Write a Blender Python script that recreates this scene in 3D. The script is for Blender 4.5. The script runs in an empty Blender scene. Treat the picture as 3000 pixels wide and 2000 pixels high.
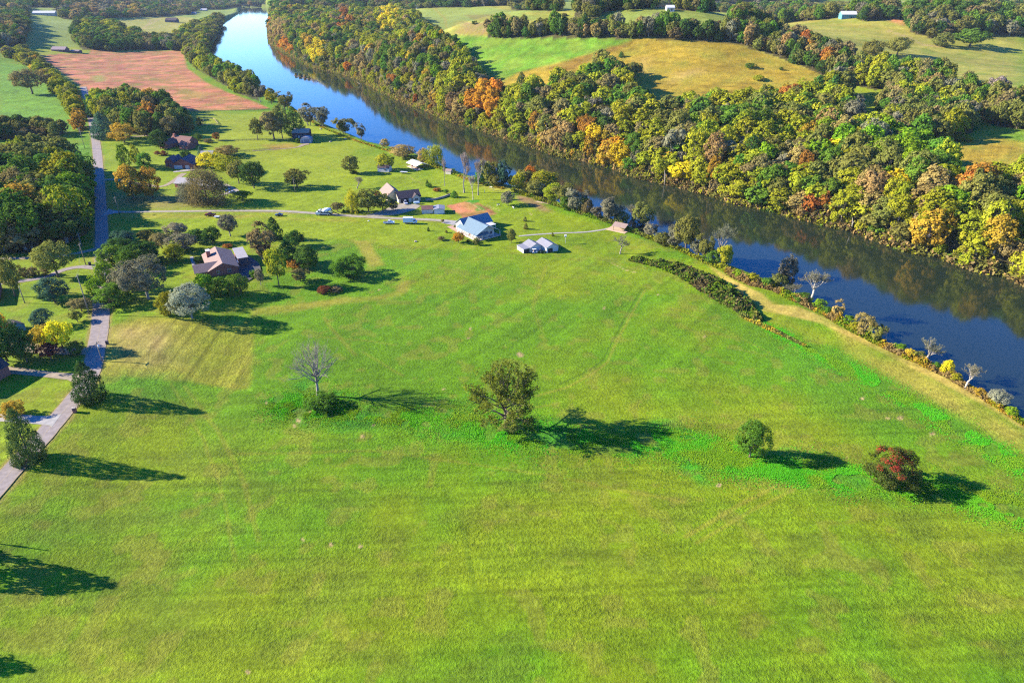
import bpy, bmesh, math, random
import numpy as np
from mathutils import Vector, Matrix

# ------------------------------------------------------------------ camera, sky, sun, exposure
SC = bpy.context.scene
COL = SC.collection
R = math.radians
F_PX, PITCH, CAM_H = 2000.0, R(28.3), 110.0          # 24 mm on a 36 mm sensor, drone at 110 m
SUN_EL, SUN_AZ = R(24.5), R(175.0)                    # direction towards the sun, angle from +X in the ground plane
cam_d = bpy.data.cameras.new("camera")
cam_d.lens = 24.0
cam_d.sensor_width = 36.0
cam_d.clip_start = 0.5
cam_d.clip_end = 20000.0
cam = bpy.data.objects.new("camera", cam_d)
COL.objects.link(cam)
cam.location = (0, 0, CAM_H)
cam.rotation_euler = (math.pi / 2 - PITCH, 0, 0)
SC.camera = cam

world = bpy.data.worlds.new("World")
SC.world = world
world.use_nodes = True
wn = world.node_tree.nodes
wl = world.node_tree.links
sky = wn.new("ShaderNodeTexSky")
sky.sky_type = 'NISHITA'
sky.sun_disc = False
sky.sun_elevation = SUN_EL
sky.sun_rotation = R(90) - SUN_AZ                     # Nishita measures clockwise from +Y
sky.altitude = 300
sky.air_density = 0.85
sky.dust_density = 0.0
sky.ozone_density = 5.0
wn["Background"].inputs["Strength"].default_value = 0.12
skyhs = wn.new("ShaderNodeHueSaturation")
skyhs.inputs["Hue"].default_value = .517
skyhs.inputs["Saturation"].default_value = 1.28         # deep autumn blue
wl.new(sky.outputs[0], skyhs.inputs["Color"])
wl.new(skyhs.outputs[0], wn["Background"].inputs["Color"])

sun_d = bpy.data.lights.new("sun", 'SUN')
sun_d.energy = 4.6
sun_d.angle = R(0.53)
sun_d.color = (1.0, 0.90, 0.74)
sun = bpy.data.objects.new("sun", sun_d)
COL.objects.link(sun)
sd = Vector((math.cos(SUN_EL) * math.cos(SUN_AZ), math.cos(SUN_EL) * math.sin(SUN_AZ), math.sin(SUN_EL)))
sun.rotation_euler = sd.to_track_quat('Z', 'Y').to_euler()
sun.location = (-200, 60, 300)

SC.view_settings.view_transform = 'Standard'
SC.view_settings.look = 'None'
SC.view_settings.exposure = 2.0
SC.view_settings.gamma = 1.0
SC.cycles.max_bounces = 6
SC.cycles.transparent_max_bounces = 4
SC.cycles.diffuse_bounces = 2
SC.cycles.glossy_bounces = 3
SC.cycles.transmission_bounces = 3
SC.cycles.volume_bounces = 0
SC.cycles.use_denoising = False
SC.cycles.filter_width = 1.2

# ------------------------------------------------------------------ small numeric helpers
rng = np.random.default_rng(7)
random.seed(7)
CT, ST = math.cos(PITCH), math.sin(PITCH)


def sstep(t):
    t = np.clip(t, 0, 1)
    return t * t * (3 - 2 * t)


def project(x, y, z):
    """world point -> position in the 3000 x 2000 photograph (used only to look up what grows where)"""
    dz = z - CAM_H
    depth = np.maximum(y * CT - dz * ST, 0.1)
    return 1500 + F_PX * x / depth, 1000 - F_PX * (y * ST + dz * CT) / depth


def on_plane(u, v, z=0.0):
    dx = (u - 1500) / F_PX
    k = (1000 - v) / F_PX
    dy = CT + k * ST
    dz = -ST + k * CT
    t = (z - CAM_H) / dz
    return dx * t, dy * t


def _hash(ix, iy, s):
    h = (ix.astype(np.int64) * 374761393 + iy.astype(np.int64) * 668265263 + s * 974634777) & 0xffffffff
    h = ((h ^ (h >> 13)) * 1274126177) & 0xffffffff
    return ((h ^ (h >> 16)) & 0xffffff) / float(0xffffff)


def vnoise(x, y, s=0):
    x = np.asarray(x, float)
    y = np.asarray(y, float)
    ix, iy = np.floor(x), np.floor(y)
    fx, fy = x - ix, y - iy
    fx, fy = fx * fx * (3 - 2 * fx), fy * fy * (3 - 2 * fy)
    a, b = _hash(ix, iy, s), _hash(ix + 1, iy, s)
    c, d = _hash(ix, iy + 1, s), _hash(ix + 1, iy + 1, s)
    return (a + (b - a) * fx) * (1 - fy) + (c + (d - c) * fx) * fy


def fbm(x, y, s=0, o=3):
    t, a, n = 0, 0.5, 0
    for i in range(o):
        t = t + a * vnoise(x * 2 ** i, y * 2 ** i, s + i)
        n += a
        a *= 0.5
    return t / n


def seg_dist(px, py, P, closed=False):
    """distance of points to a polyline P (k x 2)"""
    P = np.asarray(P, float)
    Q = np.vstack([P[1:], P[:1]]) if closed else P[1:]
    A = P if closed else P[:-1]
    best = np.full(px.shape, 1e18)
    for (ax, ay), (bx, by) in zip(A, Q):
        ex, ey = bx - ax, by - ay
        L = ex * ex + ey * ey + 1e-12
        t = np.clip(((px - ax) * ex + (py - ay) * ey) / L, 0, 1)
        best = np.minimum(best, (px - ax - t * ex) ** 2 + (py - ay - t * ey) ** 2)
    return np.sqrt(best)


def inside(px, py, P):
    P = np.asarray(P, float)
    r = np.zeros(px.shape, bool)
    n = len(P)
    j = n - 1
    for i in range(n):
        xi, yi = P[i]
        xj, yj = P[j]
        if yi != yj:
            c = ((yi > py) != (yj > py)) & (px < (xj - xi) * (py - yi) / (yj - yi) + xi)
            r ^= c
        j = i
    return r


# ------------------------------------------------------------------ the lie of the land
WATER_Z = -5.0
NEAR_BANK = [(706, 22), (702, 40), (662, 62), (640, 102), (620, 137), (614, 160), (626, 185), (690, 220), (728, 240),
             (800, 278), (870, 325), (935, 365), (1000, 392), (1055, 414), (1100, 433), (1160, 446), (1230, 462),
             (1320, 503), (1400, 532), (1476, 548), (1530, 566), (1628, 606), (1723, 632), (1774, 646), (1851, 676),
             (1899, 695), (1946, 714), (2010, 740), (2074, 769), (2145, 790), (2260, 835), (2330, 868), (2409, 906),
             (2489, 958), (2569, 998), (2673, 1050), (2787, 1101), (2859, 1146), (2925, 1187), (3000, 1233),
             (3300, 1440), (3800, 1760)]
FAR_BANK = [(850, 24), (820, 36), (785, 77), (791, 128), (830, 153), (878, 179), (929, 204), (1024, 225), (1069, 243),
            (1101, 262), (1149, 287), (1196, 306), (1247, 324), (1324, 360), (1388, 375), (1461, 402), (1500, 414),
            (1580, 440), (1627, 458), (1710, 474), (1803, 496), (1860, 522), (1914, 533), (2010, 554), (2083, 577),
            (2154, 599), (2250, 616), (2330, 638), (2428, 664), (2505, 681), (2610, 721), (2664, 741), (2766, 757),
            (2811, 782), (2888, 802), (2951, 810), (3000, 838), (3300, 960), (3900, 1180)]
NB = np.array([on_plane(u, v, WATER_Z) for u, v in NEAR_BANK])
FB = np.array([on_plane(u, v, WATER_Z) for u, v in FAR_BANK])
RIVER = np.vstack([NB, FB[::-1]])


def terrain(x, y, want=False):
    x = np.asarray(x, float)
    y = np.asarray(y, float)
    sh = x.shape
    x, y = x.ravel(), y.ravel()
    dn = seg_dist(x, y, NB)
    df = seg_dist(x, y, FB)
    ins = inside(x, y, RIVER)
    r = np.hypot(x, y)
    # near side: nearly flat bottom land, the road a little higher, soft swells
    zn = 2.6 * sstep((-x - 84) / 40) * sstep((330 - y) / 120) + 1.2 * (fbm(x / 70 + 3, y / 70, 11, 2) - 0.5)
    zn = zn + 7 * (fbm(x / 260, y / 260, 5, 2) - 0.45) * sstep((y - 380) / 300)
    zn = zn + 34 * sstep((r - 650) / 1000) * sstep((dn - 60) / 420) * (0.6 + .8 * fbm(x / 420, y / 420, 8, 2))
    zn = zn + 0.6 * np.exp(-((dn - 14) / 8) ** 2)
    # far side: wooded slope and rolling pasture
    g = lambda cx, cy, sx, sy, rot, a: a * np.exp(-(((x - cx) * math.cos(rot) + (y - cy) * math.sin(rot)) / sx) ** 2
                                                  - ((-(x - cx) * math.sin(rot) + (y - cy) * math.cos(rot)) / sy) ** 2)
    zf = 1.5 + 11 * (1 - np.exp(-df / 28)) + 14 * (1 - np.exp(-df / 150))
    zf = zf + g(165, 790, 190, 140, -0.25, 52) + g(-20, 900, 120, 120, 0, 32) + g(560, 1000, 250, 160, 0.1, 48)
    zf = zf + g(395, 585, 120, 90, -0.3, 11) - g(330, 720, 60, 170, 0.5, 9)
    zf = zf + 58 * (fbm(x / 330 + 9, y / 330 + 4, 21, 2) - 0.45) * sstep((r - 950) / 500)
    zf = zf + 30 * sstep((r - 1100) / 1500)
    zf = zf + 1.0 * (fbm(x / 40, y / 40, 31, 2) - 0.5)
    bn = -5.7 + (zn + 5.7) * sstep(dn / 7.5)
    bf = -5.7 + (zf + 5.7) * sstep(df / 11)
    w = sstep((dn - df) / 160 + 0.5)
    z = np.where(ins, -5.7 - 3 * sstep(np.minimum(dn, df) / 14), bn * (1 - w) + bf * w)
    if want:
        return z.reshape(sh), dn.reshape(sh), df.reshape(sh), ins.reshape(sh)
    return z.reshape(sh)


_prof = {}


def hit(u, v):
    """where the line of sight through a place of the photograph meets the ground"""
    dx = (u - 1500) / F_PX
    k = (1000 - v) / F_PX
    dy, dz = CT + k * ST, -ST + k * CT
    t = np.concatenate([np.linspace(30, 400, 300), np.geomspace(402, 7000, 500)])
    h = terrain(dx * t, dy * t)
    ray = CAM_H + dz * t
    i = int(np.argmax(ray <= h))
    if ray[i] > h[i]:
        i = len(t) - 1
    a, b = t[i - 1], t[i]
    for _ in range(3):
        tt = np.linspace(a, b, 9)
        hh = terrain(dx * tt, dy * tt)
        j = max(int(np.argmax(CAM_H + dz * tt <= hh)), 1)
        a, b = tt[j - 1], tt[j]
    t = (a + b) / 2
    return Vector((dx * t, dy * t, float(terrain(np.array([dx * t]), np.array([dy * t]))[0])))


def px_per_m(p):
    return F_PX / (p[1] * CT - (p[2] - CAM_H) * ST)


# ------------------------------------------------------------------ object helpers
def mesh_from(name, V, F, mats=(), attrs=None, midx=None, smooth=False):
    me = bpy.data.meshes.new(name)
    V = np.asarray(V, np.float32)
    if isinstance(F, np.ndarray):
        k = F.shape[1]
        me.vertices.add(len(V))
        me.vertices.foreach_set("co", V.ravel())
        me.loops.add(F.size)
        me.loops.foreach_set("vertex_index", F.astype(np.int32).ravel())
        me.polygons.add(len(F))
        me.polygons.foreach_set("loop_start", np.arange(0, F.size, k, dtype=np.int32))
        me.polygons.foreach_set("loop_total", np.full(len(F), k, np.int32))
        me.update(calc_edges=True)
    else:
        me.from_pydata([tuple(map(float, p)) for p in V], [], F)
        me.update()
    for m in mats:
        me.materials.append(m)
    if midx is not None:
        me.polygons.foreach_set("material_index", np.asarray(midx, np.int32))
    for an, (dom, typ, data) in (attrs or {}).items():
        a = me.attributes.new(an, typ, dom)
        a.data.foreach_set("color" if typ == 'FLOAT_COLOR' else "value", np.asarray(data, np.float32).ravel())
    if smooth:
        me.polygons.foreach_set("use_smooth", np.ones(len(me.polygons), bool))
    return me


def link(name, data, parent=None, loc=None, rotz=None):
    o = bpy.data.objects.new(name, data)
    COL.objects.link(o)
    if parent is not None:
        o.parent = parent
    if loc is not None:
        o.location = loc
    if rotz is not None:
        o.rotation_euler = (0, 0, rotz)
    return o


def tag(o, label=None, cat=None, group=None, kind=None):
    if label:
        o["label"] = label
    if cat:
        o["category"] = cat
    if group:
        o["group"] = group
    if kind:
        o["kind"] = kind
    return o


def empty(name, loc, rotz=0.0, scale=None):
    o = bpy.data.objects.new(name, None)
    COL.objects.link(o)
    o.empty_display_size = 0.5
    o.location = loc
    o.rotation_euler = (0, 0, rotz)
    if scale is not None:
        o.scale = scale
    return o


# ------------------------------------------------------------------ materials
def nt(name):
    m = bpy.data.materials.new(name)
    m.use_nodes = True
    n, l = m.node_tree.nodes, m.node_tree.links
    n.clear()
    out = n.new("ShaderNodeOutputMaterial")
    return m, n, l, out


_mats = {}


def mat(name, col, rough=0.7, var=0.12, scale=1.5, metal=0.0, spec=0.3, bump=0.0, bscale=6.0, coat=0.0):
    """plain procedural surface: a base colour broken by noise, with a little bump"""
    if name in _mats:
        return _mats[name]
    m, n, l, out = nt(name)
    b = n.new("ShaderNodeBsdfPrincipled")
    b.inputs["Roughness"].default_value = rough
    b.inputs["Metallic"].default_value = metal
    b.inputs["Specular IOR Level"].default_value = spec
    b.inputs["Coat Weight"].default_value = coat
    tc = n.new("ShaderNodeTexCoord")
    no = n.new("ShaderNodeTexNoise")
    no.inputs["Scale"].default_value = scale
    no.inputs["Detail"].default_value = 5
    l.new(tc.outputs["Object"], no.inputs["Vector"])
    mr = n.new("ShaderNodeMapRange")
    mr.inputs["To Min"].default_value = 1 - 2 * var
    mr.inputs["To Max"].default_value = 1 + 2 * var
    l.new(no.outputs["Fac"], mr.inputs["Value"])
    mx = n.new("ShaderNodeMix")
    mx.data_type = 'RGBA'
    mx.blend_type = 'MULTIPLY'
    mx.inputs["Factor"].default_value = 1
    mx.inputs["A"].default_value = (*col, 1)
    l.new(mr.outputs[0], mx.inputs["B"])
    l.new(mx.outputs["Result"], b.inputs["Base Color"])
    if bump:
        n2 = n.new("ShaderNodeTexNoise")
        n2.inputs["Scale"].default_value = bscale
        n2.inputs["Detail"].default_value = 4
        l.new(tc.outputs["Object"], n2.inputs["Vector"])
        bp = n.new("ShaderNodeBump")
        bp.inputs["Strength"].default_value = bump
        bp.inputs["Distance"].default_value = 0.1
        l.new(n2.outputs["Fac"], bp.inputs["Height"])
        l.new(bp.outputs[0], b.inputs["Normal"])
    l.new(b.outputs[0], out.inputs["Surface"])
    _mats[name] = m
    return m


def ridged(name, col, axis=0, period=0.45, rough=0.45, metal=0.0, depth=0.03, dark=0.8, spec=0.4):
    """sheet metal, shingles or siding: lines every `period` metres along one object axis"""
    if name in _mats:
        return _mats[name]
    m, n, l, out = nt(name)
    b = n.new("ShaderNodeBsdfPrincipled")
    b.inputs["Roughness"].default_value = rough
    b.inputs["Metallic"].default_value = metal
    b.inputs["Specular IOR Level"].default_value = spec
    tc = n.new("ShaderNodeTexCoord")
    sp = n.new("ShaderNodeSeparateXYZ")
    l.new(tc.outputs["Object"], sp.inputs[0])
    mu = n.new("ShaderNodeMath")
    mu.operation = 'MULTIPLY'
    mu.inputs[1].default_value = 1 / period
    l.new(sp.outputs[axis], mu.inputs[0])
    fr = n.new("ShaderNodeMath")
    fr.operation = 'FRACT'
    l.new(mu.outputs[0], fr.inputs[0])
    st = n.new("ShaderNodeMapRange")
    st.interpolation_type = 'SMOOTHSTEP'
    st.inputs["From Min"].default_value = 0.0
    st.inputs["From Max"].default_value = 0.22
    l.new(fr.outputs[0], st.inputs["Value"])
    no = n.new("ShaderNodeTexNoise")
    no.inputs["Scale"].default_value = 0.9
    no.inputs["Detail"].default_value = 6
    l.new(tc.outputs["Object"], no.inputs["Vector"])
    mr = n.new("ShaderNodeMapRange")
    mr.inputs["To Min"].default_value = 0.82
    mr.inputs["To Max"].default_value = 1.15
    l.new(no.outputs["Fac"], mr.inputs["Value"])
    m2 = n.new("ShaderNodeMapRange")
    m2.inputs["To Min"].default_value = dark
    m2.inputs["To Max"].default_value = 1.0
    l.new(st.outputs[0], m2.inputs["Value"])
    pr = n.new("ShaderNodeMath")
    pr.operation = 'MULTIPLY'
    l.new(mr.outputs[0], pr.inputs[0])
    l.new(m2.outputs[0], pr.inputs[1])
    mx = n.new("ShaderNodeMix")
    mx.data_type = 'RGBA'
    mx.blend_type = 'MULTIPLY'
    mx.inputs["Factor"].default_value = 1
    mx.inputs["A"].default_value = (*col, 1)
    l.new(pr.outputs[0], mx.inputs["B"])
    l.new(mx.outputs["Result"], b.inputs["Base Color"])
    bp = n.new("ShaderNodeBump")
    bp.inputs["Strength"].default_value = 0.6
    bp.inputs["Distance"].default_value = depth
    l.new(st.outputs[0], bp.inputs["Height"])
    l.new(bp.outputs[0], b.inputs["Normal"])
    l.new(b.outputs[0], out.inputs["Surface"])
    _mats[name] = m
    return m

# ------------------------------------------------------------------ what covers the ground
PASTURE, PAST2 = (.082, .174, .0035), (.122, .166, .0042)
LUSH, LAWN, LAWN2 = (.034, .158, .007), (.145, .190, .006), (.185, .205, .010)
TAN, GOLD, GOLDD = (.225, .180, .024), (.270, .185, .016), (.150, .080, .014)
PALE, PALEG, GREENF = (.250, .225, .036), (.165, .205, .032), (.098, .200, .012)
SOIL, SOILD, SAND, FLOOR = (.300, .110, .050), (.170, .062, .030), (.330, .230, .100), (.050, .040, .018)
BANK, EARTH = (.380, .270, .060), (.180, .100, .050)

# (outline in the photograph, colour, softness in metres, strength)
COVER = [
    # far left country
    ([(0, 0), (1500, 0), (1500, 20), (830, 40), (640, 60), (600, 170), (0, 170)], PALEG, 6, 1),
    ([(80, 70), (230, 52), (240, 125), (80, 125)], PALEG, 4, 1),
    ([(345, 60), (480, 48), (560, 52), (600, 70), (540, 110), (415, 108)], PALE, 4, 1),
    ([(60, 148), (160, 138), (270, 142), (250, 160), (105, 166), (60, 160)], LAWN2, 4, 1),
    ([(0, 185), (70, 190), (120, 225), (170, 290), (245, 380), (0, 385)], GREENF, 4, 1),
    ([(0, 425), (270, 425), (275, 560), (0, 530)], GREENF, 3, 1),
    # right bank
    ([(1180, 30), (1600, 10), (3000, 0), (3000, 560), (1400, 560), (1180, 180)], PALE, 20, 1),
    ([(1200, 30), (1420, 20), (1560, 45), (1600, 60), (1440, 66), (1340, 60), (1290, 110), (1230, 60)], PALEG, 10, 1),
    ([(1355, 66), (1470, 70), (1430, 88), (1450, 104), (1330, 100)], EARTH, 7, .75),
    ([(1360, 45), (1480, 42), (1560, 60), (1480, 72), (1390, 60)], GOLDD, 8, .55),
    ([(1640, 20), (2150, 35), (2120, 80), (1900, 80), (1740, 62)], PALEG, 8, 1),
    ([(1500, 0), (1680, 0), (1680, 30), (1500, 40)], PALEG, 8, 1),
    ([(2450, 10), (2900, 0), (2900, 20), (2640, 50), (2600, 30)], PALEG, 10, 1),
    ([(1290, 105), (1380, 106), (1500, 110), (1760, 110), (1870, 118), (1800, 150), (1650, 180), (1560, 205), (1500, 228),
      (1440, 242), (1400, 235), (1400, 190), (1340, 140)], GREENF, 9, 1),
    ([(1430, 260), (1520, 212), (1640, 185), (1720, 160), (1830, 128), (1880, 105), (2010, 105), (2100, 115), (2200, 145),
      (2390, 212), (2440, 260), (2200, 330), (1900, 360), (1600, 320)], GOLD, 5, 1),
    ([(1600, 200), (1720, 162), (1850, 122), (1852, 130), (1740, 172), (1690, 200), (1640, 215)], GOLDD, 3, .7),
    ([(1870, 170), (1900, 165), (1905, 215), (1870, 215)], SAND, 10, .25),
    ([(1980, 215), (2050, 200), (2060, 215), (1960, 245)], SAND, 10, .3),
    ([(2490, 240), (2620, 255), (2610, 420), (2500, 420)], LAWN, 5, .9),
    ([(2800, 330), (3010, 350), (3010, 420), (2800, 410)], GREENF, 6, .9),
    ([(2690, 420), (2760, 405), (2900, 400), (3010, 420), (3010, 600), (2760, 520)], GOLD, 7, 1),
    ([(2300, 62), (2420, 62), (2660, 85), (2720, 140), (2640, 130), (2560, 85)], TAN, 12, .45),
    ([(2600, 50), (2650, 56), (2665, 72), (2640, 75), (2600, 62)], SOIL, 5, .9),
    # tilled field
    ([(100, 166), (180, 158), (262, 158), (268, 143), (350, 154), (470, 150), (537, 148), (548, 200), (606, 243),
      (670, 272), (745, 298), (790, 318), (750, 322), (526, 326), (440, 322), (287, 290), (223, 245), (153, 192)], SOIL, 2.2, 1),
    ([(265, 224), (300, 220), (312, 238), (280, 242)], PALEG, 5, .7),
    ([(520, 262), (590, 270), (600, 290), (545, 285)], LAWN2, 7, .45),
    # home side lawns
    ([(300, 330), (550, 328), (800, 325), (900, 345), (1060, 420), (1250, 480), (1520, 590), (1700, 640), (1850, 690),
      (1930, 730), (1900, 775), (1800, 760), (1640, 745), (1400, 735), (1150, 720), (1050, 700), (760, 700), (740, 930),
      (330, 930), (300, 700)], LAWN, 5, 1),
    ([(580, 330), (880, 350), (1040, 440), (1000, 520), (700, 470), (560, 400)], LAWN2, 25, .7),
    ([(0, 760), (290, 720), (300, 950), (250, 1150), (0, 1420)], LAWN, 5, .8),
    ([(760, 425), (850, 418), (880, 432), (800, 440)], SOIL, 4, .45),
    ([(330, 565), (520, 575), (660, 600), (500, 615), (330, 610)], EARTH, 8, .6),
    ([(330, 628), (620, 624), (760, 632), (700, 640), (340, 640)], TAN, 3, .8),
    ([(760, 636), (1050, 642), (1040, 650), (800, 642)], TAN, 3, .6),
    ([(1308, 603), (1375, 587), (1394, 591), (1458, 627), (1365, 645)], SOIL, .8, 1),
    ([(1375, 595), (1388, 593), (1424, 612), (1414, 618)], LUSH, .6, 1),
    ([(1391, 594), (1405, 597), (1450, 618), (1440, 626), (1420, 612)], SOILD, .8, 1),
    ([(1515, 572), (1560, 580), (1590, 600), (1620, 622), (1590, 622), (1560, 605), (1520, 590)], EARTH, 2.5, .9),
    ([(1580, 620), (1620, 618), (1600, 628)], LAWN, 2, .8),
    ([(1345, 660), (1400, 690), (1425, 700), (1395, 705), (1335, 680), (1318, 662)], SAND, 1.5, .7),
    # the mown plot by the road and the mown strip round the yard
    ([(312, 958), (420, 925), (560, 930), (736, 938), (742, 1000), (738, 1095), (722, 1135), (690, 1142), (560, 1118),
      (300, 1100), (306, 1020)], (.200, .185, .018), 1.5, .95),
    ([(318, 965), (500, 955), (520, 1060), (420, 1075), (330, 1040)], SAND, 9, .28),
    ([(450, 955), (490, 950), (470, 1060), (440, 1060)], EARTH, 4, .45),
    ([(350, 958), (410, 952), (420, 985), (370, 1050), (350, 1020)], EARTH, 5, .4),
    ([(600, 940), (735, 945), (735, 1090), (610, 1110)], PAST2, 8, .5),
    ([(735, 905), (860, 892), (1000, 874), (1120, 866), (1160, 850), (1172, 825), (1196, 822), (1198, 848), (1170, 868),
      (1090, 880), (980, 893), (860, 912), (738, 926)], TAN, 1.6, .8),
    ([(1038, 706), (1080, 706), (1100, 735), (1132, 778), (1086, 782), (1060, 745)], TAN, 1.6, .8),
    ([(330, 905), (560, 925), (735, 908), (735, 935), (560, 932), (420, 922), (330, 940)], PASTURE, 3, .8),
    # lush ribbons of the old fence line and the river slope
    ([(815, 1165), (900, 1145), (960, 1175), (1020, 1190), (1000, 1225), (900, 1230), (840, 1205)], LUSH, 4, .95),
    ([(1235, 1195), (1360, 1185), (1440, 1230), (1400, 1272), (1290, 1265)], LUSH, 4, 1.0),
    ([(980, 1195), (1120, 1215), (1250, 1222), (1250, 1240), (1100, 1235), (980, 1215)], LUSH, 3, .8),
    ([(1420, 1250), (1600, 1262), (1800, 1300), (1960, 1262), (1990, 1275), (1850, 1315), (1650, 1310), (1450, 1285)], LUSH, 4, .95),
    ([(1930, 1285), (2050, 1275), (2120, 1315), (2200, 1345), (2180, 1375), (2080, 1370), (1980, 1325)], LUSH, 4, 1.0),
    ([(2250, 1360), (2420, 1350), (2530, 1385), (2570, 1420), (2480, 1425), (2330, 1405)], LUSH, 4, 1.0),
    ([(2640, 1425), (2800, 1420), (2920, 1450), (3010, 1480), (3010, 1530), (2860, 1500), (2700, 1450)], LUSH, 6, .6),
    ([(310, 1112), (440, 1110), (520, 1120), (520, 1170), (380, 1150), (320, 1140)], LUSH, 5, .5),
    ([(2220, 930), (2300, 960), (2460, 1035), (2600, 1115), (2760, 1195), (2900, 1290), (3010, 1370), (3010, 1400),
      (2860, 1310), (2700, 1220), (2540, 1130), (2400, 1060)], LUSH, 5, .5),
    ([(2100, 900), (2250, 985), (2400, 1080), (2600, 1200), (2700, 1280), (2600, 1260), (2400, 1140), (2200, 1020)], LUSH, 9, .35),
    ([(1430, 740), (1900, 760), (2000, 850), (1700, 800)], LAWN, 14, .4),
    # mown track on top of the bank
    ([(2060, 760), (2100, 790), (2160, 825), (2230, 860), (2262, 890), (2330, 895), (2420, 930), (2510, 975), (2600, 1015),
      (2700, 1068), (2830, 1135), (3010, 1240), (3010, 1262), (2890, 1192), (2760, 1122), (2650, 1068), (2500, 992),
      (2400, 945), (2300, 922), (2236, 912), (2192, 878), (2132, 838)], BANK, 1.0, 1.0),
    ([(2450, 965), (2700, 1085), (2900, 1200), (3010, 1270), (3010, 1330), (2850, 1240), (2650, 1130), (2480, 1030)], (.30, .225, .035), 3, .7),
    ([(1950, 770), (2070, 790), (2200, 880), (2300, 930), (2450, 1000), (2420, 1010), (2240, 950), (2100, 860)], LAWN2, 5, .85),
]
SANDY = [(887, 1580, 9), (970, 1594, 9), (1056, 1600, 10), (726, 1967, 14), (795, 1212, 7), (820, 1207, 6), (873, 1232, 8),
         (862, 1247, 7), (908, 1204, 7), (1095, 1246, 7), (2107, 1421, 8), (2017, 1344, 7), (2600, 1225, 9), (2638, 1224, 11),
         (2527, 1167, 8), (2730, 1270, 9), (1525, 1040, 16), (1377, 963, 6), (1062, 1278, 8), (2570, 1430, 8), (1520, 1035, 10),
         (1770, 903, 7), (1928, 862, 5), (2065, 985, 6), (1372, 990, 6), (1110, 850, 4), (2480, 1340, 6), (2750, 1440, 8),
         (780, 1180, 6), (1300, 1140, 7)]
# wheel tracks and mowing lines: photograph polyline, colour, half width in metres, strength
LINES = [
    ([(1890, 850), (1850, 920), (1815, 985), (1780, 1060), (1735, 1095), (1660, 1135), (1570, 1160)], TAN, .5, .35),
    ([(1880, 846), (1838, 918), (1803, 985), (1766, 1055), (1725, 1085), (1640, 1125)], (.03, .06, .004), .35, .5),
    ([(1250, 1165), (1420, 1225), (1500, 1205), (1640, 1180)], TAN, .4, .3),
    ([(1250, 1180), (1400, 1240), (1480, 1222)], TAN, .4, .25),
    ([(540, 1130), (640, 1260), (720, 1430), (760, 1580)], TAN, .6, .22),
    ([(500, 1125), (600, 1290), (660, 1470), (690, 1640)], TAN, .5, .2),
    ([(2010, 1570), (2180, 1470), (2420, 1350)], TAN, .6, .4),
    ([(2040, 1590), (2210, 1490), (2450, 1370)], TAN, .5, .3),
    ([(1300, 1440), (1360, 1560), (1400, 1760)], (.05, .09, .005), .5, .35),
    ([(900, 985), (1100, 1000), (1160, 1010)], TAN, .5, .3),
    ([(950, 930), (990, 985), (1040, 1040)], TAN, .7, .35),
    ([(1060, 1030), (1180, 1100)], TAN, .5, .3),
    ([(930, 1290), (1300, 1275), (1700, 1350), (2100, 1440)], (.05, .09, .005), .45, .35),
    ([(700, 1330), (1100, 1320), (1600, 1390), (2000, 1470)], TAN, .5, .3),
    ([(600, 1420), (1000, 1440), (1500, 1480)], (.05, .09, .005), .4, .3),
    ([(1600, 780), (1560, 900), (1600, 1010)], TAN, .8, .2),
    ([(1790, 770), (1830, 790), (1870, 800)], SAND, .3, .5),
    ([(1985, 905), (2120, 965), (2260, 1035)], TAN, .4, .3),
    ([(930, 450), (1000, 480), (1060, 490), (1240, 520)], PASTURE, .5, .4),
    ([(1190, 515), (1240, 540)], SAND, .3, .4),
    ([(780, 430), (900, 520), (1060, 560)], LAWN2, 2.5, .3),
    ([(1375, 594), (1414, 617)], SAND, .35, .8),
    ([(1421, 600), (1465, 617)], SAND, .35, .8),
    ([(1545, 620), (1558, 630)], SAND, .25, .8),
    ([(1265, 20), (1300, 50), (1330, 80), (1360, 96), (1500, 108)], TAN, 2.2, .6),
    ([(1870, 118), (1960, 128), (2100, 150), (2250, 200)], TAN, 2.0, .3),
    ([(2600, 90), (2660, 110), (2700, 130), (2760, 140)], SAND, 2.5, .6),
    ([(430, 75), (470, 55), (440, 62), (420, 85), (480, 78), (520, 72)], SAND, 2.5, .6),
    ([(680, 790), (700, 800)], SAND, .6, .2),
]
LINES_W = [(np.array([hit(*p)[:2] for p in L]), c, w, s) for L, c, w, s in LINES]


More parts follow.
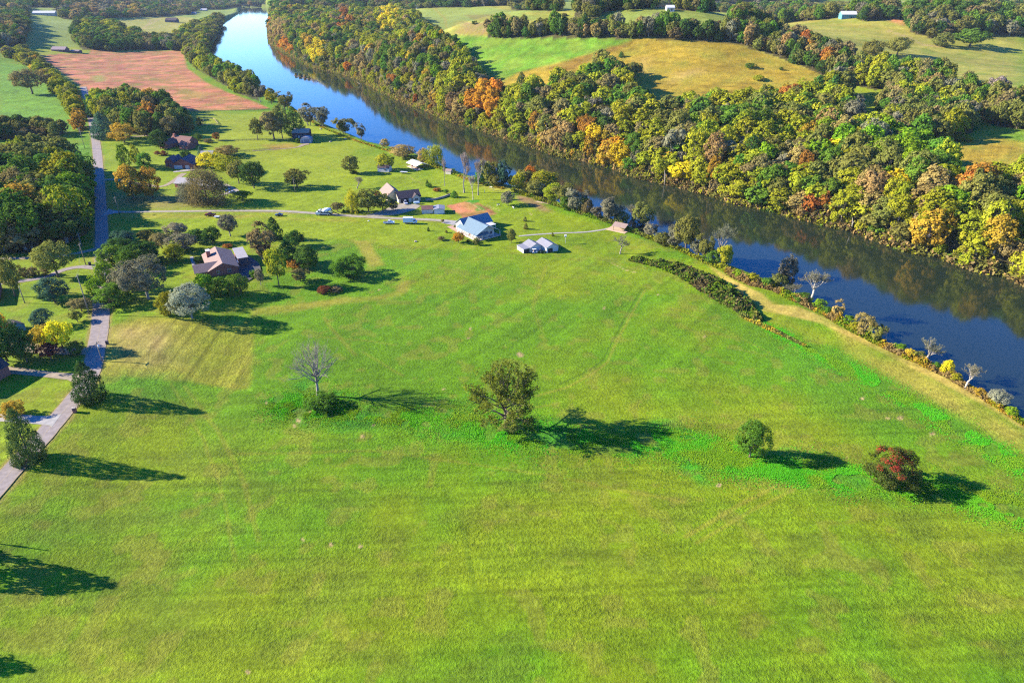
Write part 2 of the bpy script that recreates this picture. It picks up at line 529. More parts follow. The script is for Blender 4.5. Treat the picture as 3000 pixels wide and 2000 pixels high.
def cover(x, y, z, dn=None, df=None):
    """albedo of the ground, and how rough the growth is, at arrays of points"""
    u, v = project(x, y, z)
    ppm = F_PX / np.maximum(y * CT - (z - CAM_H) * ST, 1)
    ppmv = ppm * np.clip(CAM_H / np.maximum(np.hypot(x, y), 1), .04, 1)   # metres are foreshortened along the view
    n1 = fbm(x / 9, y / 9, 41, 3) - .5
    n2 = fbm(x / 38, y / 38, 44, 3)
    n3 = fbm(x / 3.1, y / 3.1, 47, 2) - .5
    n4 = fbm(x / 15, y / 15, 49, 3)
    c = np.empty(x.shape + (3,))
    t = np.clip(.30 + .42 * sstep((v - 1180) / 250) + 3.0 * (n2 - .5) + 1.4 * (n4 - .5), 0, 1)[..., None]
    c[:] = np.array(PASTURE) * (1 - t) + np.array(PAST2) * t
    tl = (sstep((n4 - .60) / .14) * sstep((fbm(x / 60, y / 60, 61, 2) - .42) / .2))[..., None] * (.10 + .28 * sstep((1150 - v) / 300))[..., None]
    c = c * (1 - tl) + np.array(LUSH) * tl
    td = (sstep((fbm(x / 13 + 7, y / 7, 63, 3) - .56) / .16))[..., None] * .38 * sstep((v - 1050) / 250)[..., None]
    c = c * (1 - td) + np.array((.078, .098, .009)) * td
    rough = np.ones(x.shape)
    for P, colr, soft, k in COVER:
        P = np.asarray(P, float)
        lo, hi = P.min(0) - 60, P.max(0) + 60
        m = (u > lo[0]) & (u < hi[0]) & (v > lo[1]) & (v < hi[1])
        if not m.any():
            continue
        um, vm = u[m] + n1[m] * 2.2 * ppm[m] + n3[m] * .9 * ppm[m], v[m] + n1[m] * 1.6 * ppmv[m] + n3[m] * .6 * ppmv[m]
        # distance measured on the ground: undo the foreshortening along the view first
        asp = np.median(ppm[m] / ppmv[m])
        S = np.array([1, asp])
        d = seg_dist(um, vm * asp, P * S, True)
        s = np.where(inside(um, vm * asp, P * S), d, -d) / ppm[m]
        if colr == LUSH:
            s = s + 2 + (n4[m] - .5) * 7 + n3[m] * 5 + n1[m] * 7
        w = sstep(s / (2 * soft) + .5) * k * np.clip(.86 + .9 * (n4[m] - .5) + .6 * n1[m], 0, 1.0 if k < .9 else 1.05).clip(0, 1)
        c[m] = c[m] * (1 - w[:, None]) + np.array(colr) * w[:, None]
        if colr in (LAWN, LAWN2, TAN, SAND, SOIL, SOILD, BANK, EARTH):
            rough[m] *= 1 - .75 * w
        elif colr in (GOLD, GREENF, LUSH):
            rough[m] *= 1 + .9 * w
    for Pw, colr, hw, k in LINES_W:
        lo, hi = Pw.min(0) - 8, Pw.max(0) + 8
        m = (x > lo[0]) & (x < hi[0]) & (y > lo[1]) & (y < hi[1])
        if m.any():
            d = seg_dist(x[m] + n1[m] * .8, y[m] + n1[m] * .8, Pw)
            w = sstep(1.5 - d / hw) * k * (.6 + n4[m] * .8)
            w = np.clip(w, 0, 1)
            c[m] = c[m] * (1 - w[:, None]) + np.array(colr) * w[:, None]
    for su, sv, sr in SANDY:
        m = (np.abs(u - su) < 60) & (np.abs(v - sv) < 40)
        if m.any():
            d = np.hypot((u[m] - su), (v[m] - sv) * 1.6)
            w = sstep((sr * 1.0 - d) / (sr * .5) + 1.8 * n3[m] + n1[m]) * .9
            c[m] = c[m] * (1 - w[:, None]) + np.array(SAND) * w[:, None]
    # the direction of the mower or plough shows as faint lines
    def streak(th, wide, seed):
        a_, b_ = math.cos(th), math.sin(th)
        return fbm((x * a_ + y * b_) / 60, (-x * b_ + y * a_) / wide, seed, 2) - .5
    soil = np.clip((c[..., 0] - 1.6 * c[..., 1]) / .06, 0, 1)
    low = sstep((v - 1000) / 250)
    plot = inside(u, v, np.array([(300, 940), (740, 925), (740, 1145), (300, 1110)]))
    st = .50 * low * streak(.06, 1.2, 201) + .42 * (1 - low) * streak(.95, 1.8, 205) * (y < 420)
    st = np.where(plot, 1.1 * streak(1.62, 1.3, 203), st) + soil * 1.3 * streak(.22, 3.2, 207) + .5 * (y > 520) * (x > 0) * streak(-.3, 6, 209)
    c = c * (1 + st + np.clip(rough - 1.3, 0, .5) * 1.7 * (fbm(x / 7, y / 4, 213, 3) - .5) + .35 * (n2 - .5))[..., None]
    fl = (sstep((fbm(x / 5, y / 5, 231, 2) - .60) / .1) * .35 * (v > 700))[..., None]
    c = c * (1 - fl) + np.array((.17, .15, .02)) * fl
    for P_, hw, k_ in VERGE:
        m = np.abs(x - P_[:, 0].mean()) < 400
        d = seg_dist(x[m] + n3[m] * .8, y[m] + n3[m] * .8, P_)
        w = (sstep((hw + 1.6 * n1[m] + .5 - d) / .9) * k_ * np.clip(.6 + 1.6 * (n4[m] - .35), 0, 1))[:, None]
        c[m] = c[m] * (1 - w) + np.array((.21, .165, .04)) * w
    if dn is not None:
        w = sstep((6.5 - dn) / 5) * (y < 700)
        w = np.maximum(w, sstep((11 - df) / 7))
        c = c * (1 - w[..., None]) + np.array(FLOOR) * w[..., None]
    c = c * (1 + .30 * n1 + .16 * n3)[..., None]
    return np.clip(c, .002, .8), rough


VERGE = []

WOODS = [
    # name, outline of the trunks' feet in the photograph
    ("far bank", [(835, 31), (800, 60), (790, 77), (797, 126), (838, 150), (885, 176), (935, 200), (1030, 221), (1075, 239), (1106, 257),
                  (1153, 282), (1200, 301), (1252, 319), (1328, 354), (1392, 369), (1465, 396), (1505, 408), (1584, 434),
                  (1632, 452), (1714, 468), (1807, 490), (1863, 515), (1918, 527), (2014, 547), (2086, 570), (2158, 592),
                  (2255, 609), (2333, 631), (2432, 657), (2509, 673), (2614, 713), (2668, 733), (2770, 749), (2815, 772),
                  (2892, 793), (2955, 801), (3004, 828), (3200, 900), (3200, 640), (3000, 575), (2900, 560), (2800, 545), (2745, 505),
                  (2700, 450), (2640, 432), (2560, 420), (2500, 408), (2488, 330), (2470, 280), (2400, 285), (2250, 296),
                  (2110, 328), (1950, 348), (1880, 348), (1845, 285), (1862, 228), (1800, 205), (1705, 218), (1690, 272),
                  (1620, 268), (1560, 292), (1500, 288), (1440, 265), (1400, 238), (1388, 215), (1358, 190), (1350, 160),
                  (1312, 130), (1268, 118), (1258, 90), (1228, 60), (1190, 42), (1150, 33), (1000, 18)]),
    ("pasture clump", [(2575, 330), (2600, 282), (2700, 268), (2790, 272), (2812, 300), (2800, 340), (2850, 352), (2850, 388), (2700, 440),
                       (2640, 430), (2600, 420), (2575, 385)]),
    ("pasture clump", [(2800, 265), (2870, 280), (2930, 280), (2950, 305), (3100, 310), (3100, 392), (2930, 372), (2850, 340)]),
    ("pasture clump", [(2500, 250), (2560, 264), (2660, 266), (2792, 262), (2796, 238), (2700, 226), (2600, 220), (2510, 212)]),
    ("valley row", [(1430, 110), (1500, 113), (1750, 113), (1790, 114), (1900, 114), (2050, 118), (2150, 128), (2250, 158), (2350, 194),
                    (2440, 235), (2500, 255), (2508, 210), (2440, 170), (2350, 134), (2250, 108), (2130, 98), (1990, 88),
                    (1800, 90), (1650, 86), (1500, 86), (1430, 96)]),
    ("far hedgerow", [(1500, 30), (1640, 34), (1640, 26), (1500, 20)]),
    ("far hills", [(1680, 50), (1735, 62), (1770, 36), (1900, 24), (2100, 12), (2400, 6), (2400, 0), (1700, 4)]),
    ("far hills", [(1975, 30), (2130, 38), (2130, 20), (2000, 18)]),
    ("far hills", [(2130, 70), (2200, 86), (2260, 76), (2350, 64), (2440, 56), (2440, 24), (2300, 14), (2200, 28)]),
    ("far hills", [(2520, 62), (2610, 62), (2620, 30), (2450, 22), (2450, 34), (2520, 40)]),
    ("far hills", [(2670, 96), (2740, 116), (2775, 108), (2830, 106), (2900, 110), (3100, 102), (3100, 46), (2850, 42), (2880, 22),
                   (2760, 12), (2640, 42)]),
    ("far hills", [(2800, 20), (3200, 20), (3200, 2), (2900, 4)]),
    ("far hills", [(1120, 33), (1260, 24), (1560, 16), (1640, 6), (1640, 1), (1000, 4), (840, 10), (1000, 18)]),
    ("north woods", [(-100, 50), (80, 54), (82, 24), (172, 24), (178, 54), (230, 60), (350, 52), (480, 50), (560, 42), (580, 28), (640, 30),
                     (700, 22), (830, 24), (900, 10), (760, 1), (-100, 1)]),
    ("north woods", [(-60, 140), (70, 136), (82, 92), (76, 52), (-60, 46)]),
    ("field clump", [(218, 112), (240, 146), (330, 151), (400, 146), (416, 112), (330, 78), (230, 66)]),
    ("field clump", [(400, 146), (540, 149), (556, 138), (500, 118), (420, 118)]),
    ("river row", [(640, 50), (662, 56), (634, 98), (612, 137), (604, 165), (560, 152), (530, 145), (520, 112), (570, 82)]),
    ("river row", [(548, 152), (604, 165), (618, 186), (682, 221), (722, 243), (760, 268), (756, 296), (700, 275), (640, 240), (580, 205),
                   (552, 175)]),
    ("lane hedge", [(15, 150), (60, 150), (100, 175), (140, 205), (190, 250), (225, 290), (240, 340), (247, 385), (232, 392), (200, 310),
                    (160, 270), (110, 215), (60, 180), (10, 165)]),
    ("field row", [(-60, 416), (60, 408), (165, 402), (190, 388), (150, 382), (-60, 390)]),
    ("yard wood", [(262, 320), (300, 300), (400, 300), (470, 315), (515, 325), (512, 345), (560, 388), (470, 402), (410, 398), (352, 392),
                   (320, 372), (270, 345)]),
    ("roadside wood", [(-120, 520), (80, 500), (160, 492), (232, 530), (255, 560), (262, 640), (255, 685), (200, 712), (100, 742), (-120, 742)]),
]


def wood_at(u, v):
    w = np.full(u.shape, -1)
    for i, (_, P) in enumerate(WOODS):
        w[(w < 0) & inside(u, v, P)] = i
    return w


def build_ground():
    # a fan of quads seen from the camera's foot: fine near, coarse far, one sheet to the horizon
    ang = np.concatenate([np.linspace(-88, -50, 40, endpoint=False), np.linspace(-50, 50, 880, endpoint=False), np.linspace(50, 88, 40)])
    ph = np.radians(90 - ang)
    tt = np.linspace(0, 1, 520, endpoint=False)
    r = np.concatenate([[8, 18, 30, 42], 50 * (700 / 50.) ** tt, 700 * (9000 / 700.) ** np.linspace(0, 1, 300)])
    rr, pp = np.meshgrid(r, ph, indexing='ij')
    x, y = rr * np.cos(pp), rr * np.sin(pp)
    z, dn, df, ins = terrain(x, y, True)
    c, rough = cover(x, y, z, dn, df)
    u, v = project(x, y, z)
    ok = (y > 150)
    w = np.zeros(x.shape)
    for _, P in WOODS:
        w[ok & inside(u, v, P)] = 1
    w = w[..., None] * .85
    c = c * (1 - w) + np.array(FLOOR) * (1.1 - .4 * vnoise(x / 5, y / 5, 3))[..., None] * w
    nr, na = x.shape
    idx = np.arange(nr * na).reshape(nr, na)
    F = np.stack([idx[:-1, 1:], idx[1:, 1:], idx[1:, :-1], idx[:-1, :-1]], -1).reshape(-1, 4)[:, ::-1]
    V = np.stack([x, y, z], -1).reshape(-1, 3)
    ca = np.concatenate([c.reshape(-1, 3), rough.reshape(-1, 1)], 1)
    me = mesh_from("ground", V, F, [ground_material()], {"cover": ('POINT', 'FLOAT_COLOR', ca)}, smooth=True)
    if me.polygons[0].normal.z < 0:
        me.flip_normals()
    return tag(link("ground", me), kind="structure")


def ground_material():
    m, n, l, out = nt("ground_cover")
    at = n.new("ShaderNodeAttribute")
    at.attribute_name = "cover"
    geo = n.new("ShaderNodeNewGeometry")
    b = n.new("ShaderNodeBsdfPrincipled")
    b.inputs["Roughness"].default_value = .9
    b.inputs["Specular IOR Level"].default_value = .1

    def noise(scale, det, rough=.6):
        t = n.new("ShaderNodeTexNoise")
        t.inputs["Scale"].default_value = scale
        t.inputs["Detail"].default_value = det
        t.inputs["Roughness"].default_value = rough
        l.new(geo.outputs["Position"], t.inputs["Vector"])
        return t

    def rng_(src, a, bb, lo=0.3, hi=0.7):
        r_ = n.new("ShaderNodeMapRange")
        r_.inputs["From Min"].default_value = lo
        r_.inputs["From Max"].default_value = hi
        r_.inputs["To Min"].default_value = a
        r_.inputs["To Max"].default_value = bb
        l.new(src, r_.inputs["Value"])
        return r_.outputs[0]
    g1, g2, g3 = noise(1.3, 4), noise(.35, 5), noise(4.5, 3)
    mul = n.new("ShaderNodeMath")
    mul.operation = 'MULTIPLY'
    l.new(rng_(g1.outputs["Fac"], .70, 1.30), mul.inputs[0])
    l.new(rng_(g2.outputs["Fac"], .80, 1.20), mul.inputs[1])
    mul2 = n.new("ShaderNodeMath")
    mul2.operation = 'MULTIPLY'
    l.new(mul.outputs[0], mul2.inputs[0])
    l.new(rng_(g3.outputs["Fac"], .74, 1.28), mul2.inputs[1])
    mx = n.new("ShaderNodeMix")
    mx.data_type = 'RGBA'
    mx.blend_type = 'MULTIPLY'
    mx.inputs["Factor"].default_value = 1
    l.new(at.outputs["Color"], mx.inputs["A"])
    l.new(mul2.outputs[0], mx.inputs["B"])
    l.new(mx.outputs["Result"], b.inputs["Base Color"])
    ad = n.new("ShaderNodeMath")
    ad.operation = 'ADD'
    l.new(g1.outputs["Fac"], ad.inputs[0])
    sc = n.new("ShaderNodeMath")
    sc.operation = 'MULTIPLY'
    sc.inputs[1].default_value = .45
    l.new(g3.outputs["Fac"], sc.inputs[0])
    l.new(sc.outputs[0], ad.inputs[1])
    bp = n.new("ShaderNodeBump")
    bp.inputs["Distance"].default_value = .45
    st = n.new("ShaderNodeMath")
    st.operation = 'MULTIPLY'
    g4 = noise(.06, 3)
    l.new(rng_(g4.outputs["Fac"], .25, .95), st.inputs[1])
    l.new(at.outputs["Alpha"], st.inputs[0])
    l.new(st.outputs[0], bp.inputs["Strength"])
    l.new(ad.outputs[0], bp.inputs["Height"])
    l.new(bp.outputs[0], b.inputs["Normal"])
    l.new(b.outputs[0], out.inputs["Surface"])
    return m


def build_water():
    m, n, l, out = nt("river_water")
    b = n.new("ShaderNodeBsdfPrincipled")
    b.inputs["Base Color"].default_value = (.013, .021, .011, 1)      # silty olive river
    rn = n.new("ShaderNodeTexNoise")
    rn.inputs["Scale"].default_value = .018
    rn.inputs["Detail"].default_value = 5
    rm = n.new("ShaderNodeMapRange")
    rm.inputs["From Min"].default_value = .42
    rm.inputs["From Max"].default_value = .62
    rm.inputs["To Min"].default_value = .035
    rm.inputs["To Max"].default_value = .15
    l.new(rn.outputs["Fac"], rm.inputs["Value"])
    l.new(rm.outputs[0], b.inputs["Roughness"])
    b.inputs["IOR"].default_value = 1.33
    b.inputs["Specular IOR Level"].default_value = .68
    geo = n.new("ShaderNodeNewGeometry")
    mp = n.new("ShaderNodeMapping")
    mp.inputs["Scale"].default_value = (.5, .9, 1)
    mp.inputs["Rotation"].default_value = (0, 0, .6)
    l.new(geo.outputs["Position"], mp.inputs["Vector"])
    t1 = n.new("ShaderNodeTexNoise")
    t1.inputs["Scale"].default_value = .9
    t1.inputs["Detail"].default_value = 4
    l.new(mp.outputs[0], t1.inputs["Vector"])
    bp = n.new("ShaderNodeBump")
    bp.inputs["Strength"].default_value = .07
    bp.inputs["Distance"].default_value = .10
    l.new(t1.outputs["Fac"], bp.inputs["Height"])
    l.new(bp.outputs[0], b.inputs["Normal"])
    l.new(b.outputs[0], out.inputs["Surface"])
    x0, x1 = RIVER[:, 0].min() - 20, RIVER[:, 0].max() + 40
    y0, y1 = max(RIVER[:, 1].min() - 20, 20), RIVER[:, 1].max() + 40
    P = RIVER
    # outline of the river pushed a little under its banks
    c = []
    for L, s in ((NB, 1), (FB[::-1], 1)):
        d = np.gradient(L, axis=0)
        nn = np.stack([-d[:, 1], d[:, 0]], 1)
        nn /= np.linalg.norm(nn, axis=1)[:, None]
        t = L + nn * 3
        if inside(t[5:6, 0], t[5:6, 1], P)[0]:
            nn = -nn
        c.append(L + nn * 4.0)
    c = np.vstack(c)
    bm = bmesh.new()
    bm.faces.new([bm.verts.new((a, bb, WATER_Z)) for a, bb in c])
    bmesh.ops.triangulate(bm, faces=bm.faces[:])
    bmesh.ops.recalc_face_normals(bm, faces=bm.faces[:])
    for f in bm.faces:
        if f.normal.z < 0:
            f.normal_flip()
    me = bpy.data.meshes.new("river")
    bm.to_mesh(me)
    bm.free()
    me.materials.append(m)
    return tag(link("river", me), kind="structure")


def ribbon(name, pts, width, m, lift=.06, step=2.0, tex=True, parent=None):
    """a road or path draped over the ground; pts are world points, width a number or one per point"""
    P = np.array([(p[0], p[1]) for p in pts], float)
    W = np.full(len(P), float(width)) if np.isscalar(width) else np.array(width, float)
    # Catmull-Rom through the points
    Q, WW = [], []
    E = np.vstack([2 * P[0] - P[1], P, 2 * P[-1] - P[-2]])
    for i in range(len(P) - 1):
        k = max(int(np.linalg.norm(P[i + 1] - P[i]) / step), 2)
        for t in np.linspace(0, 1, k, endpoint=False):
            a, b, c, d = E[i:i + 4]
            Q.append(.5 * (2 * b + (c - a) * t + (2 * a - 5 * b + 4 * c - d) * t * t + (3 * b - a - 3 * c + d) * t ** 3))
            WW.append(W[i] + (W[i + 1] - W[i]) * t)
    Q.append(P[-1])
    WW.append(W[-1])
    Q, WW = np.array(Q), np.array(WW)
    T = np.gradient(Q, axis=0)
    T /= np.linalg.norm(T, axis=1)[:, None]
    N = np.stack([-T[:, 1], T[:, 0]], 1)
    k = np.linspace(-.5, .5, 5)
    X = Q[:, None, :] + N[:, None, :] * (WW[:, None, None] * k[None, :, None])
    wob = .12 * (vnoise(X[..., 0] * .6, X[..., 1] * .6, 77) - .5)
    wob[:, 1:-1] = 0
    X = X + N[:, None, :] * wob[..., None] * 2
    Z = terrain(X[..., 0], X[..., 1]) + lift
    Z = np.maximum(Z, Z.mean(1, keepdims=True) - .0)
    nr, nc = Z.shape
    idx = np.arange(nr * nc).reshape(nr, nc)
    F = np.stack([idx[:-1, :-1], idx[1:, :-1], idx[1:, 1:], idx[:-1, 1:]], -1).reshape(-1, 4)
    V = np.concatenate([X, Z[..., None]], -1).reshape(-1, 3)
    acr = np.broadcast_to(np.abs(k) * 2, Z.shape)
    me = mesh_from(name, V, F, [m], {"across": ('POINT', 'FLOAT', acr)}, smooth=True)
    if me.polygons[0].normal.z < 0:
        me.flip_normals()
    return link(name, me, parent)


def road_material(name, col, edge, rough=.85, mid=None):
    m, n, l, out = nt(name)
    b = n.new("ShaderNodeBsdfPrincipled")
    b.inputs["Roughness"].default_value = rough
    b.inputs["Specular IOR Level"].default_value = .25
    at = n.new("ShaderNodeAttribute")
    at.attribute_name = "across"
    geo = n.new("ShaderNodeNewGeometry")
    t = n.new("ShaderNodeTexNoise")
    t.inputs["Scale"].default_value = .7
    t.inputs["Detail"].default_value = 8
    l.new(geo.outputs["Position"], t.inputs["Vector"])
    cr = n.new("ShaderNodeValToRGB")
    cr.color_ramp.elements[0].position = 0
    cr.color_ramp.elements[0].color = (*(mid or col), 1)
    cr.color_ramp.elements[1].position = 1
    cr.color_ramp.elements[1].color = (*edge, 1)
    e = cr.color_ramp.elements.new(.22)
    e.color = (*col, 1)
    e = cr.color_ramp.elements.new(.82)
    e.color = (*col, 1)
    l.new(at.outputs["Fac"], cr.inputs["Fac"])
    mr = n.new("ShaderNodeMapRange")
    mr.inputs["From Min"].default_value = .3
    mr.inputs["From Max"].default_value = .7
    mr.inputs["To Min"].default_value = .8
    mr.inputs["To Max"].default_value = 1.2
    l.new(t.outputs["Fac"], mr.inputs["Value"])
    mx = n.new("ShaderNodeMix")
    mx.data_type = 'RGBA'
    mx.blend_type = 'MULTIPLY'
    mx.inputs["Factor"].default_value = 1
    l.new(cr.outputs["Color"], mx.inputs["A"])
    l.new(mr.outputs[0], mx.inputs["B"])
    l.new(mx.outputs["Result"], b.inputs["Base Color"])
    l.new(b.outputs[0], out.inputs["Surface"])
    return m


ASPHALT = road_material("asphalt", (.205, .172, .150), (.24, .18, .10), mid=(.225, .188, .162))
DARKASPH = road_material("dark_asphalt", (.060, .060, .062), (.08, .07, .06))
GRAVEL = road_material("gravel", (.25, .22, .165), (.19, .18, .05), mid=(.22, .195, .11))
CONCRETE = road_material("concrete", (.26, .245, .215), (.24, .22, .15))
DIRT = road_material("worn_gravel", (.24, .19, .12), (.16, .13, .05))


def W(pts):
    return [hit(u, v) for u, v in pts]


ROAD_PX = [(244, 255), (262, 320), (276, 385), (284, 440), (288, 490), (291, 527), (295, 600), (298, 690), (299, 780), (298, 850),
           (296, 905), (293, 955), (284, 1010), (272, 1070), (252, 1122), (227, 1157), (175, 1219), (120, 1285), (62, 1347), (0, 1417), (-90, 1520), (-230, 1690)]


def build_roads():
    S = lambda o: tag(o, kind="structure")
    rp = W(ROAD_PX)
    S(ribbon("road", rp, 5.7, ASPHALT, .07))
    # worn centre line
    cl = ribbon("road_centre_line", rp[9:], .12, mat("faded_yellow_paint", (.29, .23, .14), .8, .25, .4), .078)
    S(cl)
    drive = W([(300, 621), (335, 621), (400, 621), (470, 620), (550, 619), (640, 618), (750, 618), (830, 619), (920, 625), (1020, 632), (1100, 637), (1180, 641), (1260, 644),
               (1310, 648)])
    S(ribbon("gravel_drive", drive, [3.6, 3.4, 3.2, 3, 3, 3, 3, 3.2, 3.2, 3.4, 3.2, 3.2, 3.2, 4], GRAVEL, .09))
    S(ribbon("garage_drive", W([(1075, 633), (1110, 628), (1150, 620), (1185, 608), (1206, 598)]), [3, 7, 13, 15, 12], GRAVEL, .10))
    S(ribbon("concrete_apron", W([(307, 624), (322, 623), (338, 622), (350, 622)]), [15, 9, 5, 4], CONCRETE, .11))
    S(ribbon("house_apron", W([(1300, 649), (1330, 653), (1352, 656)]), [5, 7, 8], CONCRETE, .11))
    S(ribbon("patio_path", W([(1322, 662), (1338, 672), (1352, 682), (1375, 695)]), [5, 4, 3, 2.5], mat("brick_paving", (.36, .22, .15), .85, .2, 3), .12))
    S(ribbon("dock_path", W([(1520, 692), (1575, 687), (1640, 683), (1700, 681), (1750, 676), (1790, 668)]), 1.5, CONCRETE, .08))
    S(ribbon("side_lane", W([(-60, 760), (60, 757), (130, 755), (200, 747), (250, 737), (290, 728)]), [3.4, 3.2, 3, 3, 3.4, 5], DIRT, .08))
    S(ribbon("gravel_drive", W([(-60, 835), (50, 825), (130, 812), (190, 790), (235, 782), (290, 783)]), [3.6, 3.4, 3.4, 3.4, 3.6, 6], ASPHALT, .09))
    S(ribbon("gravel_drive", W([(-40, 1080), (60, 1088), (150, 1098), (210, 1104), (246, 1110)]), [5, 3.6, 3.2, 3.6, 6], DIRT, .09))
    S(ribbon("gravel_drive", W([(-40, 1020), (90, 1020), (180, 1030), (262, 1028)]), [7, 6, 4, 5], DIRT, .08))
    S(ribbon("concrete_drive", W([(-60, 1222), (30, 1224), (90, 1229), (146, 1231), (168, 1230)]), [4, 3.8, 3.8, 4.2, 6.5], CONCRETE, .09))
    S(ribbon("house_drive", W([(690, 745), (725, 775), (728, 800), (705, 828)]), [6, 9, 9, 4], DARKASPH, .09))
    S(ribbon("front_walk", W([(561, 752), (568, 775), (577, 788), (592, 790)]), [1.4, 1.4, 1.4, 1.4], CONCRETE, .09, .7))
    S(ribbon("shed_drive", W([(740, 443), (820, 437), (870, 432), (890, 424), (905, 422)]), [1.5, 1.6, 2, 5, 5], DIRT, .09))
    S(ribbon("house_drive", W([(298, 528), (340, 527), (420, 540), (480, 545), (540, 508)]), [6, 3, 3, 3, 4], DIRT, .08))
    S(ribbon("garage_apron", W([(508, 504), (545, 500), (570, 497)]), [3, 5, 4], CONCRETE, .10))
    S(ribbon("house_drive", W([(282, 405), (330, 403), (380, 402), (440, 398), (480, 402)]), [5, 3.5, 3.5, 3.5, 3.5], DIRT, .08))
    S(ribbon("solar_drive", W([(640, 572), (668, 566), (690, 560), (672, 548), (656, 540)]), [3, 4, 4, 3, 3], GRAVEL, .09))


VERGE += [(np.array([q[:2] for q in W(ROAD_PX)]), 3.7, .8),
          (np.array([q[:2] for q in W([(300, 621), (400, 621), (550, 619), (750, 618), (920, 625), (1020, 632), (1180, 641), (1310, 648)])]), 2.6, .6)]
build_ground()
build_water()
build_roads()

# ------------------------------------------------------------------ trees
def leaf_mat(name, a, b, trans=.38, hue=.018, val=.22):
    m, n, l, out = nt(name)
    at = n.new("ShaderNodeAttribute")
    at.attribute_name = "tint"
    mx = n.new("ShaderNodeMix")
    mx.data_type = 'RGBA'
    mx.inputs["A"].default_value = (*a, 1)
    mx.inputs["B"].default_value = (*b, 1)
    l.new(at.outputs["Fac"], mx.inputs["Factor"])
    oi = n.new("ShaderNodeObjectInfo")
    hs = n.new("ShaderNodeHueSaturation")
    l.new(mx.outputs["Result"], hs.inputs["Color"])
    for sock, lo, hi, mult in (("Hue", .5 - hue, .5 + hue, 7.31), ("Value", 1 - val, 1 + val, 1.0)):
        ml = n.new("ShaderNodeMath")
        ml.operation = 'MULTIPLY'
        ml.inputs[1].default_value = mult
        l.new(oi.outputs["Random"], ml.inputs[0])
        fr = n.new("ShaderNodeMath")
        fr.operation = 'FRACT'
        l.new(ml.outputs[0], fr.inputs[0])
        mr = n.new("ShaderNodeMapRange")
        mr.inputs["To Min"].default_value = lo
        mr.inputs["To Max"].default_value = hi
        l.new(fr.outputs[0], mr.inputs["Value"])
        l.new(mr.outputs[0], hs.inputs[sock])
    d = n.new("ShaderNodeBsdfDiffuse")
    t = n.new("ShaderNodeBsdfTranslucent")
    l.new(hs.outputs[0], d.inputs["Color"])
    l.new(hs.outputs[0], t.inputs["Color"])
    ms = n.new("ShaderNodeMixShader")
    ms.inputs[0].default_value = trans
    l.new(d.outputs[0], ms.inputs[1])
    l.new(t.outputs[0], ms.inputs[2])
    l.new(ms.outputs[0], out.inputs["Surface"])
    return m


SP = {  # leaf colours: darkest and lightest leaf of the kind
    "olive": ((.052, .060, .012), (.125, .125, .024)),
    "green": ((.026, .062, .007), (.070, .130, .012)),
    "bright": ((.050, .125, .006), (.150, .220, .010)),
    "dark": ((.013, .036, .008), (.046, .088, .013)),
    "cedar": ((.018, .038, .010), (.046, .074, .016)),
    "blue": ((.018, .045, .026), (.050, .100, .058)),
    "lime": ((.095, .122, .008), (.245, .245, .014)),
    "yellow": ((.220, .190, .008), (.470, .380, .014)),
    "gold": ((.170, .110, .012), (.360, .240, .024)),
    "orange": ((.190, .090, .010), (.440, .200, .018)),
    "rust": ((.130, .058, .012), (.310, .135, .022)),
    "red": ((.060, .018, .012), (.170, .045, .022)),
    "tan": ((.125, .090, .028), (.265, .190, .060)),
    "brown": ((.062, .052, .018), (.140, .115, .040)),
    "grey": ((.095, .092, .050), (.205, .195, .110)),
    "silver": ((.110, .125, .070), (.240, .250, .160)),
    "mauve": ((.140, .110, .080), (.290, .230, .175)),
    "ghost": ((.180, .165, .130), (.330, .305, .260)),
    "emerald": ((.034, .170, .006), (.085, .260, .010)),
    "leafy": ((.050, .072, .008), (.130, .160, .018)),
    "redtop": ((.030, .062, .010), (.300, .050, .022)),
}
LEAF = {k: leaf_mat("leaves_" + k, *(tuple(min(1, c * (1.85 if k in ("olive", "green", "dark", "brown", "cedar", "blue") else (1.2 if k in ("grey", "ghost", "silver", "mauve") else 1.5))) for c in q) for q in v)) for k, v in SP.items()}
BARK = mat("bark", (.115, .085, .060), .9, .25, 3.0)
BARK_PALE = mat("pale_bark", (.34, .30, .24), .85, .2, 3.0)
BARK_GREY = mat("grey_bark", (.22, .195, .165), .9, .2, 3.0)
BARK_DARK = mat("dark_bark", (.055, .042, .032), .9, .2, 3.0)


def quads(pos, nor, size, rg, asp=1.0, up=None):
    """one small quad per point, facing `nor`"""
    N = len(pos)
    nor = nor / (np.linalg.norm(nor, axis=1)[:, None] + 1e-9)
    a = rg.normal(size=(N, 3)) if up is None else up
    t = a - nor * (a * nor).sum(1)[:, None]
    t /= np.linalg.norm(t, axis=1)[:, None] + 1e-9
    b = np.cross(nor, t)
    s = np.asarray(size)[:, None] if np.ndim(size) else size
    t, b = t * s * .5 * asp, b * s * .5
    k = rg.uniform(.55, 1.0, (N, 1))
    V = np.stack([pos - t - b * k, pos + t * .8 - b, pos + t + b * k, pos - t * .8 + b], 1).reshape(-1, 3)
    return V, np.arange(4 * N).reshape(N, 4)


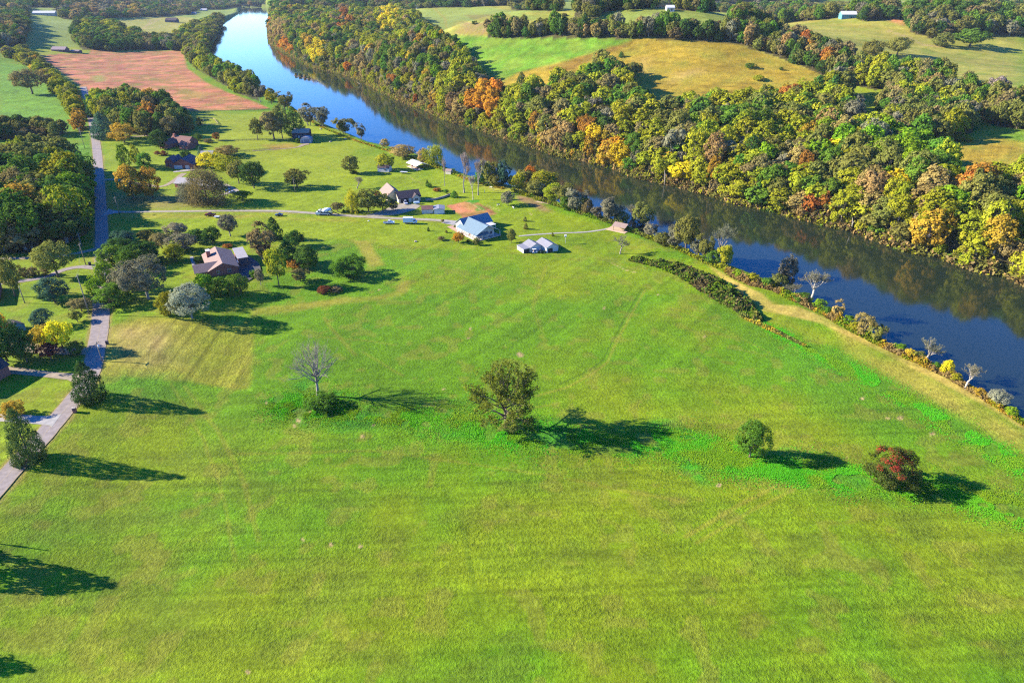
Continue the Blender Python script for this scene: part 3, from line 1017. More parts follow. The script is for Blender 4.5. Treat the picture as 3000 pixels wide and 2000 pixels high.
def lobes_for(shape, rg):
    """clumps of a crown in a unit box: width 1, height 1, foot at the origin"""
    L = []
    if shape in ("round", "oval", "spread", "bush"):
        cz, rz, rx = {"round": (.56, .33, .34), "oval": (.54, .38, .31), "spread": (.61, .27, .37), "bush": (.42, .36, .35)}[shape]
        n = {"round": 20, "oval": 20, "spread": 20, "bush": 18}[shape]
        ga = 2.39996
        for i in range(n):
            z = 1 - 2 * (i + .5) / n * .93
            q = math.sqrt(max(0, 1 - z * z))
            a = i * ga + rg.uniform(-.4, .4)
            s = rg.uniform(.66, 1.08)
            L.append((rx * q * s * math.cos(a), rx * q * s * math.sin(a), cz + rz * z * rg.uniform(.72, 1.06), rg.uniform(.11, .20)))
        L.append((0, 0, cz, .30))
        L.append((0, 0, cz + rz * .45, .24))
        L.append((0, 0, cz - rz * .45, .25))
        L.append((rg.uniform(-.1, .1), rg.uniform(-.1, .1), cz - .1, .24))
    elif shape == "cone":
        for i in range(60):
            t = (i + .5) / 60
            z = .05 + .88 * t
            q = .40 * (1 - t) ** .60 * min(1, .60 + 2.6 * t)
            a = i * 2.39996
            L.append((q * math.cos(a), q * math.sin(a), z, (.140 - .07 * t) * rg.uniform(.8, 1.2)))
        L.append((0, 0, .96, .04))
        L += [(0, 0, .2, .30), (0, 0, .3, .30), (0, 0, .42, .26), (0, 0, .55, .22), (0, 0, .68, .16), (0, 0, .8, .11)]
    elif shape == "upright":
        for i in range(18):
            t = (i + .5) / 18
            z = .14 + .78 * t
            q = .29 * math.sin(math.pi * (.18 + .76 * t)) ** .7
            a = i * 2.39996
            L.append((q * math.cos(a), q * math.sin(a), z, rg.uniform(.12, .2)))
        L += [(0, 0, .4, .22), (0, 0, .6, .2)]
    elif shape == "multi":                       # several leaning crowns from one foot
        for i in range(20):
            a, t = rg.uniform(0, 6.28), rg.uniform(.15, 1)
            q = .38 * t * rg.uniform(.3, 1)
            L.append((q * math.cos(a), q * math.sin(a), .22 + .64 * t * rg.uniform(.6, 1), rg.uniform(.10, .20)))
    return L


def crown_geom(shape, seed, n, dens=1.0, leaf=1.0, redtop=False):
    rg = np.random.default_rng(seed)
    L = np.array(lobes_for("round" if shape == "weep" else shape, rg))
    p = L[:, 3] ** 2
    p /= p.sum()
    cen = np.array([0, 0, L[:, 2].mean() - .08])
    # every clump carries smaller sprays on its outer side
    ns = 9
    K = np.repeat(np.arange(len(L)), ns)
    d0 = rg.normal(size=(len(K), 3))
    d0 /= np.linalg.norm(d0, axis=1)[:, None]
    o0 = L[K, :3] - cen
    o0 /= np.linalg.norm(o0, axis=1)[:, None] + 1e-6
    f0 = (d0 * o0).sum(1) < -.2
    d0[f0] *= -1
    SC_ = L[K, :3] + d0 * (L[K, 3] * rg.uniform(.45, .95, len(K)))[:, None]
    SR = L[K, 3] * rg.uniform(.26, .55, len(K))
    ps = SR ** 2
    ps /= ps.sum()
    sub = rg.choice(len(K), n, p=ps)
    which = K[sub]
    C, rad = SC_[sub], SR[sub]
    d = rg.normal(size=(n, 3))
    d /= np.linalg.norm(d, axis=1)[:, None]
    out = C - cen
    out /= np.linalg.norm(out, axis=1)[:, None] + 1e-6
    flip = (d * out).sum(1) < -.3
    d[flip] *= -1
    rr = rad * (1.04 - .5 * rg.random(n) ** 2 + .35 * rg.random(n) ** 6)
    pos = C + d * rr[:, None] * np.array([1, 1, .86])
    if shape == "weep":
        drop = rg.random(n) ** 1.5 * .40
        pos[:, 2] -= drop
        pos[:, :2] *= (1 + .22 * drop / .4)[:, None]
    pos[:, 2] = np.maximum(pos[:, 2], .015 + .03 * rg.random(n))
    nor = d * .75 + out * .5 + .38 * rg.normal(size=(n, 3)) + np.array([0, 0, .2])
    tone = rg.random(len(L))[which] * .6 + rg.random(len(K))[sub] * .4
    tint = np.clip(.20 + .55 * tone + .28 * rg.random(n), 0, 1)
    if redtop:
        tint = np.clip(sstep((pos[:, 2] - .66 + .5 * (rg.random(len(K))[sub] - .5)) / .3) * .85 * rg.random(n) ** .4 + .08 * rg.random(n), 0, 1)
    base = .95 / math.sqrt(n) * 2.35 * leaf
    size = base * rg.uniform(.5, 1.35, n)
    if shape == "weep":
        up = np.tile(np.array([0, 0, -1.0]), (n, 1)) + .25 * rg.normal(size=(n, 3))
        V, F = quads(pos, d * np.array([1, 1, .3]) + .3 * rg.normal(size=(n, 3)), size * .55, rg, asp=2.6, up=up)
    else:
        V, F = quads(pos, nor, size, rg)
    return V, F, np.repeat(tint, 4), L


def bare_geom(seed, tall=1.0, spread=1.0, levels=4, rad=.022, fork=.24, twigs=6):
    """a leafless tree grown by repeated forking; returns trunk-and-branches and the fine twigs (with the twig feet)"""
    rg = random.Random(seed)
    wood, tips = [], []

    def grow(p, d, ln, r, lev):
        pts, q = [p], p
        dd = d.copy()
        for i in range(3):
            dd = (dd + Vector((rg.gauss(0, .13), rg.gauss(0, .13), rg.gauss(.05, .08)))).normalized()
            q = q + dd * (ln / 3)
            pts.append(q)
        wood.append(tube(pts, [r, r * .86, r * .72, r * .55], 6 if lev < 2 else (4 if lev < 3 else 3)))
        if lev == levels:
            tips.append((pts[1], dd))
            tips.append((q, dd))
            return
        nk = (5, 4, 4, 4, 4)[lev]
        a0 = rg.uniform(0, 6.28)
        for j in range(nk):
            sp = spread * (rg.uniform(.35, .75) if lev else rg.uniform(.45, .85))
            ax = dd.orthogonal().normalized()
            ax.rotate(Matrix.Rotation(a0 + 6.28 * j / nk + rg.uniform(-.4, .4), 3, dd))
            nd = (dd + ax * sp + Vector((0, 0, .12 * tall))).normalized()
            at_ = pts[-1] if j < 2 else pts[-1].lerp(pts[1], rg.uniform(0, .75))
            grow(at_, nd, ln * rg.uniform(.58, .82), r * (.62 if j == 0 else rg.uniform(.36, .52)), lev + 1)

    wood.append(tube([Vector((0, 0, -.03)), Vector((0, 0, .02)), Vector((0, 0, .06))], [rad * 1.7, rad * 1.25, rad * 1.1], 8))
    grow(Vector((0, 0, .05)), Vector((rg.gauss(0, .05), rg.gauss(0, .05), 1)).normalized(), fork, rad * 1.05, 0)
    V, F = merge(wood)
    A = np.array([q[:] for q in V])
    r98 = np.quantile(np.hypot(A[:, 0], A[:, 1]), .985) * 2.05
    z98 = np.quantile(A[:, 2], .99)
    S = np.array([1 / r98, 1 / r98, .96 / z98])
    A = A * S
    T = np.array([t[0][:] for t in tips]) * S
    D = np.array([t[1][:] for t in tips])
    return A, F, T, D


def twig_geom(T, D, seed, per=6, ln=.075, th=.0040):
    rg = np.random.default_rng(seed)
    n = len(T) * per
    b = np.repeat(T, per, 0)
    up = np.repeat(D, per, 0) + .55 * rg.normal(size=(n, 3)) + np.array([0, 0, .25])
    up /= np.linalg.norm(up, axis=1)[:, None]
    l_ = ln * rg.uniform(.5, 1.25, n)
    pos = b + up * (l_[:, None] * .45)
    V, F = quads(pos, np.cross(up, rg.normal(size=(n, 3))), np.full(n, th), rg, asp=(l_ / th)[:, None], up=up)
    return V, F, np.repeat(rg.random(n), 4)


def tube(pts, rads, k=6):
    P = [Vector(p) for p in pts]
    V, F = [], []
    for i, p in enumerate(P):
        t = (P[min(i + 1, len(P) - 1)] - P[max(i - 1, 0)]).normalized()
        a = t.orthogonal().normalized()
        if i and abs(prev.dot(t)) < .98:
            a = (prev - t * prev.dot(t)).normalized()
        prev = a
        b = t.cross(a)
        for j in range(k):
            q = 2 * math.pi * j / k
            V.append(p + (a * math.cos(q) + b * math.sin(q)) * rads[i])
    for i in range(len(P) - 1):
        for j in range(k):
            F.append((i * k + j, i * k + (j + 1) % k, (i + 1) * k + (j + 1) % k, (i + 1) * k + j))
    F.append(tuple(range(k))[::-1])
    F.append(tuple((len(P) - 1) * k + j for j in range(k)))
    return V, F


def merge(parts):
    V, F = [], []
    for v, f in parts:
        o = len(V)
        V += list(v)
        F += [tuple(i + o for i in q) for q in f]
    return V, F


def trunk_geom(L, seed, rad=.022, lean=.03, fork=.33, multi=1, k=6, fine=0, tips=None, nl=9):
    """tapered trunk with limbs running out to the clumps L of its crown"""
    rg = random.Random(seed)
    parts = []
    L = [Vector(q[:3]) for q in L]
    rg.shuffle(L)
    for m in range(multi):
        ang = 6.28 * m / multi + rg.random()
        off = Vector((math.cos(ang), math.sin(ang), 0)) * (.05 if multi > 1 else 0)
        tip = Vector((rg.uniform(-lean, lean), rg.uniform(-lean, lean), fork + .25)) + off * (3 if multi > 1 else 0)
        P = [off + Vector((0, 0, -.02))] + [off + (tip - off) * t + Vector((rg.uniform(-.012, .012), rg.uniform(-.012, .012), 0)) for t in (.1, .3, .55, .8, 1)]
        rr = rad / (multi ** .5)
        parts.append(tube(P, [rr * 1.5, rr * 1.12, rr, rr * .85, rr * .62, rr * .4], k))
        for j, q in enumerate(L[m::multi][:nl]):
            t = rg.uniform(.45, 1)
            a = off + (tip - off) * t
            if q.z < a.z - .1:
                a = off + (tip - off) * .4
            mid = a.lerp(q, .5) + Vector((rg.uniform(-.03, .03), rg.uniform(-.03, .03), rg.uniform(0, .05)))
            r0 = rr * rg.uniform(.35, .55)
            parts.append(tube([a, a.lerp(mid, .6), mid, q], [r0, r0 * .8, r0 * .6, r0 * .22], max(k - 2, 4)))
            for _ in range(fine):
                s = mid.lerp(q, rg.uniform(0, 1))
                e = s + (q - a).normalized() * rg.uniform(.05, .16) + Vector((rg.gauss(0, .06), rg.gauss(0, .06), rg.uniform(0, .09)))
                m2 = s.lerp(e, .5) + Vector((rg.gauss(0, .012), rg.gauss(0, .012), .01))
                parts.append(tube([s, m2, e], [r0 * .34, r0 * .22, r0 * .08], 4))
                if tips is not None:
                    tips.append(tuple(e))
    return merge(parts)


FORM = {  # growth habit: (crown shape, trunk radius, fork height, stems)
    "round": ("round", .022, .30, 1), "oval": ("oval", .020, .32, 1), "spread": ("spread", .026, .42, 1), "bush": ("bush", .018, .1, 3),
    "cone": ("cone", .020, .3, 1), "upright": ("upright", .018, .35, 1), "multi": ("multi", .022, .3, 3), "weep": ("weep", .026, .35, 1),
    "twig": ("twig", .020, .3, 1), "poplar": ("twig", .020, .3, 1),
}
_proto = {}


def proto(species, form, seed, n=2300, leaf=1.0, bark=None, fine=0, rad=None, multi=None, per=14):
    key = (species, form, seed, n, per, leaf, fine, rad, multi, bark.name if bark else "")
    if key in _proto:
        return _proto[key]
    shape, r0, fork, ms = FORM[form]
    if form in ("twig", "poplar"):
        A, TF, T, D = bare_geom(seed, spread=1.0 if form == "twig" else .62, levels=3, rad=.02, twigs=per)
        V, F, tint = twig_geom(T, D, seed, per=per, ln=.09, th=.0062)
        _proto[key] = (mesh_from("crown", V, F, [LEAF[species]], {"tint": ('POINT', 'FLOAT', tint)}), mesh_from("trunk", A, TF, [bark or BARK_GREY], smooth=True))
        return _proto[key]
    V, F, tint, L = crown_geom(shape, seed * 131 + 7, n, leaf=leaf, redtop=(species == "redtop"))
    cm = mesh_from("crown", V, F, [LEAF[species]], {"tint": ('POINT', 'FLOAT', tint)})
    TV, TF = trunk_geom(L, seed, rad or r0, fork=fork, multi=multi or ms, fine=fine)
    tm = mesh_from("trunk", TV, TF, [bark or (BARK_GREY if species in ("grey", "silver", "mauve", "tan") else BARK)], smooth=True)
    _proto[key] = (cm, tm)
    return _proto[key]


CENSUS = {"n": 0}


def plant(p, w, h, species, form, label=None, name="deciduous_tree", cat="tree", group=None, seed=1, rot=None, **kw):
    cm, tm = proto(species, form, seed, **kw)
    o = empty(name, p, random.uniform(0, 6.28) if rot is None else rot, (w, w, h))
    tag(o, label, cat, group)
    link("trunk", tm, o)
    link("crown", cm, o)
    CENSUS["n"] += 1
    return o


def tree(u, v, wpx, top, species, form, label, name="deciduous_tree", cat="tree", k=.97, **kw):
    """tree whose foot shows at (u, v) in the photograph, wpx wide, its top at row `top`"""
    p = hit(u, v)
    w = wpx / px_per_m(p)
    kk = (1000 - top) / F_PX
    zt = CAM_H + (-ST + kk * CT) / (CT + kk * ST) * p.y
    h = max((zt - p.z) * k, .4)
    # a crown seen from above ends nearer the far rim
    h = max(h - .10 * w * (0 if form in ("cone", "upright", "twig", "poplar") else 1), h * .82) if p.y < 600 else h * 1.12
    n = 2800 if wpx < 60 else (5200 if wpx < 100 else 9000)
    kw.setdefault("n", n)
    kw.setdefault("seed", int(abs(u * 7 + v * 3)) % 97 + 100)
    return plant(p, w * 1.06, h, species, form, label, name, cat, **kw)


# ------------------------------------------------------------------ the woods
DOTS = [  # single trees that stand out of the far bank wood: crown position, reach, kind
    (800, 90, 45, "tan"), (790, 70, 30, "orange"), (838, 130, 26, "orange"), (905, 120, 16, "gold"), (1012, 75, 22, "rust"), (1015, 42, 14, "rust"),
    (930, 150, 26, "yellow"), (900, 140, 14, "lime"), (1135, 55, 40, "yellow"), (1100, 48, 22, "lime"), (1210, 55, 28, "lime"), (1190, 72, 30, "lime"),
    (1090, 125, 24, "lime"), (1170, 100, 24, "lime"), (1020, 90, 18, "lime"), (1025, 185, 14, "orange"), (1105, 240, 34, "lime"), (1155, 215, 16, "rust"),
    (1220, 290, 16, "rust"), (1310, 250, 26, "lime"), (1350, 195, 28, "lime"), (1290, 310, 16, "lime"), (1330, 330, 38, "tan"), (1420, 295, 46, "orange"),
    (1380, 350, 24, "lime"), (1440, 375, 20, "lime"), (1480, 340, 34, "lime"), (1510, 290, 30, "lime"), (1640, 290, 30, "lime"), (1700, 200, 26, "bright"),
    (1720, 330, 24, "lime"), (1810, 330, 22, "lime"), (1640, 390, 40, "tan"), (1710, 380, 26, "rust"), (1740, 395, 22, "yellow"), (1700, 425, 24, "lime"),
    (1800, 425, 22, "orange"), (1830, 440, 26, "yellow"), (1775, 460, 24, "gold"), (1840, 395, 16, "rust"), (1900, 370, 26, "lime"), (1910, 375, 14, "orange"),
    (1880, 460, 30, "lime"), (1930, 490, 26, "lime"), (1905, 450, 16, "orange"), (2030, 420, 34, "lime"), (2005, 485, 24, "yellow"), (2060, 500, 24, "lime"),
    (2160, 385, 34, "lime"), (2090, 470, 18, "gold"), (2305, 270, 26, "rust"), (2412, 235, 22, "yellow"), (2360, 275, 24, "lime"), (2290, 310, 30, "lime"),
    (2370, 380, 16, "rust"), (2400, 425, 16, "orange"), (2440, 440, 26, "yellow"), (2600, 440, 60, "bright"), (2660, 430, 60, "bright"), (2580, 500, 40, "bright"),
    (2490, 470, 24, "lime"), (2260, 575, 26, "rust"), (2335, 590, 36, "tan"), (2300, 600, 20, "gold"), (2440, 560, 22, "orange"), (2410, 610, 26, "rust"),
    (2470, 655, 26, "lime"), (2545, 545, 32, "tan"), (2490, 530, 24, "lime"), (2610, 535, 28, "yellow"), (2600, 570, 20, "lime"), (2700, 555, 40, "tan"), (2740, 540, 26, "lime"),
    (2800, 570, 22, "orange"), (2820, 530, 26, "rust"), (2800, 625, 60, "lime"), (2840, 650, 36, "lime"), (2690, 690, 36, "gold"), (2640, 700, 26, "lime"), (2790, 740, 26, "lime"),
    (2915, 775, 24, "rust"), (2885, 780, 20, "tan"), (2965, 770, 16, "orange"), (2980, 800, 16, "lime"), (2900, 590, 40, "olive"), (2980, 560, 26, "bright"),
    (2770, 300, 26, "lime"), (2680, 290, 30, "lime"), (2650, 350, 40, "olive"), (2790, 370, 24, "lime"), (2560, 200, 30, "lime"), (2720, 260, 24, "tan"), (2905, 225, 40, "mauve"),
    (2470, 400, 22, "tan"), (2360, 130, 16, "rust"), (2410, 175, 18, "rust"), (2330, 235, 26, "grey"), (2350, 480, 24, "rust"), (2230, 430, 24, "olive"),
    (310, 300, 32, "lime"), (300, 330, 26, "lime"), (372, 318, 24, "lime"), (350, 380, 26, "gold"), (390, 390, 30, "brown"), (450, 335, 22, "rust"), (455, 370, 26, "brown"),
    (500, 300, 34, "dark"), (420, 300, 24, "olive"), (430, 290, 20, "gold"), (40, 542, 20, "yellow"), (80, 610, 18, "gold"), (130, 555, 30, "olive"), (120, 610, 16, "lime"),
    (190, 520, 34, "lime"), (210, 570, 34, "bright"), (30, 500, 26, "brown"), (60, 480, 24, "lime"), (105, 560, 14, "rust"), (200, 275, 26, "lime"), (215, 310, 22, "lime"), (225, 345, 20, "gold"),
    (175, 235, 22, "lime"), (80, 165, 22, "lime"), (90, 235, 36, "brown"), (95, 385, 40, "brown"), (360, 10, 30, "tan"), (275, 25, 20, "tan"), (230, 32, 18, "tan"), (395, 30, 16, "gold"),
    (310, 15, 24, "grey"), (250, 85, 20, "lime"), (320, 75, 14, "lime"), (340, 90, 14, "lime"), (380, 95, 14, "lime"), (590, 120, 14, "lime"), (590, 180, 20, "lime"), (690, 250, 20, "lime"), (700, 265, 16, "lime"),
    (500, 120, 18, "grey"), (440, 120, 18, "brown"), (1250, 190, 24, "green"), (1000, 130, 22, "dark"),
]
MIX = {
    "far bank": (("olive", 30), ("green", 15), ("dark", 9), ("lime", 15), ("brown", 12), ("grey", 8), ("tan", 4), ("gold", 3), ("bright", 3)),
    "east bank": (("olive", 36), ("green", 16), ("lime", 21), ("brown", 8), ("dark", 4), ("grey", 6), ("tan", 3), ("gold", 2), ("bright", 4)),
    "shore": (("olive", 28), ("green", 12), ("lime", 28), ("brown", 9), ("tan", 8), ("grey", 6), ("gold", 6), ("rust", 3)),
    "pasture clump": (("olive", 45), ("green", 16), ("brown", 14), ("lime", 10), ("grey", 10), ("dark", 5)),
    "valley row": (("olive", 36), ("dark", 18), ("brown", 20), ("green", 14), ("grey", 8), ("tan", 4)),
    "far hedgerow": (("dark", 60), ("olive", 40)),
    "far hills": (("olive", 44), ("dark", 18), ("green", 18), ("brown", 14), ("grey", 6)),
    "north woods": (("olive", 36), ("dark", 18), ("green", 16), ("brown", 14), ("tan", 8), ("grey", 8)),
    "field clump": (("dark", 40), ("green", 20), ("olive", 40)),
    "river row": (("olive", 46), ("lime", 22), ("green", 18), ("brown", 14)),
    "lane hedge": (("olive", 46), ("lime", 30), ("brown", 12), ("gold", 12)),
    "field row": (("dark", 40), ("olive", 40), ("brown", 20)),
    "yard wood": (("dark", 34), ("green", 24), ("olive", 30), ("brown", 12)),
    "roadside wood": (("olive", 44), ("dark", 16), ("green", 18), ("brown", 10), ("lime", 12)),
}
COLOUR = {"olive": "olive green", "green": "mid green", "bright": "bright leaf-green", "dark": "dark green", "lime": "yellow-green", "yellow": "bright yellow", "gold": "golden",
          "orange": "orange", "rust": "rust red", "tan": "tan-leaved", "brown": "brown-leaved", "grey": "grey half-bare", "mauve": "pinkish bare"}
PLACE = {"far bank": "up the slope of the far bank wood", "shore": "at the water's edge of the far bank", "pasture clump": "in the clump below the far pasture",
         "yard wood": "in the grove behind the red-roofed house", "roadside wood": "in the shady wood beside the road", "lane hedge": "in the hedge beside the tilled field",
         "field row": "in the row across the green meadow", "river row": "on the bank between river and tilled field", "valley row": "in the row behind the golden hill",
         "field clump": "in the clump beyond the tilled field"}
ORD = ["first", "second", "third", "fourth", "fifth", "sixth", "seventh", "eighth", "ninth", "tenth", "eleventh", "twelfth", "thirteenth", "fourteenth", "fifteenth", "sixteenth",
       "seventeenth", "eighteenth", "nineteenth", "twentieth"]
TENS = ["", "", "twenty", "thirty", "forty", "fifty", "sixty"]


def ordinal(i):
    return ORD[i] if i < 20 else (TENS[(i + 1) // 10] + "-" + ORD[(i + 1) % 10 - 1] if (i + 1) % 10 else TENS[(i + 1) // 10][:-1] + "ieth")


FORMS = {"dark": ("oval", "cone", "round"), "green": ("round", "oval"), "olive": ("round", "spread", "oval"), "lime": ("oval", "round", "upright"), "grey": ("multi", "round"),
         "brown": ("round", "multi"), "tan": ("round", "oval"), "gold": ("oval", "upright"), "yellow": ("round", "oval"), "orange": ("oval", "round"), "rust": ("round", "oval"),
         "bright": ("round", "oval"), "mauve": ("round", "oval")}
N_SINGLE = 205


def scatter():
    X, Y, low = [], [], []
    r = 285.0
    while r < 5200:
        s = 6.6 if r < 560 else (7.4 if r < 900 else (9.5 if r < 1500 else 14 + (r - 1500) / 180))
        k = int(2 * math.radians(47) * r / s)
        a = np.radians(90) + (np.arange(k) - k / 2 + rng.uniform(-.38, .38, k)) * s / r
        q = r + rng.uniform(-.42, .42, k) * s
        X.append(q * np.cos(a))
        Y.append(q * np.sin(a))
        r += s * (1.0 if r < 900 else 1.15)
    # a second, lower storey close to the water
    for P, Q in zip(FB[2:-2], FB[3:-1]):
        d = Q - P
        L_ = np.linalg.norm(d)
        nn = np.array([-d[1], d[0]]) / L_
        for k in range(int(L_ / 1.5)):
            t, o = rng.random(), rng.uniform(1.5, 20)
            for sg in (1, -1):
                q = P + d * t + nn * sg * o
                X.append(q[:1])
                Y.append(q[1:])
                low.append(len(X) - 1)
    lowf = np.concatenate([np.full(len(a), i in lowset) for lowset in (set(low),) for i, a in enumerate(X)])
    x, y = np.concatenate(X), np.concatenate(Y)
    z, dn, df, ins = terrain(x, y, True)
    u, v = project(x, y, z)
    jit = 10 * (vnoise(x / 18, y / 18, 91) - .5) * np.clip(F_PX / np.hypot(x, y) / 4, .1, 1)
    wd = wood_at(u + jit, v + jit)
    ok = ((wd >= 0) | (lowf & (df < 22) & (df < dn))) & ~ins & (z > WATER_Z - .3) & (u > -160) & (u < 3170) & (v > 0)
    thin = np.array([i >= 0 and WOODS[i][0] == "roadside wood" for i in wd]) & (rng.random(len(x)) < .5)
    thin |= np.array([i >= 0 and WOODS[i][0] == "far bank" for i in wd]) & (np.hypot(x, y) < 700) & (df > 14) & (rng.random(len(x)) < .3)
    ok &= ~thin
    x, y, z, u, v, wd, df, lowf = (q[ok] for q in (x, y, z, u, v, wd, df, lowf))
    n = len(x)
    ppm = F_PX / (y * CT - (z - CAM_H) * ST)
    h = rng.uniform(9.5, 19, n) * (1 + .25 * (fbm(x / 40, y / 40, 71, 2) - .5))
    area = [WOODS[i][0] if i >= 0 else "far bank" for i in wd]
    spacing = np.where(np.hypot(x, y) < 900, 8.4, np.where(np.hypot(x, y) < 1500, 11, 17))
    w = np.maximum(spacing * rng.uniform(1.15, 1.8, n), h * .68)
    spec, hero = [], np.zeros(n, bool)
    crown_v = v - .62 * h * ppm * .88
    dots = np.array([d[:3] for d in DOTS], float)
    for i in range(n):
        a = area[i]
        if a == "far bank":
            shore = df[i] < 17
            a2 = "shore" if (shore and u[i] > 1250) else ("east bank" if u[i] > 1500 else "far bank")
            if shore:
                h[i] *= rng.uniform(.6, 1.05)
                w[i] *= .9
                area[i] = "shore"
            if lowf[i]:
                h[i] = rng.uniform(3.5, 8.5)
                w[i] = h[i] * rng.uniform(.8, 1.15)
                area[i] = "understory"
        else:
            a2 = a
        dd = np.hypot(dots[:, 0] - u[i], dots[:, 1] - crown_v[i])
        j = int(np.argmin(dd - dots[:, 2]))
        if dd[j] < dots[j, 2] * .95 and rng.random() < (.82 if DOTS[j][3] in ("rust", "orange", "tan", "yellow", "gold") and u[i] > 700 else .8):
            spec.append(DOTS[j][3])
            hero[i] = a == "far bank"
            continue
        M = MIX[a2]
        # neighbours tend to share a kind
        t = (.55 * vnoise(np.array([x[i] / 26]), np.array([y[i] / 26]), 301)[0] * 1.5 - .15 + .6 * rng.random()) % 1.0
        tot, acc = sum(m[1] for m in M), 0
        for name_, wt in M:
            acc += wt / tot
            if t <= acc:
                break
        spec.append(name_)
    big = np.array([a == "roadside wood" for a in area])
    w[big] *= 1.75
    h[big] *= 1.3
    bb = np.array([a in ("far bank", "shore") for a in area]) & (np.hypot(x, y) < 700) & (rng.random(n) < .75) & ~lowf
    w[bb] *= 1.38
    h[bb] *= 1.10
    w[[a in ("lane hedge", "field row", "far hedgerow", "river row") for a in area]] *= .95
    h[[a in ("lane hedge", "field row", "far hedgerow") for a in area]] *= .72
    # the trees that show largest become things of their own
    vis = (u > -20) & (u < 3020) & (crown_v < 2000)
    # hidden behind the trees in front of them? look at the crown top against nearer crowns in the same direction
    score = np.where(vis & ~lowf, ppm * h, 0)
    front = np.array([a == "shore" for a in area])
    score = score * (1 + .35 * front + .25 * hero)
    order = np.argsort(-score)
    single = order[:N_SINGLE]
    rest = order[N_SINGLE:]
    return dict(x=x, y=y, z=z, u=u, v=v, w=w, h=h, spec=spec, area=area, single=single, rest=rest)


def build_woods():
    S = scatter()
    rows = {}
    for i in S["single"]:
        rows.setdefault((S["spec"][i], S["area"][i]), []).append(i)
    for (sp, ar), L in rows.items():
        L.sort(key=lambda i: S["u"][i])
        for k, i in enumerate(L):
            form = FORMS[sp][int(S["x"][i] * 13) % len(FORMS[sp])]
            lab = COLOUR[sp] + " tree " + PLACE.get(ar, "in the " + ar)
            if len(L) > 1:
                lab += ", " + ordinal(k) + " such from the left"
            nm = "woodland_tree"
            plant((S["x"][i], S["y"][i], S["z"][i] - .15), S["w"][i], S["h"][i], sp, form, lab, nm, "tree", "trees of the riverside woods", seed=1 + int(S["y"][i] * 7) % 3,
                  n=2600, bark=BARK_PALE if (sp in ("lime", "orange", "gold", "grey") and k % 2) else BARK_GREY)
    # all the others are one mass of woodland
    src = bpy.data.collections.new("woodland_stock")
    keys = sorted({(S["spec"][i], FORMS[S["spec"][i]][q % len(FORMS[S["spec"][i]])], s) for i in S["rest"] for q in range(3) for s in (1, 2)})
    names = {}
    for k, (sp, form, s) in enumerate(keys):
        cm, tm = proto(sp, form, s, n=1500, leaf=1.08)
        V = np.vstack([np.array([q.co[:] for q in cm.vertices]), np.array([q.co[:] for q in tm.vertices])])
        nc = len(cm.vertices)
        F = [tuple(p.vertices) for p in cm.polygons] + [tuple(a + nc for a in p.vertices) for p in tm.polygons]
        mi = [0] * len(cm.polygons) + [1] * len(tm.polygons)
        ti = np.zeros(len(V))
        q = np.zeros(nc, np.float32)
        cm.attributes["tint"].data.foreach_get("value", q)
        ti[:nc] = q
        me = mesh_from("stock_%03d" % k, V, F, [cm.materials[0], tm.materials[0]], {"tint": ('POINT', 'FLOAT', ti)}, midx=mi)
        o = bpy.data.objects.new("stock_%03d" % k, me)
        src.objects.link(o)
        names[(sp, form, s)] = k
    R_ = S["rest"]
    idx, P, SCL, ROT = [], [], [], []
    for i in R_:
        sp = S["spec"][i]
        form = FORMS[sp][int(S["x"][i] * 13) % len(FORMS[sp])]
        idx.append(names[(sp, form, 1 + int(S["y"][i] * 7) % 2)])
        P.append((S["x"][i], S["y"][i], S["z"][i] - .2))
        SCL.append((S["w"][i], S["w"][i], S["h"][i]))
        ROT.append(random.uniform(0, 6.28))
    me = bpy.data.meshes.new("woods")
    me.vertices.add(len(P))
    me.vertices.foreach_set("co", np.array(P, np.float32).ravel())
    for nm, ty, data in (("pick", 'INT', idx), ("turn", 'FLOAT', ROT)):
        a = me.attributes.new(nm, ty, 'POINT')
        a.data.foreach_set("value", np.array(data))
    a = me.attributes.new("size", 'FLOAT_VECTOR', 'POINT')
    a.data.foreach_set("vector", np.array(SCL, np.float32).ravel())
    o = link("distant_woods", me)
    tag(o, "mass of autumn woodland covering the far bank and the hills behind", "woods", kind="stuff")
    g = bpy.data.node_groups.new("woods_growth", 'GeometryNodeTree')
    g.interface.new_socket("Geometry", in_out='INPUT', socket_type='NodeSocketGeometry')
    g.interface.new_socket("Geometry", in_out='OUTPUT', socket_type='NodeSocketGeometry')
    gi, go = g.nodes.new("NodeGroupInput"), g.nodes.new("NodeGroupOutput")
    ci = g.nodes.new("GeometryNodeCollectionInfo")
    ci.inputs["Collection"].default_value = src
    ci.inputs["Separate Children"].default_value = True
    ci.inputs["Reset Children"].default_value = True
    ip = g.nodes.new("GeometryNodeInstanceOnPoints")
    ip.inputs["Pick Instance"].default_value = True

    def named(nm, ty):
        q = g.nodes.new("GeometryNodeInputNamedAttribute")
        q.data_type = ty
        q.inputs["Name"].default_value = nm
        return q.outputs["Attribute"]
    g.links.new(gi.outputs[0], ip.inputs["Points"])
    g.links.new(ci.outputs[0], ip.inputs["Instance"])
    g.links.new(named("pick", 'INT'), ip.inputs["Instance Index"])
    cx = g.nodes.new("ShaderNodeCombineXYZ")
    g.links.new(named("turn", 'FLOAT'), cx.inputs["Z"])
    er = g.nodes.new("FunctionNodeEulerToRotation")
    g.links.new(cx.outputs[0], er.inputs[0])
    g.links.new(er.outputs[0], ip.inputs["Rotation"])
    g.links.new(named("size", 'FLOAT_VECTOR'), ip.inputs["Scale"])
    g.links.new(ip.outputs[0], go.inputs[0])
    md = o.modifiers.new("growth", 'NODES')
    md.node_group = g
    print("WOODS single", len(S["single"]), "mass", len(R_), "stock", len(keys))


build_woods()

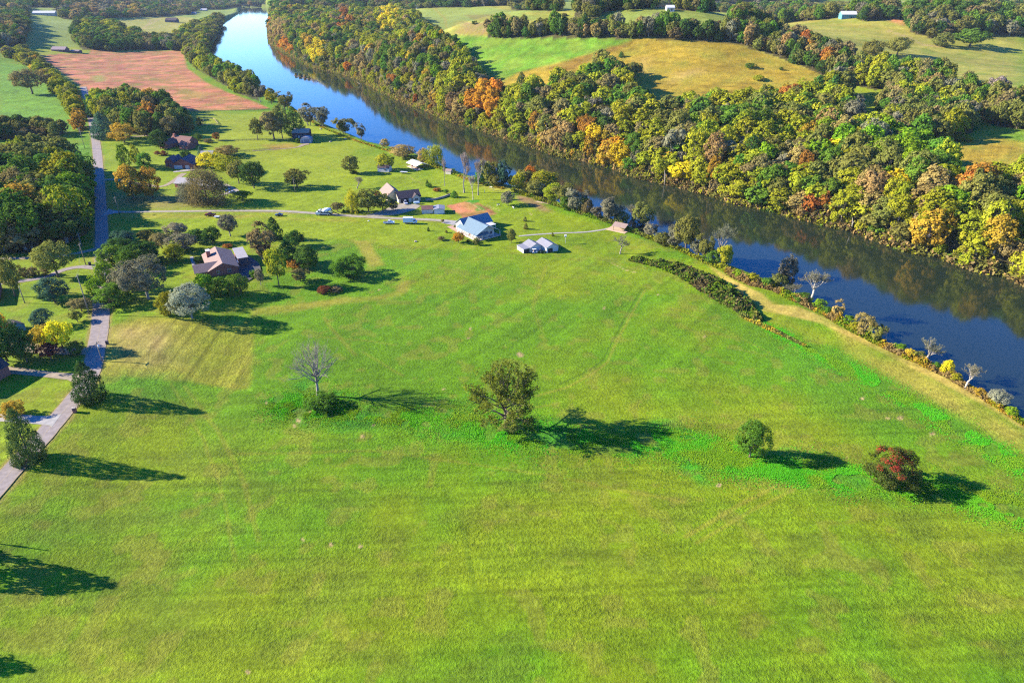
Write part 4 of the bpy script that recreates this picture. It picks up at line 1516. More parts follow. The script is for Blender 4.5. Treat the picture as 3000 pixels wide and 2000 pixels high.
# ------------------------------------------------------------------ trees one can tell apart
# foot u, v, width, top row, kind, habit, label
YARD = [
    # by the lane and the two houses beyond the drive
    (308, 406, 72, 325, "blue", "cone", "blue-green pine leaning beside the bend of the road"),
    (365, 418, 78, 350, "gold", "round", "golden round tree in front of the dark grove by the road"),
    (368, 490, 40, 421, "bright", "upright", "tall bright green tree on the lawn across from the navy-roofed house"),
    (403, 484, 30, 424, "lime", "upright", "slim yellow-green tree beside the tall bright green one by the lawn"),
    (428, 496, 50, 440, "green", "oval", "mid green tree between the slim yellow-green one and the navy-roofed house"),
    (360, 510, 26, 488, "green", "bush", "low green shrub at the foot of the tall bright green tree"),
    (392, 582, 80, 470, "gold", "oval", "large golden tree standing alone nearest the road and gravel drive"),
    (448, 580, 70, 480, "gold", "oval", "large golden tree touching its twin on the shaded side"),
    (609, 596, 112, 474, "brown", "weep", "big weeping brown tree hiding the house with solar panels"),
    (560, 590, 70, 520, "grey", "weep", "grey drooping tree at the side of the big weeping brown one"),
    (617, 492, 84, 438, "yellow", "round", "brightest yellow tree behind the weeping brown tree"),
    (672, 506, 84, 446, "lime", "round", "yellow-green broad tree beside the brightest yellow tree"),
    (668, 456, 74, 420, "tan", "round", "tan tree behind the brightest yellow tree"),
    (700, 538, 58, 464, "olive", "spread", "olive tree between the yellow-green tree and the dark green one"),
    (745, 552, 74, 460, "dark", "round", "large dark green tree at the end of the house cluster"),
    (711, 589, 56, 552, "green", "spread", "small umbrella shaped green tree near the parked cars"),
    (482, 455, 24, 436, "red", "bush", "dark red shrub by the wall of the red-roofed house"),
    (462, 456, 16, 440, "red", "round", "little red tree on the lawn before the red-roofed house"),
    (590, 454, 20, 424, "blue", "cone", "small blue-grey conifer behind the navy roof"),
    (635, 412, 24, 384, "rust", "round", "small russet tree at the board fence"),
    (611, 418, 26, 402, "brown", "bush", "brown shrub at the board fence"),
    (470, 436, 56, 372, "dark", "oval", "dark tree shading the near end of the red roof"),
    (548, 470, 40, 432, "dark", "bush", "dark green tree between red roof and navy gables"),
    (500, 400, 60, 330, "brown", "round", "brown tree rising behind the red roof"),
    (580, 412, 30, 385, "dark", "bush", "dark green bush behind the red roof"),
    (560, 378, 22, 352, "dark", "cone", "dark conifer next to the small wooden pen"),
    (586, 366, 24, 338, "olive", "bush", "olive bush inside the small wooden pen"),
    (505, 476, 30, 452, "dark", "bush", "dark shrub between the red and navy roofs"),
    (755, 410, 40, 342, "olive", "spread", "sparse olive tree at the end of the riverside board fence"),
    (803, 408, 74, 312, "brown", "spread", "tall bare-trunked brown tree by the board fence"),
    (828, 406, 46, 300, "olive", "spread", "tall olive tree with pale trunk behind the brown one"),
    (866, 398, 66, 308, "dark", "cone", "tall dark conifer beside the dark riverside cottage"),
    (873, 418, 22, 400, "green", "bush", "green bush against the dark riverside cottage"),
    # lawn by the drive
    (870, 549, 76, 484, "olive", "round", "two-toned olive tree with a pole behind it on the open lawn"),
    (990, 621, 40, 588, "brown", "spread", "small half-bare brown tree just behind the cement truck"),
    (1033, 622, 44, 545, "lime", "weep", "drooping yellow-green tree beside the drive"),
    (1080, 622, 68, 545, "olive", "round", "round olive tree by the drive next to the drooping one"),
    (1122, 620, 64, 560, "olive", "spread", "dark olive tree in front of the beige house"),
    (1152, 616, 34, 580, "brown", "round", "small brown tree close to the garage drive"),
    (1007, 622, 9, 611, "dark", "bush", "clipped dark shrub nearest the cement truck"),
    (1018, 623, 9, 612, "dark", "bush", "second clipped dark shrub from the cement truck"),
    (1049, 622, 9, 611, "dark", "bush", "clipped dark shrub under the drooping yellow-green tree"),
    (1062, 622, 9, 612, "dark", "bush", "clipped dark shrub under the round olive tree"),
    (1105, 573, 22, 554, "red", "bush", "deep red shrub behind the olive trees by the beige house"),
    (1028, 508, 58, 447, "olive", "round", "solitary grey-olive tree in the middle of the far lawn"),
    (1130, 497, 58, 442, "lime", "oval", "yellow-olive tree standing behind the small white shed"),
    (1047, 552, 38, 517, "grey", "twig", "pale leafless tree behind the drooping yellow-green one"),
    (1036, 508, 26, 496, "dark", "bush", "low dark bush on the far lawn"),
    (1252, 546, 12, 525, "dark", "cone", "slim dark conifer at the end of the garden row"),
    (1258, 549, 18, 533, "green", "bush", "round green shrub beside the slim dark conifer"),
    (1280, 560, 26, 547, "rust", "bush", "rust red shrub in the garden row beyond the beige house"),
    (1308, 567, 18, 553, "green", "round", "green round shrub beside the rust red one"),
    (1331, 578, 24, 557, "green", "cone", "pointed green shrub at the end of the garden row"),
    (1303, 545, 16, 462, "mauve", "twig", "tall thin bare tree on the far lawn"),
    (1360, 565, 34, 448, "mauve", "twig", "tall pinkish bare poplar behind the garden plot"),
    (1386, 585, 24, 515, "ghost", "twig", "shorter pale bare tree before the pinkish poplars"),
    (1401, 572, 40, 468, "mauve", "twig", "tall pinkish bare poplar nearest the river"),
    (1488, 602, 46, 554, "grey", "round", "round grey half-bare tree between garden plot and river"),
    (1343, 711, 38, 676, "orange", "round", "orange tree in front of the white house"),
    (1395, 718, 24, 694, "olive", "round", "small olive tree at the corner of the white house porch"),
    (1371, 709, 13, 699, "dark", "bush", "dark shrub between the orange tree and the porch"),
    (1498, 711, 30, 665, "olive", "round", "grey-green young tree at the shaded side of the white house"),
    (1255, 677, 9, 664, "dark", "cone", "tiny dark conifer on the lawn below the box truck"),
    (1308, 682, 9, 672, "olive", "bush", "tiny olive shrub on the lawn before the patio"),
    (1292, 704, 24, 691, "brown", "spread", "little brown spreading tree before the orange one"),
    (1297, 652, 11, 640, "brown", "round", "small brown tree at the mouth of the house apron"),
    (1338, 665, 20, 656, "dark", "bush", "dark clipped shrub by the patio"),
    (1538, 648, 14, 634, "olive", "cone", "young tree on the far lawn, first of three"),
    (1540, 671, 16, 652, "olive", "cone", "young tree on the far lawn, middle of three"),
    (1619, 692, 9, 680, "olive", "cone", "tiny young tree beside the dock path"),
    (1817, 743, 44, 694, "grey", "twig", "thin bare tree alone on the lawn before the bramble thicket"),
    # round the brick ranch house
    (776, 766, 96, 638, "brown", "multi", "big olive-brown half-bare tree beyond the brick house"),
    (805, 700, 52, 632, "dark", "cone", "tall dark conifer behind the big half-bare tree"),
    (866, 722, 64, 668, "dark", "round", "dark evergreen tree on the lawn behind the dark conifers"),
    (905, 792, 76, 712, "dark", "oval", "dark evergreen at the edge of the shaded grove"),
    (850, 775, 70, 700, "dark", "oval", "dark evergreen inside the shaded grove"),
    (862, 785, 44, 748, "rust", "bush", "brown-red shrub among the dark evergreens"),
    (818, 838, 56, 716, "lime", "spread", "yellow-green tree with a leaning bare trunk"),
    (880, 824, 56, 780, "brown", "round", "round brown tree below the dark evergreens"),
    (1025, 808, 112, 729, "green", "bush", "broad dense green tree alone at the field corner"),
    (950, 858, 44, 831, "red", "bush", "dark red shrub on the mown lawn"),
    (985, 853, 44, 832, "brown", "bush", "brown-green shrub beside the dark red one"),
    (765, 836, 26, 784, "grey", "spread", "small thin grey tree beside the dark driveway"),
    (745, 812, 30, 786, "green", "bush", "green shrub at the end of the dark driveway"),
    (668, 724, 32, 711, "rust", "bush", "rust red bush behind the brick house"),
    (675, 692, 56, 620, "grey", "spread", "thin bare spreading tree on the lawn behind the brick house"),
    (624, 712, 56, 658, "dark", "round", "dark green tree beyond the garage of the brick house"),
    (578, 712, 54, 664, "dark", "round", "dark green tree behind the silver-grey one"),
    (540, 735, 90, 674, "grey", "round", "silver-grey leafless tree behind the brick house"),
    (522, 698, 66, 645, "grey", "spread", "pale grey spreading tree farthest behind the brick house"),
    (515, 764, 64, 708, "lime", "oval", "yellow-green tree before the silver-grey one"),
    (475, 728, 60, 676, "brown", "spread", "dark brown umbrella shaped tree in the roadside grove"),
    (430, 700, 60, 668, "olive", "round", "olive tree at the back of the roadside grove"),
    (365, 720, 72, 668, "blue", "round", "blue-green tree at the back corner of the roadside grove"),
    (400, 775, 92, 704, "dark", "round", "dark evergreen tree in the middle of the roadside grove"),
    (330, 770, 80, 700, "green", "bush", "broad green evergreen along the road edge"),
    (312, 835, 74, 745, "bright", "bush", "sunlit yellow-green evergreen pressed against the road"),
    (475, 775, 38, 742, "dark", "bush", "dark shrub beside the yellow-green tree"),
    (436, 876, 140, 742, "grey", "spread", "big grey feathery tree with a dark leaning trunk"),
    (370, 850, 80, 775, "grey", "round", "grey feathery tree on the road side of its bigger twin"),
    (338, 892, 120, 816, "green", "bush", "broad dark green evergreen at the roadside corner"),
    (563, 932, 124, 817, "silver", "round", "silver-green round tree at the edge of the mown plot"),
    (495, 922, 66, 838, "lime", "bush", "yellow-green bushy tree beside the silver-green one"),
    (605, 858, 64, 784, "bright", "bush", "bright green tree at the near end of the brick house"),
    (650, 864, 62, 792, "green", "bush", "green tree under the gable of the brick house"),
    (698, 860, 76, 788, "green", "bush", "dark green tree by the dark driveway"),
    (592, 790, 18, 772, "brown", "bush", "little brown shrub at the front walk"),
    (585, 768, 36, 746, "dark", "bush", "dark foundation shrub at the front of the brick house"),
    # west of the road
    (172, 812, 108, 695, "olive", "spread", "tall pale olive tree on the lawn west of the road"),
    (46, 868, 70, 748, "olive", "spread", "sparse olive tree at the edge of the gray side drive"),
    (14, 818, 34, 785, "brown", "bush", "clipped brown tree at the end of the row by the side drive"),
    (72, 810, 34, 776, "brown", "bush", "clipped dark brown tree second in the row by the side drive"),
    (98, 808, 34, 774, "brown", "bush", "clipped dark brown tree third in the row by the side drive"),
    (134, 806, 36, 772, "brown", "bush", "clipped brown tree nearest the tall pale olive tree"),
    (163, 887, 90, 804, "blue", "round", "dense blue-green spruce on the west lawn"),
    (128, 958, 70, 899, "blue", "oval", "smaller rounded blue-green conifer behind the yellow trees"),
    (240, 912, 66, 868, "brown", "spread", "low brown twiggy tree leaning over the road"),
    (228, 942, 38, 907, "olive", "spread", "thin olive sapling beside the road"),
    (188, 1030, 80, 931, "yellow", "spread", "tall bright yellow tree by the gravel entrance"),
    (142, 1024, 84, 944, "gold", "round", "golden tree beside the bright yellow one"),
    (228, 1036, 46, 990, "dark", "bush", "dark shrub under the bright yellow tree"),
    (150, 1052, 64, 1000, "red", "spread", "dark red tree in the shade by the gravel entrance"),
    (22, 1058, 130, 928, "dark", "oval", "large dark green tree at the edge of the west yard"),
    (80, 1060, 84, 960, "dark", "oval", "dark green tree joined to the larger one in the west yard"),
    (-2, 985, 76, 912, "orange", "round", "orange-topped tree above the large dark green one"),
    (40, 1216, 70, 1163, "gold", "bush", "orange-gold round bush beside the concrete drive"),
    # river bank on the home side
    (765, 300, 46, 246, "grey", "multi", "grey tree on the bank below the tilled field"),
    (797, 306, 44, 264, "lime", "round", "yellow-green tree on the bank below the tilled field"),
    (838, 322, 60, 272, "olive", "multi", "olive tree at the river by the tilled field corner"),
    (905, 368, 66, 292, "grey", "multi", "grey-olive tree leaning over the water at the first inlet"),
    (945, 372, 62, 300, "grey", "multi", "grey multi-stemmed tree next to the leaning one at the inlet"),
    (1010, 392, 76, 325, "olive", "multi", "olive multi-stemmed tree on the point of the bank"),
    (1058, 408, 36, 353, "grey", "multi", "thin grey tree at the tip of the point"),
    (1180, 462, 76, 416, "tan", "round", "brown-tan tree at the water near the pavilion"),
    (1240, 482, 38, 428, "tan", "oval", "narrow tan tree beside the willow at the water"),
    (1272, 484, 62, 412, "lime", "weep", "tall yellow-green willow at the water behind the pavilion"),
    (1325, 505, 26, 490, "green", "bush", "green bush by the little bank hut"),
    (1432, 540, 64, 450, "olive", "multi", "dark olive tree at the water behind the poplars"),
    (1478, 546, 54, 456, "blue", "multi", "blue-grey slender tree over the water"),
    (1497, 545, 30, 510, "yellow", "oval", "small yellow tree at the water"),
    (1540, 560, 70, 488, "olive", "round", "olive tree behind the big yellow-green one on the bank"),
    (1555, 550, 46, 478, "orange", "oval", "orange crowned tree over the river"),
    (1595, 580, 96, 486, "lime", "oval", "big yellow-green tree on the bank by the earth slip"),
    (1648, 604, 76, 520, "olive", "multi", "olive tree beside the big yellow-green one"),
    (1685, 620, 84, 534, "grey", "multi", "blue-grey dense tree on the bank"),
    (1721, 630, 36, 577, "brown", "oval", "small brown tree at the end of the bank grove"),
    (1790, 652, 92, 560, "grey", "multi", "large grey-green many-stemmed tree by the dock shelter"),
    (1848, 660, 50, 602, "grey", "twig", "pale bare tree behind the dock shelter"),
    (1880, 674, 62, 586, "olive", "spread", "leaning olive tree just past the dock shelter"),
    (1905, 694, 46, 648, "grey", "round", "low grey tree over the water past the dock shelter"),
    (2008, 738, 84, 616, "olive", "spread", "tall olive tree with bare trunk on the bank"),
    (1975, 728, 70, 640, "grey", "multi", "grey half-bare tree against the tall olive one"),
    (2062, 764, 60, 678, "olive", "multi", "olive tree on the bank with low branches"),
    (2100, 772, 74, 658, "grey", "twig", "grey leafless crown over the river bend"),
    (2122, 782, 66, 690, "lime", "multi", "pale yellow-green tree at the start of the bank track"),
    (2300, 834, 56, 742, "grey", "spread", "slender grey tree rising from the bank scrub"),
    (2275, 836, 52, 790, "olive", "bush", "olive scrub bush on the bank"),
    (2330, 866, 60, 832, "grey", "twig", "fallen grey branches in the bank scrub"),
    (2374, 890, 78, 794, "grey", "twig", "white dead tree standing on the bank"),
    (2352, 885, 60, 850, "green", "bush", "green bush at the foot of the white dead tree"),
    (2452, 935, 56, 874, "tan", "multi", "tan bushy tree on the bank below the dead tree"),
    (2425, 920, 44, 892, "green", "bush", "low green bush between dead tree and tan bushy tree"),
    (2525, 985, 66, 908, "tan", "multi", "tall tan and olive bush on the bank"),
    (2562, 1000, 56, 938, "olive", "multi", "olive bush beside the tall tan one on the bank"),
    (2595, 1006, 40, 964, "ghost", "twig", "bare white twigs leaning over the water"),
    (2715, 1066, 66, 1000, "grey", "twig", "round grey half-bare bush on the bank track"),
    (2690, 1052, 44, 1022, "olive", "bush", "olive bush at the foot of the grey half-bare one"),
    (2770, 1098, 42, 1050, "yellow", "oval", "small yellow bush on the bank track"),
    (2828, 1138, 66, 1074, "grey", "twig", "white dead bush hanging over the water"),
    (1408, 536, 44, 488, "green", "bush", "dark green bush at the water behind the shorter pale bare tree"),
    (1455, 545, 46, 494, "olive", "bush", "olive bush between the dark olive tree and the blue-grey slender one"),
    (1520, 560, 50, 500, "lime", "round", "yellow-green low tree right of the small yellow tree at the water"),
    (1565, 572, 60, 510, "olive", "bush", "olive bush at the foot of the big yellow-green bank tree"),
    (1622, 594, 66, 528, "lime", "round", "yellow-olive tree between the big yellow-green one and the olive one"),
    (1665, 612, 60, 560, "green", "bush", "green bush under the blue-grey dense bank tree"),
    (1702, 622, 56, 560, "olive", "multi", "olive tree between the blue-grey dense one and the small brown one"),
    (1752, 642, 46, 596, "grey", "multi", "grey-green low tree before the large many-stemmed one"),
    (1818, 656, 50, 606, "olive", "bush", "olive bush against the dock shelter"),
    (1940, 716, 56, 668, "olive", "bush", "olive bush at the waterline left of the tall bank tree"),
    (2040, 752, 60, 690, "grey", "multi", "grey-olive tree between the tall olive one and the low-branched one"),
    (2085, 772, 54, 716, "green", "bush", "green bush under the grey leafless crown over the bend"),
    (2160, 812, 40, 780, "bright", "bush", "bright green bush low on the bank past the pale yellow-green tree"),
    (2205, 826, 44, 792, "lime", "bush", "yellow-green bush on the bank under the grey leafless crown"),
    (2245, 838, 40, 806, "green", "bush", "dark green bush beside the olive scrub on the bank"),
    (2398, 902, 40, 868, "bright", "bush", "bright green bush right of the white dead tree"),
    (2482, 952, 40, 916, "bright", "bush", "bright green bush right of the tan bushy tree"),
    (2505, 968, 36, 930, "lime", "bush", "yellow-green bush left of the tall tan one"),
    (2635, 1028, 40, 1000, "bright", "bush", "bright green bush right of the bare white twigs"),
    (2665, 1042, 36, 1016, "gold", "bush", "gold-green low bush before the grey half-bare one"),
    (2742, 1080, 34, 1056, "green", "bush", "dark green bush left of the small yellow one"),
    (2798, 1114, 36, 1086, "lime", "bush", "yellow-green bush right of the small yellow one"),
    (2868, 1158, 36, 1132, "gold", "bush", "gold bush right of the white dead one"),
    (2960, 1214, 40, 1184, "bright", "bush", "bright green bush nearest the picture's edge on the bank track"),
    (290, 870, 56, 800, "bright", "bush", "bright evergreen at the road edge above the corner evergreen"),
    (380, 800, 70, 730, "green", "round", "green evergreen behind the big grey feathery tree"),
    (350, 745, 84, 690, "dark", "round", "dark evergreen at the back of the roadside grove"),
    (445, 760, 60, 700, "dark", "round", "dark evergreen right of the middle one in the roadside grove"),
    (2918, 1186, 60, 1138, "silver", "spread", "pale silvery bush on the bank track"),
    # the far fields
    (2555, 162, 68, 114, "olive", "bush", "olive tree on the far pasture, one of a pair"),
    (2628, 162, 72, 112, "olive", "spread", "olive tree beside its twin on the far pasture"),
    (2762, 138, 62, 92, "olive", "bush", "round olive tree at the near corner of the far wood"),
    (2840, 140, 92, 86, "green", "spread", "green tree with two trunks at the near corner of the far wood"),
    (1895, 293, 30, 262, "cedar", "cone", "lone dark cedar at the foot of the golden hill"),
    (1635, 255, 46, 216, "dark", "round", "dark round tree at the lower edge of the golden hill"),
    (1528, 258, 36, 214, "cedar", "cone", "dark cedar where the golden hill meets the green field"),
    (1820, 168, 18, 152, "dark", "cone", "small dark cedar on the seam of the green field"),
    (2198, 200, 34, 184, "dark", "bush", "dark bush on the right shoulder of the golden hill"),
    (2222, 236, 38, 212, "lime", "bush", "bright bush at the lower right of the golden hill"),
    (2288, 206, 14, 196, "dark", "bush", "tiny dark bush on the crest path of the golden hill"),
    (1800, 32, 22, 20, "dark", "round", "dark tree at the edge of the far green field"),
    (1838, 34, 26, 10, "olive", "round", "olive tree on the far green field"),
    (1912, 28, 20, 12, "dark", "round", "dark round tree on the far hedge line"),
    (1390, 72, 18, 60, "dark", "bush", "lone dark shrub on the brown hillside"),
    (1652, 48, 22, 38, "brown", "bush", "brown shrub on the far slope"),
    (95, 276, 84, 206, "brown", "spread", "dark spreading tree in the green meadow by the lane hedge"),
    (1128, 434, 30, 402, "tan", "round", "tan tree standing in the water off the point"),
    (1128 + 1690, 412, 60, 386, "lime", "bush", "yellow-green bush at the edge of the gold corner field"),
    (2745, 500, 54, 455, "olive", "round", "dark olive tree at the corner of the gold field"),
]


def crown_copy(name, V, F, tint, m):
    return mesh_from(name, V, F, [m], {"tint": ('POINT', 'FLOAT', tint)})


def open_tree(p, w, h, label, name, seed, bark, twig, lobes, fork, rad, fine, per, ln, leaves=0, leaf=.02):
    """single open-grown tree: trunk, many limbs, branchlets, a haze of twigs and, if it has any, thin leaves"""
    rg = np.random.default_rng(seed)
    o = empty(name, p, .6, (w, w, h))
    tag(o, label, "tree")
    tips = []
    TV, TF = trunk_geom(lobes, seed, rad, lean=.02, fork=fork, fine=fine, k=7, tips=tips, nl=26)
    link("trunk", mesh_from("trunk", TV, TF, [bark], smooth=True), o)
    T = np.array(tips)
    D = T - np.array([0, 0, .22])
    D /= np.linalg.norm(D, axis=1)[:, None]
    V, F, tint = twig_geom(T - D * .02, D, seed, per=per, ln=ln, th=.0026)
    link("crown", crown_copy("crown", V, F, tint, LEAF[twig]), o)
    if leaves:
        b_ = T[rg.choice(len(T), leaves)] + .026 * rg.normal(size=(leaves, 3))
        b_[:, 2] = np.maximum(b_[:, 2], .02)
        V, F = quads(b_, rg.normal(size=(leaves, 3)) + .6 * D[rg.choice(len(T), leaves)] + np.array([0, 0, .4]), leaf * rg.uniform(.5, 1.3, leaves), rg)
        link("foliage", crown_copy("foliage", V, F, np.repeat(.25 + .75 * rg.random(leaves), 4), LEAF["leafy"]), o)
    return o


def ring_lobes(rows, seed):
    rg = np.random.default_rng(seed)
    L = []
    for z, r, n in rows:
        a0 = rg.uniform(0, 6.28)
        for i in range(n):
            a = a0 + 6.28 * i / n + rg.uniform(-.25, .25)
            q = r * rg.uniform(.75, 1.1)
            L.append((q * math.cos(a), q * math.sin(a), z + rg.uniform(-.05, .05), .1))
    return L


def thicket(name, pts, width, height, species, label, n, seed=5, cat="thicket", kind=None, size=.5, hmin=.3, mats_=None, group=None, flat=False):
    """scrub growing along a line on the ground: stems of leaves of uneven height"""
    rg = np.random.default_rng(seed)
    P = np.array([[q.x, q.y] for q in W(pts)])
    d = np.r_[0, np.cumsum(np.linalg.norm(np.diff(P, axis=0), axis=1))]
    s = rg.uniform(0, d[-1], n)
    c = np.stack([np.interp(s, d, P[:, 0]), np.interp(s, d, P[:, 1])], 1)
    ww = np.interp(s / d[-1], np.linspace(0, 1, len(width)), width)
    hh = np.interp(s / d[-1], np.linspace(0, 1, len(height)), height)
    a = rg.uniform(0, 6.28, n)
    q = np.sqrt(rg.random(n))
    c += np.stack([np.cos(a), np.sin(a)], 1) * (q * ww * .5)[:, None]
    z = terrain(c[:, 0], c[:, 1])
    clump = fbm(c[:, 0] / 2.6, c[:, 1] / 2.6, seed, 2)
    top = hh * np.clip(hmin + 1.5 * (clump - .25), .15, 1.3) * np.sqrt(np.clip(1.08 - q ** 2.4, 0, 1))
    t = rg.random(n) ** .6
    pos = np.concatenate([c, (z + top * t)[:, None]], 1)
    if flat:
        a = rg.uniform(0, 6.28, n)
        q = np.abs(rg.normal(size=n)) * .55
        c += np.stack([np.cos(a), np.sin(a)], 1) * (q * ww)[:, None]
        keep = fbm(c[:, 0] / 6, c[:, 1] / 6, seed + 4, 3) > .40
        c, hh, q, n = c[keep], hh[keep], q[keep] * .6, int(keep.sum())
        z = terrain(c[:, 0], c[:, 1])
        clump = fbm(c[:, 0] / 1.4, c[:, 1] / 1.4, seed, 2)
        top = hh * clump
        pos = np.concatenate([c, (z + top * rg.random(n))[:, None]], 1)
        t = rg.random(n)
    nor = rg.normal(size=(n, 3)) * (.22 if flat else .7) + np.array([-.35, -.1, .55])
    up = np.array([0, 0, 1]) + .8 * rg.normal(size=(n, 3))
    V, F = quads(pos, nor, size * rg.uniform(.5, 1.3, n), rg, asp=1.5, up=up)
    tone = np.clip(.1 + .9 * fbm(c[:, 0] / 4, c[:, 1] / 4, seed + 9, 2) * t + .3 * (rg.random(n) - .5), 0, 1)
    ms = mats_ or [species]
    mi = (fbm(c[:, 0] / 5 + 50, c[:, 1] / 5, seed + 3, 2) * 1.9 - .45 + .35 * rg.random(n)) * len(ms)
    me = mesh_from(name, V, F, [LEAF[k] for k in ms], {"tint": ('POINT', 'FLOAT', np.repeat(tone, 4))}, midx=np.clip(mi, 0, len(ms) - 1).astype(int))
    o = link(name, me)
    return tag(o, label, cat, group, kind)


def build_named_trees():
    for u, v, w, t, sp, form, lab in YARD:
        shrub = ("shrub" in lab or " bush" in lab or "scrub" in lab or "branches" in lab or "twigs" in lab)
        nm = "shrub" if shrub else ("conifer_tree" if form == "cone" or sp in ("cedar", "blue") else ("bare_tree" if form == "twig" else "deciduous_tree"))
        kw = {}
        if form == "twig":
            kw = dict(bark=BARK_PALE if sp == "ghost" or "dead" in lab else BARK_GREY)
            if sp == "mauve" or (w < 30 and u < 1500):
                form = "poplar"
        elif form in ("spread", "multi") and sp in ("grey", "brown", "olive", "lime"):
            kw = dict(fine=2, bark=BARK if sp != "grey" else BARK_GREY)
        tree(u, v, w, t, sp, form, lab, nm, "shrub" if shrub else "tree", **kw)
    # the five trees of the old fence line and the cedars by the road
    p = hit(933, 1160)
    open_tree(p, 15.5, 17.0, "leafless grey tree rising from a dark bush in the pasture", "bare_tree", 11, BARK_GREY, "grey",
              ring_lobes([(.95, .12, 4), (.84, .27, 7), (.68, .36, 8), (.52, .40, 5)], 3), .30, .024, 10, 7, .085)
    tree(942, 1192, 104, 1146, "green", "bush", "dark green bramble bush round the foot of the leafless tree", "shrub", "shrub", n=5000)
    p = hit(1482, 1252)
    open_tree(p, 17.8, 18.0, "large twisted tree with thin olive leaves in mid pasture", "deciduous_tree", 29, BARK, "olive",
              ring_lobes([(.95, .14, 4), (.84, .32, 7), (.66, .43, 8), (.46, .46, 7), (.28, .40, 4)], 8), .20, .026, 11, 3, .06, leaves=12000, leaf=.018)
    thv, thf, tt, _ = crown_geom("bush", 5, 2600, leaf=.8)
    o2 = empty("shrub", p + Vector((1.5, -1.2, 0)), .3, (7.5, 6, 4.2))
    tag(o2, "tangled undergrowth at the foot of the large twisted tree", "shrub")
    link("crown", crown_copy("crown", thv, thf, tt, LEAF["olive"]), o2)
    tree(2195, 1338, 106, 1212, "green", "oval", "dense dark green oval tree alone in the pasture", n=12000, k=.86)
    tree(2605, 1418, 160, 1276, "redtop", "bush", "green tree with a red-tinged top alone in the pasture", n=14000, k=.84)
    tree(92, 1350, 98, 1214, "cedar", "cone", "dark rounded cedar nearest the corner where the road leaves the picture", "conifer_tree", n=15000, k=1.12, seed=4)
    tree(270, 1172, 96, 1063, "cedar", "cone", "pointed dark cedar beside the road bend", "conifer_tree", n=13000, k=1.05, seed=6)
    # trees just outside the frame whose shadows fall on the pasture
    t = hit(312, 1712)
    plant(Vector((t.x - 31, t.y + 2.5, 0)), 12, 15.5, "cedar", "cone", "cedar whose shadow falls across the lower pasture", "conifer_tree", seed=9, n=6000)
    t = hit(85, 1962)
    plant(Vector((t.x - 25, t.y + 2.2, 0)), 9, 12.0, "cedar", "cone", "cedar at the lowest corner of the pasture", "conifer_tree", seed=10, n=6000)
    # scrub along the banks
    thicket("bramble_thicket", [(1850, 762), (1930, 775), (2010, 800), (2090, 845), (2160, 890), (2215, 935)], [3, 8, 12, 14, 12, 5], [1.8, 2.8, 3.2, 3.6, 3.4, 1.8],
            "brown", "long dark bramble thicket between pasture and bank track", 16000, 5, mats_=["green", "bright", "olive", "green", "brown"], size=.6)
    thicket("bramble_thicket", [(2175, 925), (2235, 955), (2300, 985), (2360, 1015)], [3.5, 3, 2.5, 1.5], [1.2, 1.1, .9, .6], "tan",
            "low tan and green bramble tail at the end of the long thicket", 2600, 6, mats_=["green", "gold", "olive"], size=.45)
    thicket("bank_weeds", [(2130, 800), (2200, 832), (2268, 848), (2330, 880), (2410, 916), (2480, 958), (2560, 1000), (2670, 1052), (2785, 1106), (2860, 1152), (2925, 1192),
                           (3010, 1246), (3200, 1380)], [4.4, 4.4, 4.2, 4.4, 4.4, 4, 4, 4, 3.4, 3.4, 3.4, 3.4, 3.4], [3.4, 3.4, 3, 3.2, 3.2, 2.8, 2.9, 2.9, 2.3, 2.1, 2.1, 2.1, 2.1],
            "gold", "tall weeds along the edge of the bank track above the river", 17000, 8, cat="weeds", kind="stuff", mats_=["bright", "lime", "gold", "tan"], size=.45)
    thicket("bank_weeds", [(1500, 558), (1560, 580), (1640, 606), (1720, 632), (1774, 648), (1850, 678), (1900, 698), (1950, 716), (2010, 742), (2075, 772), (2135, 796)],
            [3.4] * 11, [2.6] * 11, "olive", "weeds and scrub along the lawn's edge above the river", 9000, 9, cat="weeds", kind="stuff", mats_=["bright", "olive", "lime"], size=.45)
    thicket("bank_weeds", [(735, 240), (800, 282), (870, 330), (935, 370), (1000, 397), (1056, 418), (1160, 450), (1230, 468), (1320, 508), (1400, 538), (1476, 554)],
            [2.5] * 11, [1.4] * 11, "olive", "weeds along the lawn's edge above the upper river", 7000, 10, cat="weeds", kind="stuff", mats_=["bright", "lime", "gold"], size=.6)
    for pts_, wd_, lab_ in (([(815, 1190), (900, 1185), (1010, 1205)], [6, 12, 5], "emerald grass round the leafless tree"),
                            ([(1000, 1205), (1240, 1228), (1340, 1235), (1450, 1265)], [3, 4, 14, 8], "emerald grass on the near side of the large twisted tree"),
                            ([(1440, 1268), (1600, 1282), (1800, 1305), (1980, 1275)], [8, 8, 6, 5], "emerald grass in the shade strip beyond the twisted tree"),
                            ([(1930, 1295), (2050, 1315), (2200, 1362)], [5, 11, 6], "emerald grass beside the dark green oval tree"),
                            ([(2230, 1372), (2400, 1385), (2560, 1412)], [4, 8, 5], "emerald grass between the oval tree and the red-topped one"),
                            ([(2640, 1432), (2800, 1440), (3010, 1505)], [4, 6, 8], "emerald grass past the red-topped tree"),
                            ([(2230, 945), (2400, 1035), (2600, 1140), (2800, 1250), (3010, 1385)], [4, 6, 6, 6, 6], "emerald grass strip parallel to the bank track")):
        thicket("lush_grass", pts_, wd_, [.20] * 3, "emerald", lab_, 24000, 31 + len(lab_), cat="grass", kind="stuff", mats_=["emerald", "emerald", "bright"], size=.17, hmin=.4, flat=True)
    # overhanging scrub along the far waterline
    far = [(a, b - 3) for a, b in FAR_BANK[2:-1]]
